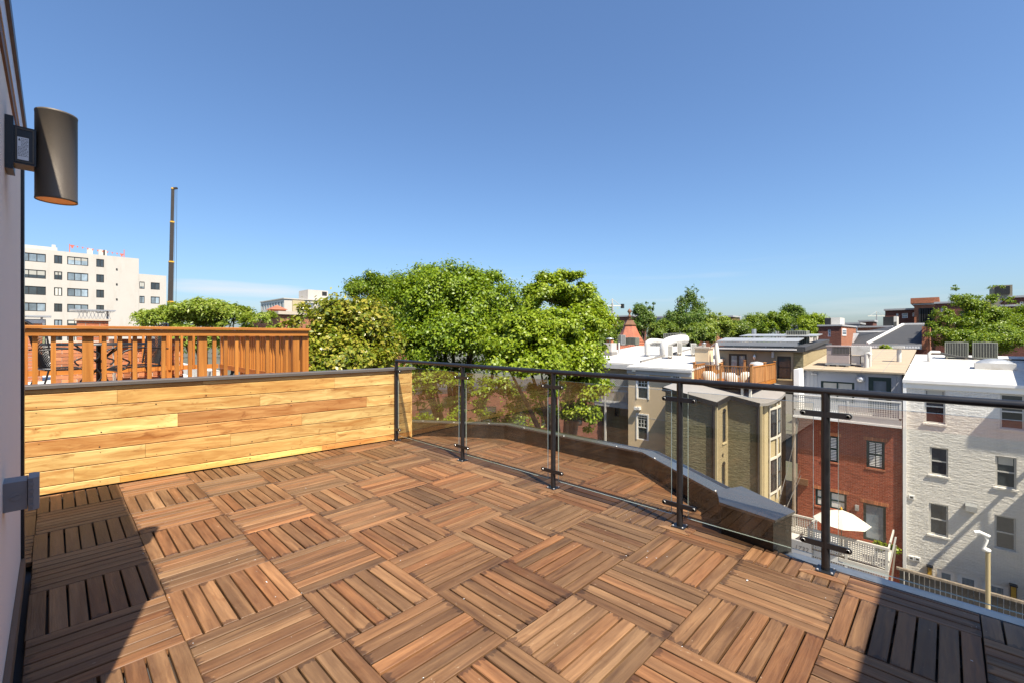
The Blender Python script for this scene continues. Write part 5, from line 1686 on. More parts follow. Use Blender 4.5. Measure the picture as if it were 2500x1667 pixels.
v = thing('flue_pipe', 'short steel flue with a cap behind the solar panels', 'flue', (c.x, 39.5, .75))
MB().tube([(c.x, 39.5, .75), (c.x, 39.5, 1.55)], .09, 10).build('pipe', M['galv'], v)
MB().tube([(c.x, 39.5, 1.55), (c.x, 39.5, 1.95)], .17, 12).build('cap', M['galv'], v)

# cedar deck on the olive roof
od = thing('cedar_roof_deck', 'small cedar deck with slim balusters standing on the grey roof', 'deck', (-9.8, 31, -1.9))
DX0, DX1, DY0, DY1, DZ = -11.5, -8.16, 28.4, 33.4, -1.42
for k in range(33):
    y = DY0 + k * .152
    bx(DX0, DX1, y, y + .14, DZ - .03, DZ).build('floor_board', M['cedar_x'], od)
bx(DX0, DX1, DY0 - .04, DY0 - .002, DZ - .24, DZ - .0).build('rim_joist', M['cedar_x'], od)
bx(DX1 + .002, DX1 + .04, DY0 - .04, DY1, DZ - .24, DZ - .0).build('rim_joist', M['cedar_y'], od)
for x, y in ((DX0 + .1, DY0 + .1), (-8.7, DY0 + .1), (DX1 - .1, DY0 + .1), (DX1 - .1, 31.0), (DX0 + .1, 31.0)):
    bx(x - .06, x + .06, y - .06, y + .06, oz(x, y) + .15, DZ - .035).build('support_post', M['canvas'], od)
RZ = -.40
for x, y in ((DX0, DY0), (-9.9, DY0), (DX1, DY0), (DX1, 31.0), (DX1, DY1 - .1), (DX0, 31.0), (DX0, DY1 - .1), (-10.0, DY1 - .1)):
    p = bx(x - .065, x + .065, y - .065, y + .065, DZ, RZ + .14).build('railing_post', M['cedar_deck'], od)
    MB().prism([(x - .09, y - .09), (x + .09, y - .09), (x + .09, y + .09), (x - .09, y + .09)], RZ + .14, RZ + .18, .02).build('post_cap', M['cedar_deck'], p)
bl = bx(-.02, .02, -.02, .02, 0, RZ - DZ - .1).mesh('baluster'); bl.materials.append(M['cedar_deck'])
ww = wloc(od)
x = DX0 + .16
while x < DX1 - .1:
    if not (-10.03 < x < -9.77): link('baluster', bl, None, od, (x - ww.x, DY0 - ww.y, DZ + .08 - ww.z))
    x += .128
bx(DX0, DX1, DY0 - .045, DY0 + .045, RZ - .02, RZ + .03).build('handrail', M['cedar_deck'], od)
bx(DX0, DX1, DY0 - .025, DY0 + .025, DZ + .05, DZ + .10).build('bottom_rail', M['cedar_deck'], od)
pk = bx(-.012, .012, -.068, .068, 0, RZ - DZ - .06).mesh('picket'); pk.materials.append(M['cedar_deck'])
for xs in (DX1, DX0):
    y = DY0 + .15
    while y < DY1 - .15:
        if abs(y - 31.0) > .1: link('picket', pk, None, od, (xs - ww.x, y - ww.y, DZ + .03 - ww.z))
        y += .145
    bx(xs - .04, xs + .04, DY0 + .07, DY1, RZ - .02, RZ + .03).build('handrail', M['cedar_y'], od)
# things kept on that deck
c = P(1725, 900, Y=30.2)
cu = thing('cantilever_parasol', 'closed white cantilever parasol on a dark mast on the cedar deck', 'parasol', (c.x, 30.2, DZ))
a, b, t_ = P(1729, 905, Y=30.2), P(1729, 850, Y=30.2), P(1749, 836, Y=30.2)
MB().tube([(a.x, 30.2, DZ), (a.x, 30.2, b.z)], .04, 8).build('mast', M['black'], cu)
MB().tube([(a.x, 30.2, b.z - .05), t_], .03, 8).build('arm', M['grey_paint'], cu)
MB().tube([t_, t_ - Vector((0, 0, .3)), t_ - Vector((-.08, 0, 1.3)), t_ - Vector((-.1, 0, 1.75))], [.05, .13, .17, .10], 10).build('folded_canopy', M['canvas'], cu)
for k, (x, y, w, d, h, lab, m_) in enumerate(((-10.9, 29.1, .9, .7, .62, 'bulky canvas covered chair behind the left balusters of the cedar deck', 'canvas'), (-9.55, 29.0, .8, .7, .60, 'grey patterned canvas bundle behind the middle balusters of the cedar deck', 'pale_grey'), (-8.8, 29.6, .8, .8, .66, 'cream canvas covered seat by the corner post of the cedar deck', 'canvas'))):
    mb = MB()
    prof = [(.5, 0), (.52, .25 * h), (.46, .7 * h), (.30, .95 * h), (0, h)]
    vs, fs, nn = [], [], 14
    for r_, z in prof:
        for q in range(nn):
            aa = 2 * math.pi * q / nn
            wob = 1 + .12 * math.sin(3 * aa + k) + .06 * math.sin(7 * aa)
            vs.append((x + r_ * w * wob * math.cos(aa), y + r_ * d * wob * math.sin(aa), DZ + z))
    for i in range(len(prof) - 1):
        for q in range(nn): fs.append((i * nn + q, i * nn + (q + 1) % nn, (i + 1) * nn + (q + 1) % nn, (i + 1) * nn + q))
    mb.add(vs, fs, True)
    tag(mb.build('covered_furniture', M[m_], base=(x, y, DZ)), lab, 'covered seat', 'covered furniture on the cedar deck')
c = P(1848, 893, Y=32.0)
gr = thing('covered_grill', 'round grey covered grill by the french doors of the cedar deck', 'grill', (c.x, 32.0, DZ))
MB().lathe([(.30, 0), (.34, .5), (.44, .8), (.46, .95), (.36, 1.12), (0, 1.18)], (c.x, 32.0, DZ), 18).build('cover', M['grey_paint'], gr)
bx(c.x - .36, c.x + .36, 31.7, 32.3, DZ, DZ + .06).build('base', M['grey_paint'], gr)

# ------------------------------------------------------------------ beige stucco house and its neighbour with the porch
bh = thing('beige_stucco_house', 'beige stucco row house with white grid windows and a white roof', 'house', (-13.6, 32, GZ))
BY = 28.0
S3 = Plane('S', BY)
bo_ = [so(1556, 1582, 915, 973, BY), so(1556, 1581, 1012, 1073, BY), so(1641, 1660, 905, 952, BY)]
BX0, BX1, BZf, BZb = -15.95, -11.5, -.75, .42
bm_ = MB()
wall_face(bm_, S3, BX0, BX1, GZ, BZf - .3, bo_, .12)
bm_.quad((BX0, BY, GZ), (BX0, BY, BZf), (BX0, 41, BZf), (BX0, 41, GZ))
bm_.quad((BX1, BY, GZ), (BX1, 41, GZ), (BX1, 41, BZf), (BX1, BY, BZf))
bm_.box(BX0 + .01, BX1 - .01, BY + .25, 41, GZ, BZf - .05)
bm_.build('wall', M['beige_stucco'], bh)
for h in bo_:
    window(bh, S3, *h, M['white_paint'], M['pane'], 1, 2, .06, .06, None, None, muntin=(3, 3, .5), surround=M['white_paint'])
bx(BX0 - .05, BX1 + .03, BY - .10, BY - .002, BZf - .42, BZf - .02).build('cornice', M['grey_paint'], bh)
bx(BX0 - .08, BX1 + .03, BY - .22, BY - .102, BZf - .14, BZf - .0).build('gutter', M['grey_paint'], bh)
MB().prism([(BX0 - .05, BY - .1), (BX1 + .05, BY - .1), (BX1 + .05, 41.1), (BX0 - .05, 41.1)], [BZf - .02, BZf - .02, BZb - .25, BZb - .25], [BZf + .08, BZf + .08, BZb, BZb]).build('roof', M['white_roof'], bh)
bx(BX0 + .2, BX1 - .05, BY - .006, BY - .001, -4.12, -4.09).build('control_joint', M['beige_metal'], bh)
for px_ in (1553, 1560):
    c = P(px_, 996, Y=BY - .1)
    bx(c.x - .1, c.x + .1, BY - .22, BY - .003, c.z - .09, c.z + .1).build('wall_vent', M['white_paint'], bh)
c = P(1548, 903, Y=BY - .15)
bx(c.x - .13, c.x + .13, BY - .24, BY - .112, c.z - .09, c.z + .05).build('flood_light', M['galv'], bh)


def broof(y):
    return BZf + .08 + (y - BY) * (BZb - BZf - .08) / 13.1


def rpt(px_, py_, fn, it=8):
    """Where a pixel's line of sight meets a sloping roof z = fn(y)."""
    lo, hi = 26.0, 60.0
    for _ in range(40):
        y = (lo + hi) / 2
        if P(px_, py_, Y=y).z > fn(y): lo = y
        else: hi = y
    return Vector((P(px_, py_, Y=y).x, y, fn(y)))


lh = thing('porch_house', 'buff brick row house with a white roof and grey lattice porches behind the tree', 'house', (-19, 34, GZ))
LX0, LX1, LY = -23.0, -16.02, 30.2
S4 = Plane('S', LY)
lo = [so(1500, 1512, 990, 1015, LY)]
lm = MB()
wall_face(lm, S4, LX0, LX1, GZ, -1.0, lo, .14)
lm.box(LX0 + .01, LX1 - .01, LY + .25, 42, GZ, -1.0)
lm.build('wall', M['yellow_brick'], lh)
window(lh, S4, *lo[0], M['dark_frame'], M['pane'], 1, 2, .05, .1)
MB().prism([(LX0, LY - .25), (LX1 + .02, LY - .25), (LX1 + .02, 42), (LX0, 42)], [-1.0, -1.0, -.4, -.4], [-.62, -.62, .40, .40]).build('roof', M['white_roof'], lh)
bx(LX0, LX1 + .02, LY - .33, LY - .252, -1.05, -.72).build('cornice', M['pale_grey'], lh)
bx(LX1 - .10, LX1 + .03, LY - .25, 42, -.55, .62).build('party_kerb', M['grey_roof'], lh) if False else MB().prism([(LX1 - .12, LY - .2), (LX1 + .02, LY - .2), (LX1 + .02, 41.9), (LX1 - .12, 41.9)], [-.63, -.63, .39, .39], [-.38, -.38, .60, .60]).build('party_kerb', M['grey_roof'], lh)
PZ = P(1515, 988, Y=28.6).z
for z, nm in ((PZ, 'porch_floor'),):
    bx(-20.4, LX1 - .05, 28.6, LY - .01, z - .22, z).build('porch_floor', M['grey_paint'], lh)
lt = MB()
for k in range(40):
    x = -20.3 + k * .108
    lt.box(x - .02, x + .02, 28.6, 28.64, PZ + .1, PZ + .95)
tag(lt.build('porch_balusters', M['grey_paint'], lh), kind='stuff')
lt = MB()
for k in range(44):
    x = -20.6 + k * .16
    for s in (1, -1):
        a = Vector((x, 28.63 + .012 * s, PZ + (1.1 if s > 0 else 2.0))); b = Vector((x + .9, 28.63 + .012 * s, PZ + (2.0 if s > 0 else 1.1)))
        if b.x > LX1 - .1:
            f = (LX1 - .1 - a.x) / (b.x - a.x)
            if f <= 0: continue
            b = a.lerp(b, f)
        lt.beam(a, b, .012, .035, up=(0, 1, 0))
tag(lt.build('porch_lattice', M['pale_grey'], lh), kind='stuff')
for z0, z1 in ((PZ + .95, PZ + 1.08), (PZ + 2.0, PZ + 2.15), (PZ + .02, PZ + .1)):
    bx(-20.5, LX1 - .05, 28.58, 28.68, z0, z1).build('porch_rail', M['grey_paint'], lh)
for x in (-20.4, -18.2, LX1 - .12):
    bx(x - .06, x + .06, 28.57, 28.69, GZ, PZ + 2.2).build('porch_post', M['pale_grey'], lh)


def lroof(y):
    return -.62 + (y - (LY - .25)) * 1.02 / 12.05


# chimneys, ducts and coolers on those two roofs
c = rpt(1489, 866, lroof)
t = thing('chimney', 'white washed square chimney with terracotta pots on the left white roof', 'chimney', tuple(c))
bx(c.x - .42, c.x + .42, c.y - .42, c.y + .42, c.z - .1, c.z + 1.05).build('shaft', M['white_render'], t)
bx(c.x - .46, c.x + .46, c.y - .46, c.y + .46, c.z - .1, c.z + .28).build('flashing', M['grey_roof'], t)
for k in (-.2, .2):
    MB().lathe([(.14, 0), (.12, .22), (.14, .24)], (c.x + k, c.y, c.z + 1.05), 10).build('pot', M['brick_piece'], t)
MB().lathe([(.34, 0), (.36, .04), (.1, .12)], (c.x, c.y, c.z + 1.38), 12).build('rain_cap', M['galv'], t)
bx(c.x - .02, c.x + .02, c.y - .02, c.y + .02, c.z + 1.05, c.z + 1.4).build('cap_rod', M['galv'], t)
c = rpt(1511, 862, lroof)
t = tag(MB().tube([c, c + Vector((0, 0, .95))], .09, 10).build('vent_pipe', M['white_roof'], base=tuple(c)), 'thin white vent pipe beside the white washed chimney', 'vent pipe')
cc = P(1541, 843, Y=44)
condenser('window_cooler', 'low wide pale condenser in front of the rust red turret', cc.x, 44, lroof(42), 1.5, .8, .85, M['green_metal'], None, 9)
cc = P(1512, 848, Y=43)
condenser('roof_cooler', 'dark condenser between the white washed chimney and the turret', cc.x, 43, lroof(42), 1.0, .9, 1.1, M['grey_paint'], None, 7)
c = rpt(1581, 866, broof)
du = thing('roof_duct', 'fat white insulated duct looping over the white roof', 'duct', tuple(c))
D1 = c
MB().tube([D1, D1 + Vector((0, 0, .8)), D1 + Vector((.1, .1, 1.0)), D1 + Vector((.4, .4, 1.08)), D1 + Vector((1.6, 1.5, .95)), D1 + Vector((2.2, 2.0, 1.1))], [.25, .26, .28, .26, .25, .25], 14, curve=4).build('branch', M['white_roof'], du)
c2_ = rpt(1622, 868, broof)
MB().tube([c2_, c2_ + Vector((0, 0, .7)), c2_ + Vector((.1, .25, 1.0)), c2_ + Vector((.3, .8, 1.15)), c2_ + Vector((.55, 1.5, 1.25)), c2_ + Vector((.8, 2.2, 1.28))], [.36, .37, .40, .42, .40, .36], 16, curve=4).build('trunk', M['white_roof'], du)
c = P(1647, 834, Y=43.0)
condenser('large_air_handler', 'big grey green air handler behind the white ducts', c.x, 43.0, .35, 1.75, 1.2, 1.3, M['green_metal'], None, 6)
for px_, py_, lab in ((1636, 874, 'slim beige cooling unit on timber sleepers, nearest the front of the white roof'), (1659, 866, 'slim beige cooling unit behind the front pair on the white roof'), (1693, 868, 'slim beige cooling unit beside the tan chimney on the white roof')):
    c = rpt(px_, py_, broof)
    condenser('cooling_unit', lab, c.x, c.y, c.z, .38, .85, .95, M['beige_metal'], 'slim cooling units on the white roof', 5, R(25), .16)
c = rpt(1719, 888, broof)
t = thing('chimney', 'tan stucco chimney with a flat stone cap beside the cedar deck', 'chimney', (c.x, c.y, c.z))
bx(c.x - .45, c.x + .45, c.y - .4, c.y + .4, c.z - .1, c.z + 1.02).build('shaft', M['beige_stucco'], t)
bx(c.x - .5, c.x + .5, c.y - .45, c.y + .45, c.z + 1.02, c.z + 1.14).build('cap', M['mortar'], t)
bx(c.x - .48, c.x + .48, c.y - .43, c.y + .43, c.z - .1, c.z + .18).build('flashing', M['grey_roof'], t)
MB().lathe([(.12, 0), (.12, .2), (.2, .22), (.02, .3)], (c.x, c.y, c.z + 1.14), 10).build('pot', M['galv'], t)
t = thing('roof_parapet', 'rust brown brick parapet closing the back of the white roof', 'parapet', (-13.5, 41.3, 0))
bx(-14.5, -11.2, 41.15, 41.4, -.2, .75).build('wall', M['orange_brick'], t)
bx(-14.6, -11.1, 41.1, 41.45, .75, .85).build('coping', M['soffit'], t)

# service cables between the houses
for k, (a, b, s) in enumerate((((-7.3, 29.5, -9.5), (-6.4, 31.3, -3.6), .25), ((-7.35, 28.8, -9.9), (-6.35, 31.35, -3.5), .3), ((-7.3, 29.8, -10.4), (-6.3, 31.2, -6.6), .2), ((-7.45, 28.6, -10.6), (-6.25, 31.2, -6.9), .15))):
    a, b = Vector(a), Vector(b)
    pts = [a.lerp(b, f) - Vector((0, 0, s * 4 * f * (1 - f))) for f in (0, .25, .5, .75, 1)]
    tag(MB().tube(pts, .012, 5).build('service_cable', M['wire'], base=tuple(a)), ('upper' if k < 2 else 'lower') + (' slack' if k % 2 else ' taut') + ' service cable strung between the bay and the red brick corner', 'cable', 'service cables by the red brick house')
up = P(1950, 1100, Y=31.3)
tag(MB().tube([(-6.62, 31.2, GZ), (-6.62, 31.2, -3.5)], .1, 8).build('service_post', M['silver_wood'], base=(-6.62, 31.2, GZ)), 'weathered service post at the left corner of the red brick house', 'post')

# ------------------------------------------------------------------ trees
M['leaf_maple'] = leaf_mat('maple_leaf', (0.085, 0.148, 0.007), (0.165, 0.241, 0.009), (0.270, 0.335, 0.022))
M['leaf_deep'] = leaf_mat('deep_green_leaf', (0.075, 0.134, 0.010), (0.144, 0.213, 0.012), (0.250, 0.302, 0.024))
M['leaf_bright'] = leaf_mat('bright_leaf', (0.117, 0.184, 0.007), (0.212, 0.285, 0.011), (0.333, 0.385, 0.036))
M['leaf_magnolia'] = leaf_mat('magnolia_leaf', (0.083, 0.124, 0.009), (0.202, 0.221, 0.016), (0.386, 0.322, 0.054), 0.30, 0.28)
M['leaf_pale'] = leaf_mat('pale_leaf', (0.120, 0.180, 0.016), (0.208, 0.273, 0.029), (0.320, 0.352, 0.072))
M['leaf_far'] = leaf_mat('far_leaf', (0.070, 0.120, 0.014), (0.130, 0.190, 0.018), (0.210, 0.250, 0.034))
M['leaf_ginkgo'] = leaf_mat('ginkgo_leaf', (0.060, 0.120, 0.018), (0.105, 0.170, 0.026), (0.180, 0.235, 0.045))


def leaf_cloud(clumps, n, size, seed, sub=26, flat=0.75, spread=0.30, droop=0.0, aspect=0.62, up=0.55, shell=0.78):
    """Leaf-sized faces gathered on sub-clumps over the clumps' shells."""
    g = np.random.default_rng(seed)
    wts = np.array([(c[3] * c[4] + c[3] * c[5] + c[4] * c[5]) for c in clumps])
    wts = wts / wts.sum()
    cent, nor, rad = [], [], []
    for c, w in zip(clumps, wts):
        k = max(6, int(sub * len(clumps) * w))
        d = g.normal(size=(k, 3)); d[:, 2] = np.where(d[:, 2] < -0.4, -d[:, 2] * .6, d[:, 2]); d /= np.linalg.norm(d, axis=1)[:, None]
        rr = g.uniform(shell, 1.06, size=(k, 1))
        rr[g.random(k) < .22] *= .6
        cent.append(np.array(c[:3]) + d * np.array(c[3:6]) * rr)
        nor.append(d)
        rad.append(np.full(k, (c[3] * c[4] * c[5]) ** (1 / 3) * spread) * g.uniform(.6, 1.35, k))
    cent, nor, rad = np.concatenate(cent), np.concatenate(nor), np.concatenate(rad)
    pick = g.choice(len(cent), n, p=(rad ** 2) / (rad ** 2).sum())
    off = g.normal(size=(n, 3)) * .55
    off[:, 2] *= flat
    pos = cent[pick] + off * rad[pick][:, None]
    pos[:, 2] -= droop * (off[:, 0] ** 2 + off[:, 1] ** 2) * rad[pick]
    nr = nor[pick] * .55 + g.normal(size=(n, 3)) * .55 + off * .35
    nr[:, 2] += up
    nr /= np.linalg.norm(nr, axis=1)[:, None]
    t = np.cross(nr, g.normal(size=(n, 3)))
    t /= np.linalg.norm(t, axis=1)[:, None] + 1e-9
    b = np.cross(nr, t)
    s = (size * g.uniform(.65, 1.3, n))[:, None]
    fold = nr * s * .12
    v = np.stack([pos - t * s * .5, pos - b * s * .5 * aspect + fold, pos + t * s * .55, pos + b * s * .5 * aspect + fold], 1).reshape(-1, 3)
    return v, cent, rad


def leaf_mesh(name, v, off):
    me = bpy.data.meshes.new(name)
    n = len(v) // 4
    v = v - np.array(off)
    me.vertices.add(4 * n); me.loops.add(4 * n); me.polygons.add(n)
    me.vertices.foreach_set('co', v.ravel().astype(np.float32))
    me.loops.foreach_set('vertex_index', np.arange(4 * n, dtype=np.int32))
    me.polygons.foreach_set('loop_start', np.arange(0, 4 * n, 4, dtype=np.int32))
    me.polygons.foreach_set('loop_total', np.full(n, 4, dtype=np.int32))
    me.update(calc_edges=True)
    return me


def tree(name, label, base, clumps, n, size, m, trunk=.25, group=None, seed=1, sub=26, limbs=9, bark=None, fork=None, cat='tree', **kw):
    base = Vector(base)
    t = thing(name, label, cat, base, group)
    v, cent, rad = leaf_cloud(clumps, n, size, seed, sub, **kw)
    link('crown', leaf_mesh('crown', v, base), m, t)
    jr = random.Random(seed)
    c0 = Vector([sum(c[k] for c in clumps) / len(clumps) for k in range(3)])
    zf = fork if fork is not None else base.z + (c0.z - base.z) * .62
    fk = Vector((base.x + (c0.x - base.x) * .5, base.y + (c0.y - base.y) * .5, zf))
    tb = MB()
    tb.tube([base, base.lerp(fk, .5) + Vector((jr.uniform(-.1, .1), jr.uniform(-.1, .1), 0)) * trunk * 4, fk], [trunk, trunk * .8, trunk * .65], 10)
    tb.build('trunk', bark or M['bark'], t)
    lb = MB()
    for k in range(limbs):
        c = clumps[k % len(clumps)]
        e = Vector(cent[jr.randrange(len(cent))]) if k >= len(clumps) else Vector(c[:3])
        mid = fk.lerp(e, .5) + Vector((jr.uniform(-.3, .3), jr.uniform(-.3, .3), jr.uniform(.0, .5))) * (e - fk).length * .2
        lb.tube([fk - Vector((0, 0, trunk * .8)), mid, e], [trunk * .42, trunk * .26, trunk * .08], 6)
    near = sorted(range(len(cent)), key=lambda q: jr.random())[:min(60, len(cent))]
    for q in near:
        e = Vector(cent[q])
        c = min(clumps, key=lambda c: (Vector(c[:3]) - e).length)
        lb.tube([Vector(c[:3]), Vector(c[:3]).lerp(e, .55) + Vector((0, 0, -.1)), e], [trunk * .10, trunk * .07, trunk * .02], 4, cap=False)
    tag(lb.build('limbs', bark or M['bark'], t), kind='stuff')
    return t


def cl(px, py, d, w, h=None, dep=None):
    """A clump centred on a pixel at depth d with half width w and half height h in pixels there."""
    p = P(px, py, D=d)
    k = d / CAM_F
    h = h or w
    r = w * k
    return (p.x, p.y, p.z, r, (dep or w) * k if dep else r, h * k)


def gp(px, d):
    p = P(px, 821, D=d)
    return (p.x, p.y, GZ)


tree('maple_tree', 'broad domed maple, the tallest crown straight above the glass railing', gp(1130, 18.5),
     [cl(1100, 740, 18.5, 105, 85), cl(1040, 760, 18, 85, 90), cl(1180, 775, 18, 95, 85), cl(1105, 850, 17.5, 120, 95), cl(1010, 850, 18, 60, 85), cl(1230, 820, 19, 80, 90), cl(1060, 930, 17, 90, 60), cl(1165, 700, 19, 70, 40), cl(1045, 700, 19.5, 60, 45), cl(1010, 930, 16.5, 60, 60), cl(1130, 1000, 16.5, 55, 50), cl(1220, 960, 16.5, 60, 60), cl(1020, 1000, 17, 35, 35), cl(1060, 1040, 15.5, 60, 40), cl(1180, 1050, 15.5, 60, 40), cl(1290, 1010, 16, 55, 50), cl(975, 960, 15.5, 40, 50), cl(1120, 940, 15.5, 50, 40)],
     120000, .115, M['leaf_maple'], .34, None, 3, 30, spread=.235)
tree('maple_tree', 'bright yellow green maple on the right of the domed maple, overhanging the glass', gp(1376, 14.6),
     [cl(1345, 735, 15.5, 62, 60), cl(1420, 745, 16, 52, 55), cl(1430, 810, 15, 60, 60), cl(1360, 815, 14, 70, 55), cl(1270, 830, 13.2, 85, 55), cl(1235, 885, 12.6, 75, 45), cl(1390, 890, 14, 75, 65), cl(1320, 900, 12.8, 75, 55), cl(1450, 855, 15, 30, 35), cl(1430, 960, 14, 55, 60), cl(1405, 1020, 13.6, 55, 40), cl(1325, 960, 13, 45, 35), cl(1380, 690, 16, 45, 25), cl(1475, 790, 15.4, 24, 24)],
     110000, .102, M['leaf_bright'], .26, None, 5, 26, fork=-3.2, spread=.25)
tree('locust_tree', 'darker feathery tree behind the left shoulder of the domed maple', gp(930, 26),
     [cl(915, 715, 26, 62, 48), cl(965, 730, 26, 50, 55), cl(890, 765, 25, 45, 32), cl(945, 790, 25, 55, 40), cl(1000, 780, 26, 40, 50), cl(985, 860, 25, 50, 60)],
     40000, .13, M['leaf_deep'], .25, None, 7, 24)
tree('magnolia_tree', 'glossy yellow green magnolia beside the corner of the orange deck', gp(850, 12.5),
     [cl(865, 810, 12.5, 85, 62), cl(775, 850, 11.8, 70, 55), cl(925, 860, 12.3, 55, 55), cl(850, 890, 11.5, 90, 50), cl(770, 905, 11.3, 70, 40), cl(890, 765, 13, 48, 32), cl(760, 770, 13.5, 38, 22), cl(790, 748, 13.8, 24, 14), cl(715, 795, 13.2, 30, 15), cl(940, 930, 12, 40, 40)],
     32000, .115, M['leaf_magnolia'], .17, None, 9, 22, flat=.9)
tree('walnut_tree', 'pale green spreading tree in layered fans above the orange railing', gp(520, 19),
     [cl(430, 775, 19, 70, 30), cl(505, 765, 19, 75, 35), cl(570, 775, 19, 55, 32), cl(640, 780, 18.5, 45, 22), cl(380, 790, 18.5, 40, 16), cl(470, 830, 18, 60, 40), cl(560, 830, 18, 70, 40), cl(650, 825, 18, 45, 35), cl(700, 800, 18.5, 30, 15)],
     42000, .16, M['leaf_pale'], .22, None, 11, 22, flat=.42, droop=.35, aspect=.3, up=.9)
tree('ginkgo_tree', 'tall dark ginkgo with upswept tips above the white roofs', gp(1690, 58),
     [cl(1684, 740, 58, 13, 32), cl(1664, 758, 57, 13, 26), cl(1702, 762, 58, 16, 22), cl(1644, 778, 57, 18, 20), cl(1690, 790, 57, 40, 20), cl(1678, 712, 58, 5, 12), cl(1692, 708, 58, 4, 14), cl(1701, 712, 58, 4, 10), cl(1653, 735, 57, 5, 13), cl(1662, 728, 57, 4, 10), cl(1718, 744, 58, 8, 8), cl(1726, 762, 58, 8, 8), cl(1634, 768, 57, 6, 10), cl(1714, 730, 58, 6, 8)],
     22000, .2, M['leaf_ginkgo'], .3, None, 13, 26, flat=1.3, up=.1)
tree('ginkgo_tree', 'smaller dark ginkgo with a hooked top beside the rust red turret', gp(1570, 56),
     [cl(1560, 766, 56, 13, 22), cl(1577, 785, 56, 18, 24), cl(1588, 756, 56, 7, 10), cl(1596, 743, 56, 6, 5), cl(1580, 742, 56, 5, 6), cl(1555, 800, 56, 18, 18), cl(1551, 752, 56, 4, 8), cl(1590, 775, 56, 8, 10)],
     12000, .2, M['leaf_ginkgo'], .25, None, 15, 24, flat=1.2, up=.1)
mids = [(1525, 815, 60, 30, 24, 'leaf_far', 'round tree low behind the turret and the white ducts'), (1620, 812, 52, 30, 26, 'leaf_far', 'bushy tree low between the two ginkgos'), (1750, 800, 55, 34, 28, 'leaf_pale', 'olive tinged tree just right of the tall ginkgo'), (1700, 818, 48, 34, 24, 'leaf_far', 'dense round tree behind the big grey air handler'), (1800, 812, 62, 36, 26, 'leaf_far', 'dense tree behind the left end of the solar panels'), (1846, 800, 66, 30, 30, 'leaf_deep', 'deep green tree behind the steel flue'), (1895, 792, 60, 26, 30, 'leaf_deep', 'pointed dark tree left of the squat condenser'), (1938, 780, 64, 26, 34, 'leaf_ginkgo', 'tallest feathery tree behind the squat condenser'), (1985, 800, 58, 28, 30, 'leaf_bright', 'thin topped tree before the brown brick house'), (1480, 830, 48, 24, 16, 'leaf_far', 'dark tree low behind the white washed chimney')]
for k, (px_, py_, d, w, h, m_, lab) in enumerate(mids):
    cs_ = [cl(px_, py_, d, w, h), cl(px_ - w * .6, py_ + h * .5, d - 1, w * .7, h * .7), cl(px_ + w * .6, py_ + h * .4, d + 1, w * .7, h * .75), cl(px_ + (k % 3 - 1) * 6, py_ - h * .7, d, w * .45, h * .55)]
    tree('garden_tree', lab, gp(px_, d), cs_, 12000, .2, M[m_], .22, 'trees behind the far roofs', 30 + k, 20, 5)
tree('plane_tree', 'open branched tree between the brown mansard and the right edge', gp(2390, 46),
     [cl(2345, 740, 46, 22, 26), cl(2310, 768, 45, 24, 18), cl(2375, 785, 45, 30, 24), cl(2410, 735, 46, 20, 20), cl(2455, 735, 46, 18, 10), cl(2430, 765, 46, 20, 16), cl(2450, 795, 46, 34, 26), cl(2330, 790, 45, 22, 14), cl(2300, 820, 44, 28, 20), cl(2360, 835, 44, 50, 22), cl(2440, 835, 44, 50, 26), cl(2335, 708, 46, 14, 14), cl(2430, 705, 46, 14, 12), cl(2490, 790, 46, 24, 44), cl(2370, 755, 46, 30, 24), cl(2400, 775, 46, 40, 26), cl(2300, 795, 45, 26, 18), cl(2470, 815, 45, 36, 30), cl(2400, 815, 45, 50, 24)],
     62000, .17, M['leaf_deep'], .26, None, 21, 22)
tree('yard_tree', 'small bronze leaved tree poking in at the right edge beside the white house', (5.2, 24.5, GZ),
     [(4.15, 25.2, -9.2, .55, .6, .8), (4.6, 24.6, -8.3, .8, .8, .8), (5.3, 24.4, -9.5, 1.2, 1.2, 1.3)],
     5200, .17, M['leaf_magnolia'], .1, None, 22, 18)
tree('porch_shrub', 'yellow green potted shrub at the end of the lattice porch', (P(2165, 1330, Y=29.3).x, 29.3, PF),
     [tuple(P(2163, 1338, Y=29.3)) + (.42, .35, .30)], 900, .15, M['leaf_bright'], .04, None, 23, 14, 3, cat='shrub')
tree('roof_sapling', 'thin sapling in front of the brown mansard house', gp(2166, 47),
     [cl(2162, 853, 47, 12, 9), cl(2156, 848, 47, 6, 6)], 700, .22, M['leaf_bright'], .05, None, 24, 12, 3)

for k, (px_, d, w, h, zc, lab) in enumerate(((1020, 17.5, 2.0, 1.8, -9.8, 'round dark garden shrub in the yard under the left of the domed maple'), (1150, 19, 2.4, 2.2, -9.6, 'large dark garden shrub under the middle of the domed maple'), (1280, 18, 2.2, 2.4, -9.0, 'tall garden shrub between the trunks of the two maples'), (930, 18, 2.6, 3.0, -8.4, 'tall dense shrub behind the glass beside the fence end'), (1080, 25, 3.2, 4.0, -8.0, 'broad hedge like tree closing the yard behind the domed maple'), (1240, 26, 3.2, 4.2, -7.6, 'deep green yard tree behind the gap between the maples'), (1440, 20, 2.2, 2.0, -10.2, 'low shrub in the yard at the foot of the buff brick porch'))):
    p = P(px_, 821, D=d)
    tree('garden_shrub', lab, (p.x, p.y, GZ), [(p.x, p.y, zc, w, w, h), (p.x + w * .6, p.y + .4, zc - h * .4, w * .7, w * .7, h * .6), (p.x - w * .6, p.y - .3, zc - h * .4, w * .7, w * .7, h * .6)], 5200, .2, M['leaf_deep'], .12, 'shrubs in the yards below the deck', 60 + k, 20, 5, cat='shrub')

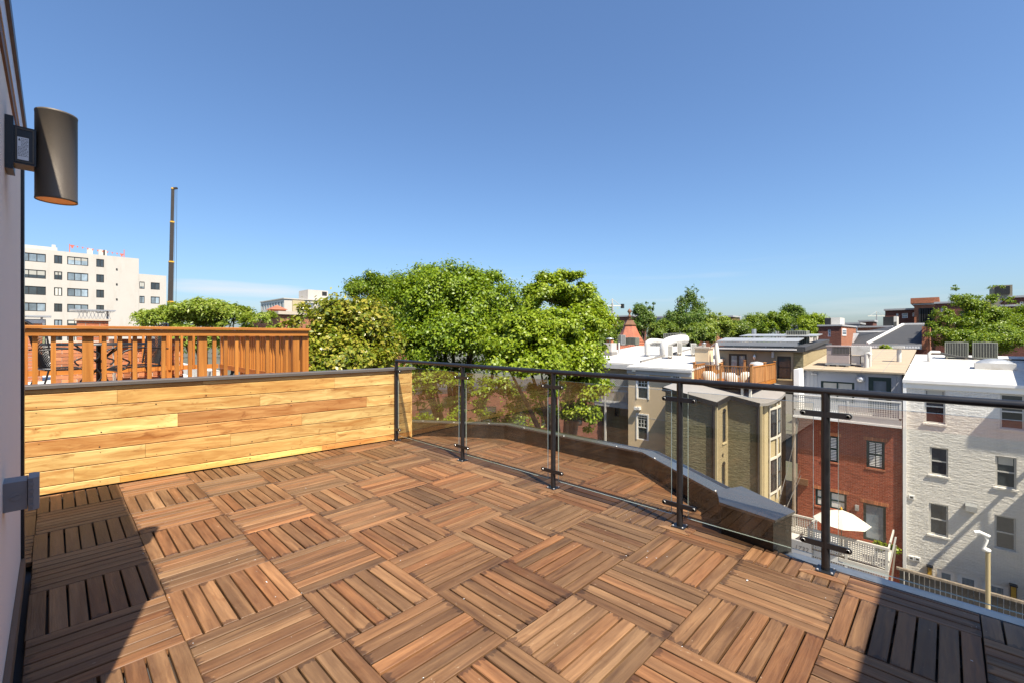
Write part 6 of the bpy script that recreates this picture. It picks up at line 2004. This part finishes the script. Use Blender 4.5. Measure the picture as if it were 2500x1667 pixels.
t = thing('rear_terrace', 'shaded brown brick terrace glimpsed behind the maple trunks', 'house', (-24, 22, GZ))
q0, q1 = P(905, 940, D=30), P(1470, 940, D=34)
n_ = (q1 - q0); n_.z = 0
d_ = n_.normalized()
w_ = Vector((-d_.y, d_.x, 0)) * 6
zt_ = -2.6
MB().prism([(q0.x, q0.y), (q1.x, q1.y), (q1.x + w_.x, q1.y + w_.y), (q0.x + w_.x, q0.y + w_.y)], GZ, zt_).build('wall', M['brown_brick'], t)
MB().prism([(q0.x, q0.y), (q1.x, q1.y), (q1.x + w_.x, q1.y + w_.y), (q0.x + w_.x, q0.y + w_.y)], zt_ + .003, zt_ + .3).build('roof', M['dark_roof'], t)
pl = Plane('G', (q0.x, q0.y), (q1.x, q1.y))
for k in range(7):
    for z in (-5.2, -8.6):
        window(t, pl, 1.0 + k * 2.2, 2.0 + k * 2.2, z, z + 1.6, M['dark_frame'], M['pane'], 1, 2, .07, -.02)

# far wooded skyline: one mass nobody could count
g_ = np.random.default_rng(5)
allv = []
for k in range(70):
    px_ = g_.uniform(-400, 2900)
    d = g_.uniform(160, 420)
    p = P(px_, 821, D=d)
    r = g_.uniform(4, 8)
    v, _, _ = leaf_cloud([(p.x, p.y, GZ + 6 + g_.uniform(-1, 3), r * 1.5, r * 1.5, r)], 420, 1.5, 100 + k, 16)
    allv.append(v)
o = link('treeline', leaf_mesh('treeline', np.concatenate(allv), (0, 0, 0)), M['leaf_far'])
tag(o, 'distant green treetops between the far roofs', kind='stuff')

# ------------------------------------------------------------------ skyline houses


def block(name, label, px0, px1, py0, y, depth, m, side=None, wins=(), roof=None, coping=True, cat='building', fr=None):
    """An axis-aligned house: alley-side face between two photographed edges on plane Y=y, windows as openings (px0,px1,py0,py1)."""
    a, b = P(px0, py0, Y=y), P(px1, py0, Y=y)
    zt = (a.z + b.z) / 2
    t = thing(name, label, cat, ((a.x + b.x) / 2, y + depth / 2, GZ))
    pl = Plane('S', y)
    hs = [so(*w, y) for w in wins]
    mb = MB()
    wall_face(mb, pl, a.x, b.x, GZ, zt, hs, .15)
    mb.quad((a.x, y, GZ), (a.x, y, zt), (a.x, y + depth, zt), (a.x, y + depth, GZ))
    mb.quad((a.x, y + depth, GZ), (a.x, y + depth, zt), (b.x, y + depth, zt), (b.x, y + depth, GZ))
    mb.box(a.x + .02, b.x - .02, y + .4, y + depth - .05, GZ, zt - .05)
    mb.build('wall', m, t)
    MB().quad((b.x, y, GZ), (b.x, y + depth, GZ), (b.x, y + depth, zt), (b.x, y, zt)).build('side_wall', side or m, t)
    MB().quad((a.x, y, zt), (b.x, y, zt), (b.x, y + depth, zt), (a.x, y + depth, zt)).build('roof', roof or M['grey_roof'], t)
    if coping:
        k = max(.1, (b - Vector((0, 0, CAM_H))).length * .0018)
        bx(a.x - k, b.x + k, y - k, y + depth + k, zt + .003, zt + k * 1.6).build('coping', M['grey_paint'], t)
    for h in hs:
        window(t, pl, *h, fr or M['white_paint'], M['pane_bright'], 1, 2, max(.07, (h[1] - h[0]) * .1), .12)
    return t, a, b, zt


t, a, b, zt = block('brown_brick_house', 'brown brick house with an orange sunlit side and arched window behind the tan roof', 1998, 2054, 797, 55, 10, M['brown_brick'], M['orange_brick'], [(2021, 2028, 805, 822)])  # sunlight on the side wall is put in as a lighter orange brick
EF2 = Plane('E', b.x)
for z0, z1 in ((P(2060, 832, X=b.x).z - 2.1, P(2060, 832, X=b.x).z - .7), (P(2060, 820, X=b.x).z, P(2060, 803, X=b.x).z)):
    y0, y1 = P(2055.5, 810, X=b.x).y, P(2065, 810, X=b.x).y
    w = MB(); EF2.box(w, y0, y1, z0, z1, .003, .05); fw_ = w.build('window', M['white_paint'], t)
    w = MB(); EF2.quad(w, y0 + .15, y1 - .15, z0 + .12, z1 - .12, .055); w.build('pane', M['pane_bright'], fw_)
t = thing('rooftop_cabin', 'boxy pale rooftop cabin on the brown brick house', 'cabin', tuple(P(2035, 795, Y=60)))
q0, q1 = P(2014, 790, Y=60), P(2051, 790, Y=60)
bx(q0.x, q1.x, 60, 63, q0.z - .6, P(2030, 776, Y=60).z).build('wall', M['beige_metal'], t)
bx(q0.x, q0.x + (q1.x - q0.x) * .4, 59.9, 59.99, q0.z - .3, P(2030, 777, Y=60).z).build('glazing', M['dark_frame'], t)

# mansard with dark hipped roof
ms = thing('mansard_house', 'brown house with a dark hipped roof, white ridges and a scalloped grey cornice', 'house', (-4.5, 66, GZ))
mx0, mx1, my = P(2078, 845, Y=62).x, P(2267, 845, Y=62).x, 62
cz = P(2170, 851, Y=62).z
bx(mx0, mx1 - .02, my, my + 14, GZ, cz).build('wall', M['brown_brick'], ms)
MB().quad((mx1, my, GZ), (mx1, my + 9, GZ), (mx1, my + 9, 2.4), (mx1, my, 2.4)).build('gable_wall', M['orange_brick'], ms)
bx(mx1 - .5, mx1 - .01, my, my + 9, cz, 2.38).build('gable_parapet', M['orange_brick'], ms)
bx(mx0 - .3, mx1 - .5, my - .35, my - .01, cz, cz + .5).build('cornice', M['grey_paint'], ms)
n = 26
for k in range(n):
    x = mx0 - .2 + (mx1 - mx0 - .4) * k / n
    MB().add([(x + .115 + .11 * math.cos(q * math.pi / 6), my - .37, cz + .08 + .22 * math.sin(q * math.pi / 6)) for q in range(7)], [tuple(range(7))]).build('scallop', M['white_paint'], ms)
rz = P(2200, 793, Y=69).z
rx = P(2200, 793, Y=69).x
ap = Vector((P(2205, 793, Y=69).x, 69, rz))
rl = Vector((P(2092, 810, Y=66).x, 66, P(2092, 810, Y=66).z))
e0, e1 = Vector((mx0 - .1, my - .2, cz + .51)), Vector((mx1 - .5, my - .2, cz + .51))
hip = Vector((P(2118, 836, Y=my - .2).x, my - .2, cz + .51))
MB().add([e0, hip, ap, Vector((rl.x, 69, rl.z)), rl], [(0, 1, 2, 3), (0, 3, 4)]).build('roof', M['dark_roof'], ms)
MB().add([hip, e1, Vector((mx1 - .5, 69, rz)), ap], [(0, 1, 2, 3)]).build('roof', M['dark_roof'], ms)
MB().beam(hip + Vector((0, -.1, .05)), ap + Vector((0, -.1, .05)), .22, .18).build('hip_cap', M['gutter'], ms)
MB().beam(ap + Vector((0, 0, .05)), Vector((mx1 - .5, 69, rz + .05)), .25, .2).build('ridge_cap', M['gutter'], ms)
MB().beam(rl, Vector((P(2165, 811, Y=66.5).x, 66.5, rl.z)), .2, .16).build('ridge_cap', M['gutter'], ms)
MB().add([Vector((mx0 - .5, my - .1, cz + .3)), Vector((mx0 + .1, my - .15, cz + .3)), Vector((mx0 + .6, my + 1, rl.z - .2)), Vector((mx0 + .1, my + 1, rl.z - .2))], [(0, 1, 2, 3)]).build('dormer_cheek', M['galv'], ms)
bx(P(2130, 862, Y=my - .1).x - .05, P(2130, 862, Y=my - .1).x + .05, my - .12, my - .02, GZ, cz).build('downspout', M['gutter'], ms)

block('long_brick_block', 'long brown brick block with white sash windows under the far right tower', 2161, 2235, 758, 118, 20, M['brown_brick'], None, [(2188, 2193, 766, 774), (2202, 2216, 765, 777), (2227, 2232, 764, 773)])
t, a, b, zt = block('orange_tower', 'stepped orange brick tower with deep cornice beyond the mansard', 2232, 2284, 745, 112, 14, M['orange_brick'], None, [], cat='tower')
bx(a.x - .5, b.x + .5, 111.5, 126.5, zt + .3, zt + 1.3).build('deep_cornice', M['orange_brick'], t)
bx(a.x + .6, b.x - .3, 113, 120, zt + 1.31, P(2255, 731, Y=113).z).build('top_stage', M['orange_brick'], t)
for k in range(6):
    x = a.x + .6 + k * (b.x - a.x - 1) / 6
    bx(x, x + .45, 111.9, 111.99, zt - 4.6, zt - .6).build('slot_window', M['dark_frame'], t)
block('brown_far_house', 'brown brick house with a flat roof behind the open branched tree', 2284, 2420, 740, 100, 18, M['brown_brick'], None, [(2297, 2303, 752, 762), (2372, 2377, 742, 752), (2345, 2352, 760, 772)])
block('right_brick_house', 'brown brick house with two windows at the right edge behind the tree', 2446, 2560, 748, 84, 18, M['brown_brick'], None, [(2446.5, 2456, 754, 767), (2490, 2499, 737, 746)])
block('tall_brown_slab', 'upper brown brick storey under the tan roof tower at the right edge', 2466, 2560, 726, 108, 18, M['brown_brick'])
t, a, b, zt = block('tan_roof_tower', 'plain tan roof tower with a dark louvre rising at the right edge', 2424, 2472, 697, 150, 12, M['olive_stucco'], M['cream_frame'], [], cat='tower', coping=False)
c = P(2448, 708, Y=149.9)
bx(c.x - 1.1, c.x + 1.1, 149.8, 149.98, c.z - 1.0, c.z + .8).build('louvre', M['dark_frame'], t)
t = thing('cooling_tower', 'beige cooling tower box on the grey roof left of the brown block', 'cooling tower', tuple(P(2172, 792, Y=80)))
q0, q1 = P(2156, 785, Y=80), P(2190, 785, Y=80)
bx(q0.x, q0.x + 1.1, 80, 83, q0.z - 1.2, P(2170, 774, Y=80).z).build('dark_casing', M['dark_frame'], t)
bx(q0.x + 1.12, q1.x, 80, 83, q0.z - 1.2, P(2170, 773, Y=80).z).build('casing', M['beige_metal'], t)
bx(q0.x + 1.4, q1.x - .3, 79.9, 79.99, q0.z - .9, q0.z - .1).build('louvre', M['grille'], t)
t, a, b, zt = block('grey_flat_house', 'low grey roofed brick house left of the hipped dark roof', 2094, 2175, 800, 78, 12, M['orange_brick'], None, [], M['grey_roof'])
far = [(1448, 1500, 790, 95, 'brown_brick', 'brick gable wall with a pale relief behind the turret', []), (1503, 1545, 774, 130, 'brown_brick', 'far brown house with a white band left of the ginkgos', []), (1590, 1640, 776, 150, 'grey_paint', 'far low grey terrace between the ginkgos', []), (1706, 1745, 780, 140, 'orange_brick', 'far orange brick chimney block right of the tall ginkgo', []), (1744, 1788, 775, 190, 'brown_brick', 'far pale and brown apartment house on the skyline', [(1748, 1752, 779, 783), (1758, 1762, 779, 783), (1770, 1776, 779, 783)]), (1786, 1806, 783, 220, 'white_render', 'far white rendered house on the skyline', []), (1896, 1975, 797, 90, 'white_render', 'low white rendered house among the dark trees', []), (1920, 1965, 790, 110, 'brown_brick', 'low brown house behind the white rendered house', []), (2098, 2132, 786, 170, 'brown_brick', 'far brown house with a dark chimney on the skyline', []), (2060, 2098, 792, 130, 'grey_paint', 'far grey house right of the rooftop cabin', []), (652, 690, 758, 70, 'orange_brick', 'x', []), (1810, 1838, 786, 260, 'beige_stucco', 'far beige house low on the skyline above the trees', [])]
for px0, px1, py0, y, m_, lab, ws in far:
    if lab == 'x': continue
    block('skyline_house', lab, px0, px1, py0, y, 9, M[m_], None, ws, cat='house', fr=M['dark_frame'])

# brick chimneys and gable behind the magnolia
t = thing('hipped_chimney', 'square orange brick chimney with a red hipped cap left of the magnolia', 'chimney', gp(676, 42))
c = P(676, 765, D=42)
bx(c.x - .6, c.x + .6, c.y - .6, c.y + .6, GZ, P(676, 757, D=42).z).build('shaft', M['orange_brick'], t)
zc = P(676, 757, D=42).z
MB().add([(c.x - .75, c.y - .75, zc), (c.x + .75, c.y - .75, zc), (c.x + .75, c.y + .75, zc), (c.x - .75, c.y + .75, zc), (c.x, c.y, zc + .45)], [(0, 1, 4), (1, 2, 4), (2, 3, 4), (3, 0, 4), (3, 2, 1, 0)]).build('cap', M['copper_tile'], t)
t = thing('brick_gable', 'brown brick house wall half hidden behind the magnolia', 'house', gp(740, 40))
c0, c1 = P(684, 768, X=-38), P(1000, 768, X=-38)
bx(-46, -38, c0.y, c1.y, GZ, c0.z).build('wall', M['orange_brick'], t)
bx(-46.2, -37.8, c0.y - .2, c1.y + .2, c0.z, c0.z + .25).build('coping', M['mortar'], t)
t = thing('stepped_chimney', 'broad corbelled brick chimney above the magnolia', 'chimney', (-39, P(818, 760, X=-38.5).y, GZ))
y0, y1 = P(806, 760, X=-38.5).y, P(824, 760, X=-38.5).y
bx(-39.6, -38.5, y0, y1, c0.z, P(815, 762, X=-38.5).z).build('shaft', M['brown_brick'], t)
bx(-39.7, -38.4, y0 - .1, y1 + .1, P(815, 762, X=-38.5).z, P(815, 757, X=-38.5).z).build('corbel', M['brown_brick'], t)

# rust red turret
tq = P(1537, 856, D=52)
tu = thing('turret', 'rust red pyramid turret roof with a ball finial', 'turret', (tq.x, tq.y, GZ))
k = 52 / CAM_F
zb, zm, zt = tq.z, P(1537, 795, D=52).z, P(1537, 782, D=52).z
rb, rm, rtp = 46 * k, 14 * k, 8 * k
NS = 6
A0 = R(20)
bx(tq.x - rb * .8, tq.x + rb * .8, tq.y - rb * .8, tq.y + rb * .8, GZ, zb).build('drum', M['brown_brick'], tu)
MB().lathe([(rb, 0), (rb * 1.05, .08), (rb * 1.05, .25), (rb, .3)], (tq.x, tq.y, zb - .3), NS, False, A0).build('eaves', M['red_metal'], tu)
rows = 11
tile_i = 0
for r_ in range(rows):
    f0, f1 = r_ / rows, (r_ + 1) / rows
    ra, rc = rb * (1 - f0) ** 1.15 + rm * f0, rb * (1 - f1) ** 1.15 + rm * f1
    ra, rc = rb + (rm - rb) * (f0 ** .85), rb + (rm - rb) * (f1 ** .85)
    za, zc = zb + (zm - zb) * f0, zb + (zm - zb) * f1
    cnt = max(3, int(9 * (1 - f0)) )
    for s in range(NS):
        a0, a1 = A0 + 2 * math.pi * s / NS, A0 + 2 * math.pi * (s + 1) / NS
        if math.sin((a0 + a1) / 2) > .55: continue
        p0, p1 = Vector((tq.x + ra * math.cos(a0), tq.y + ra * math.sin(a0), za)), Vector((tq.x + ra * math.cos(a1), tq.y + ra * math.sin(a1), za))
        q0, q1 = Vector((tq.x + rc * math.cos(a0), tq.y + rc * math.sin(a0), zc)), Vector((tq.x + rc * math.cos(a1), tq.y + rc * math.sin(a1), zc))
        nrm = (p1 - p0).cross(q0 - p0).normalized()
        for c_ in range(cnt):
            u0, u1 = c_ / cnt + .01, (c_ + 1) / cnt - .01
            lo0, lo1, hi0, hi1 = p0.lerp(p1, u0) + nrm * .07, p0.lerp(p1, u1) + nrm * .07, q0.lerp(q1, u0) + nrm * .015, q0.lerp(q1, u1) + nrm * .015
            if r_ < 6:
                MB().add([lo0, lo1, hi1, hi0, lo0 - nrm * .06, lo1 - nrm * .06], [(0, 1, 2, 3), (4, 5, 1, 0)]).build('tile', M['copper_tile'], tu)
core = [(rb + (rm - rb) * ((q / rows) ** .85) - .02, (zm - zb) * q / rows) for q in range(rows + 1)]
MB().lathe(core, (tq.x, tq.y, zb), NS, False, A0).build('roof', M['copper_tile'], tu)
MB().lathe([(rm * 1.15, 0), (rm * 1.15, .1), (rm, .15), (rtp, zt - zm), (rtp * 1.2, zt - zm + .05), (0, zt - zm + .1)], (tq.x, tq.y, zm), NS, False, A0).build('upper_cap', M['soffit'], tu)
fz = P(1537, 761, D=52).z
MB().lathe([(.12, 0), (.10, .3), (.22, .42), (.10, .55), (.10, .75), (.26, 1.0), (.14, 1.2), (.0, 1.35)], (tq.x, tq.y, zt), 10).build('finial', M['soffit'], tu)

# distant tower cranes
for px_, py_, d, w, lab in ((1495, 747, 520, 26, 'distant tower crane with a white jib left of the ginkgos'), (2140, 772, 800, 24, 'faint distant tower crane jib beside the beige cooling tower')):
    p = P(px_, py_, D=d)
    k = d / CAM_F
    t = thing('tower_crane', lab, 'crane', (p.x, p.y, GZ))
    bx(p.x - .9, p.x + .9, p.y - .9, p.y + .9, GZ, p.z + 3).build('mast', M['grey_paint'], t)
    MB().beam(p - _rt * w * k * .9, p + _rt * w * k, .8, .9).build('jib', M['canvas'], t)
    MB().beam(p + _rt * w * k * .95 - Vector((0, 0, 3)), p + _rt * w * k * .95 + Vector((0, 0, 2)), 3, 3).build('counterweight', M['dark_frame'], t)
    MB().tube([p - _rt * w * k * .7, p + Vector((0, 0, 8)), p + _rt * w * k * .8], .35, 4).build('stay', M['grey_paint'], t)
    MB().beam(p, p + Vector((0, 0, 8)), .8, .8, up=(1, 0, 0)).build('apex', M['canvas'], t)

# ------------------------------------------------------------------ ground
g = MB()
g.quad((-6000, -6000, GZ), (6000, -6000, GZ), (6000, 6000, GZ), (-6000, 6000, GZ))
M['town'] = pm('town_ground', (0.085, 0.085, 0.062), 0.95, var=0.5, vs=0.06, dirt=((0.05, 0.065, 0.03), 0.7))
tag(g.build('ground', M['town']), 'mixed green and grey town ground reaching to the horizon', kind='structure')
MB().box(-5.7, 14, 3.5, 31.4, GZ, GZ + .015).build('alley', M['asphalt'])
tag(bpy.data.objects['alley'], 'pale concrete alley between the row houses', kind='structure')

M['soil'] = pm('garden_soil', (0.050, 0.042, 0.026), 0.95, var=0.4, vs=0.8, dirt=((0.035, 0.050, 0.016), 0.7))
MB().box(-30, -5.9, 3.4, 28.3, GZ, GZ + .02).build('garden_ground', M['soil'])
tag(bpy.data.objects['garden_ground'], 'dark planted yard ground under the trees', kind='structure')
own = thing('deck_house', 'brick row house that carries the timber roof deck', 'house', (-1.5, -1, GZ))
MB().prism([(-5.83, -6), (3.0, -6), (3.0, 3.30), (-0.74, 3.30), (-2.22, 4.33), (-4.33, 4.33), (-5.56, 3.5), (-5.83, 3.5)], GZ, -0.125).build('wall', M['red_brick'], own)
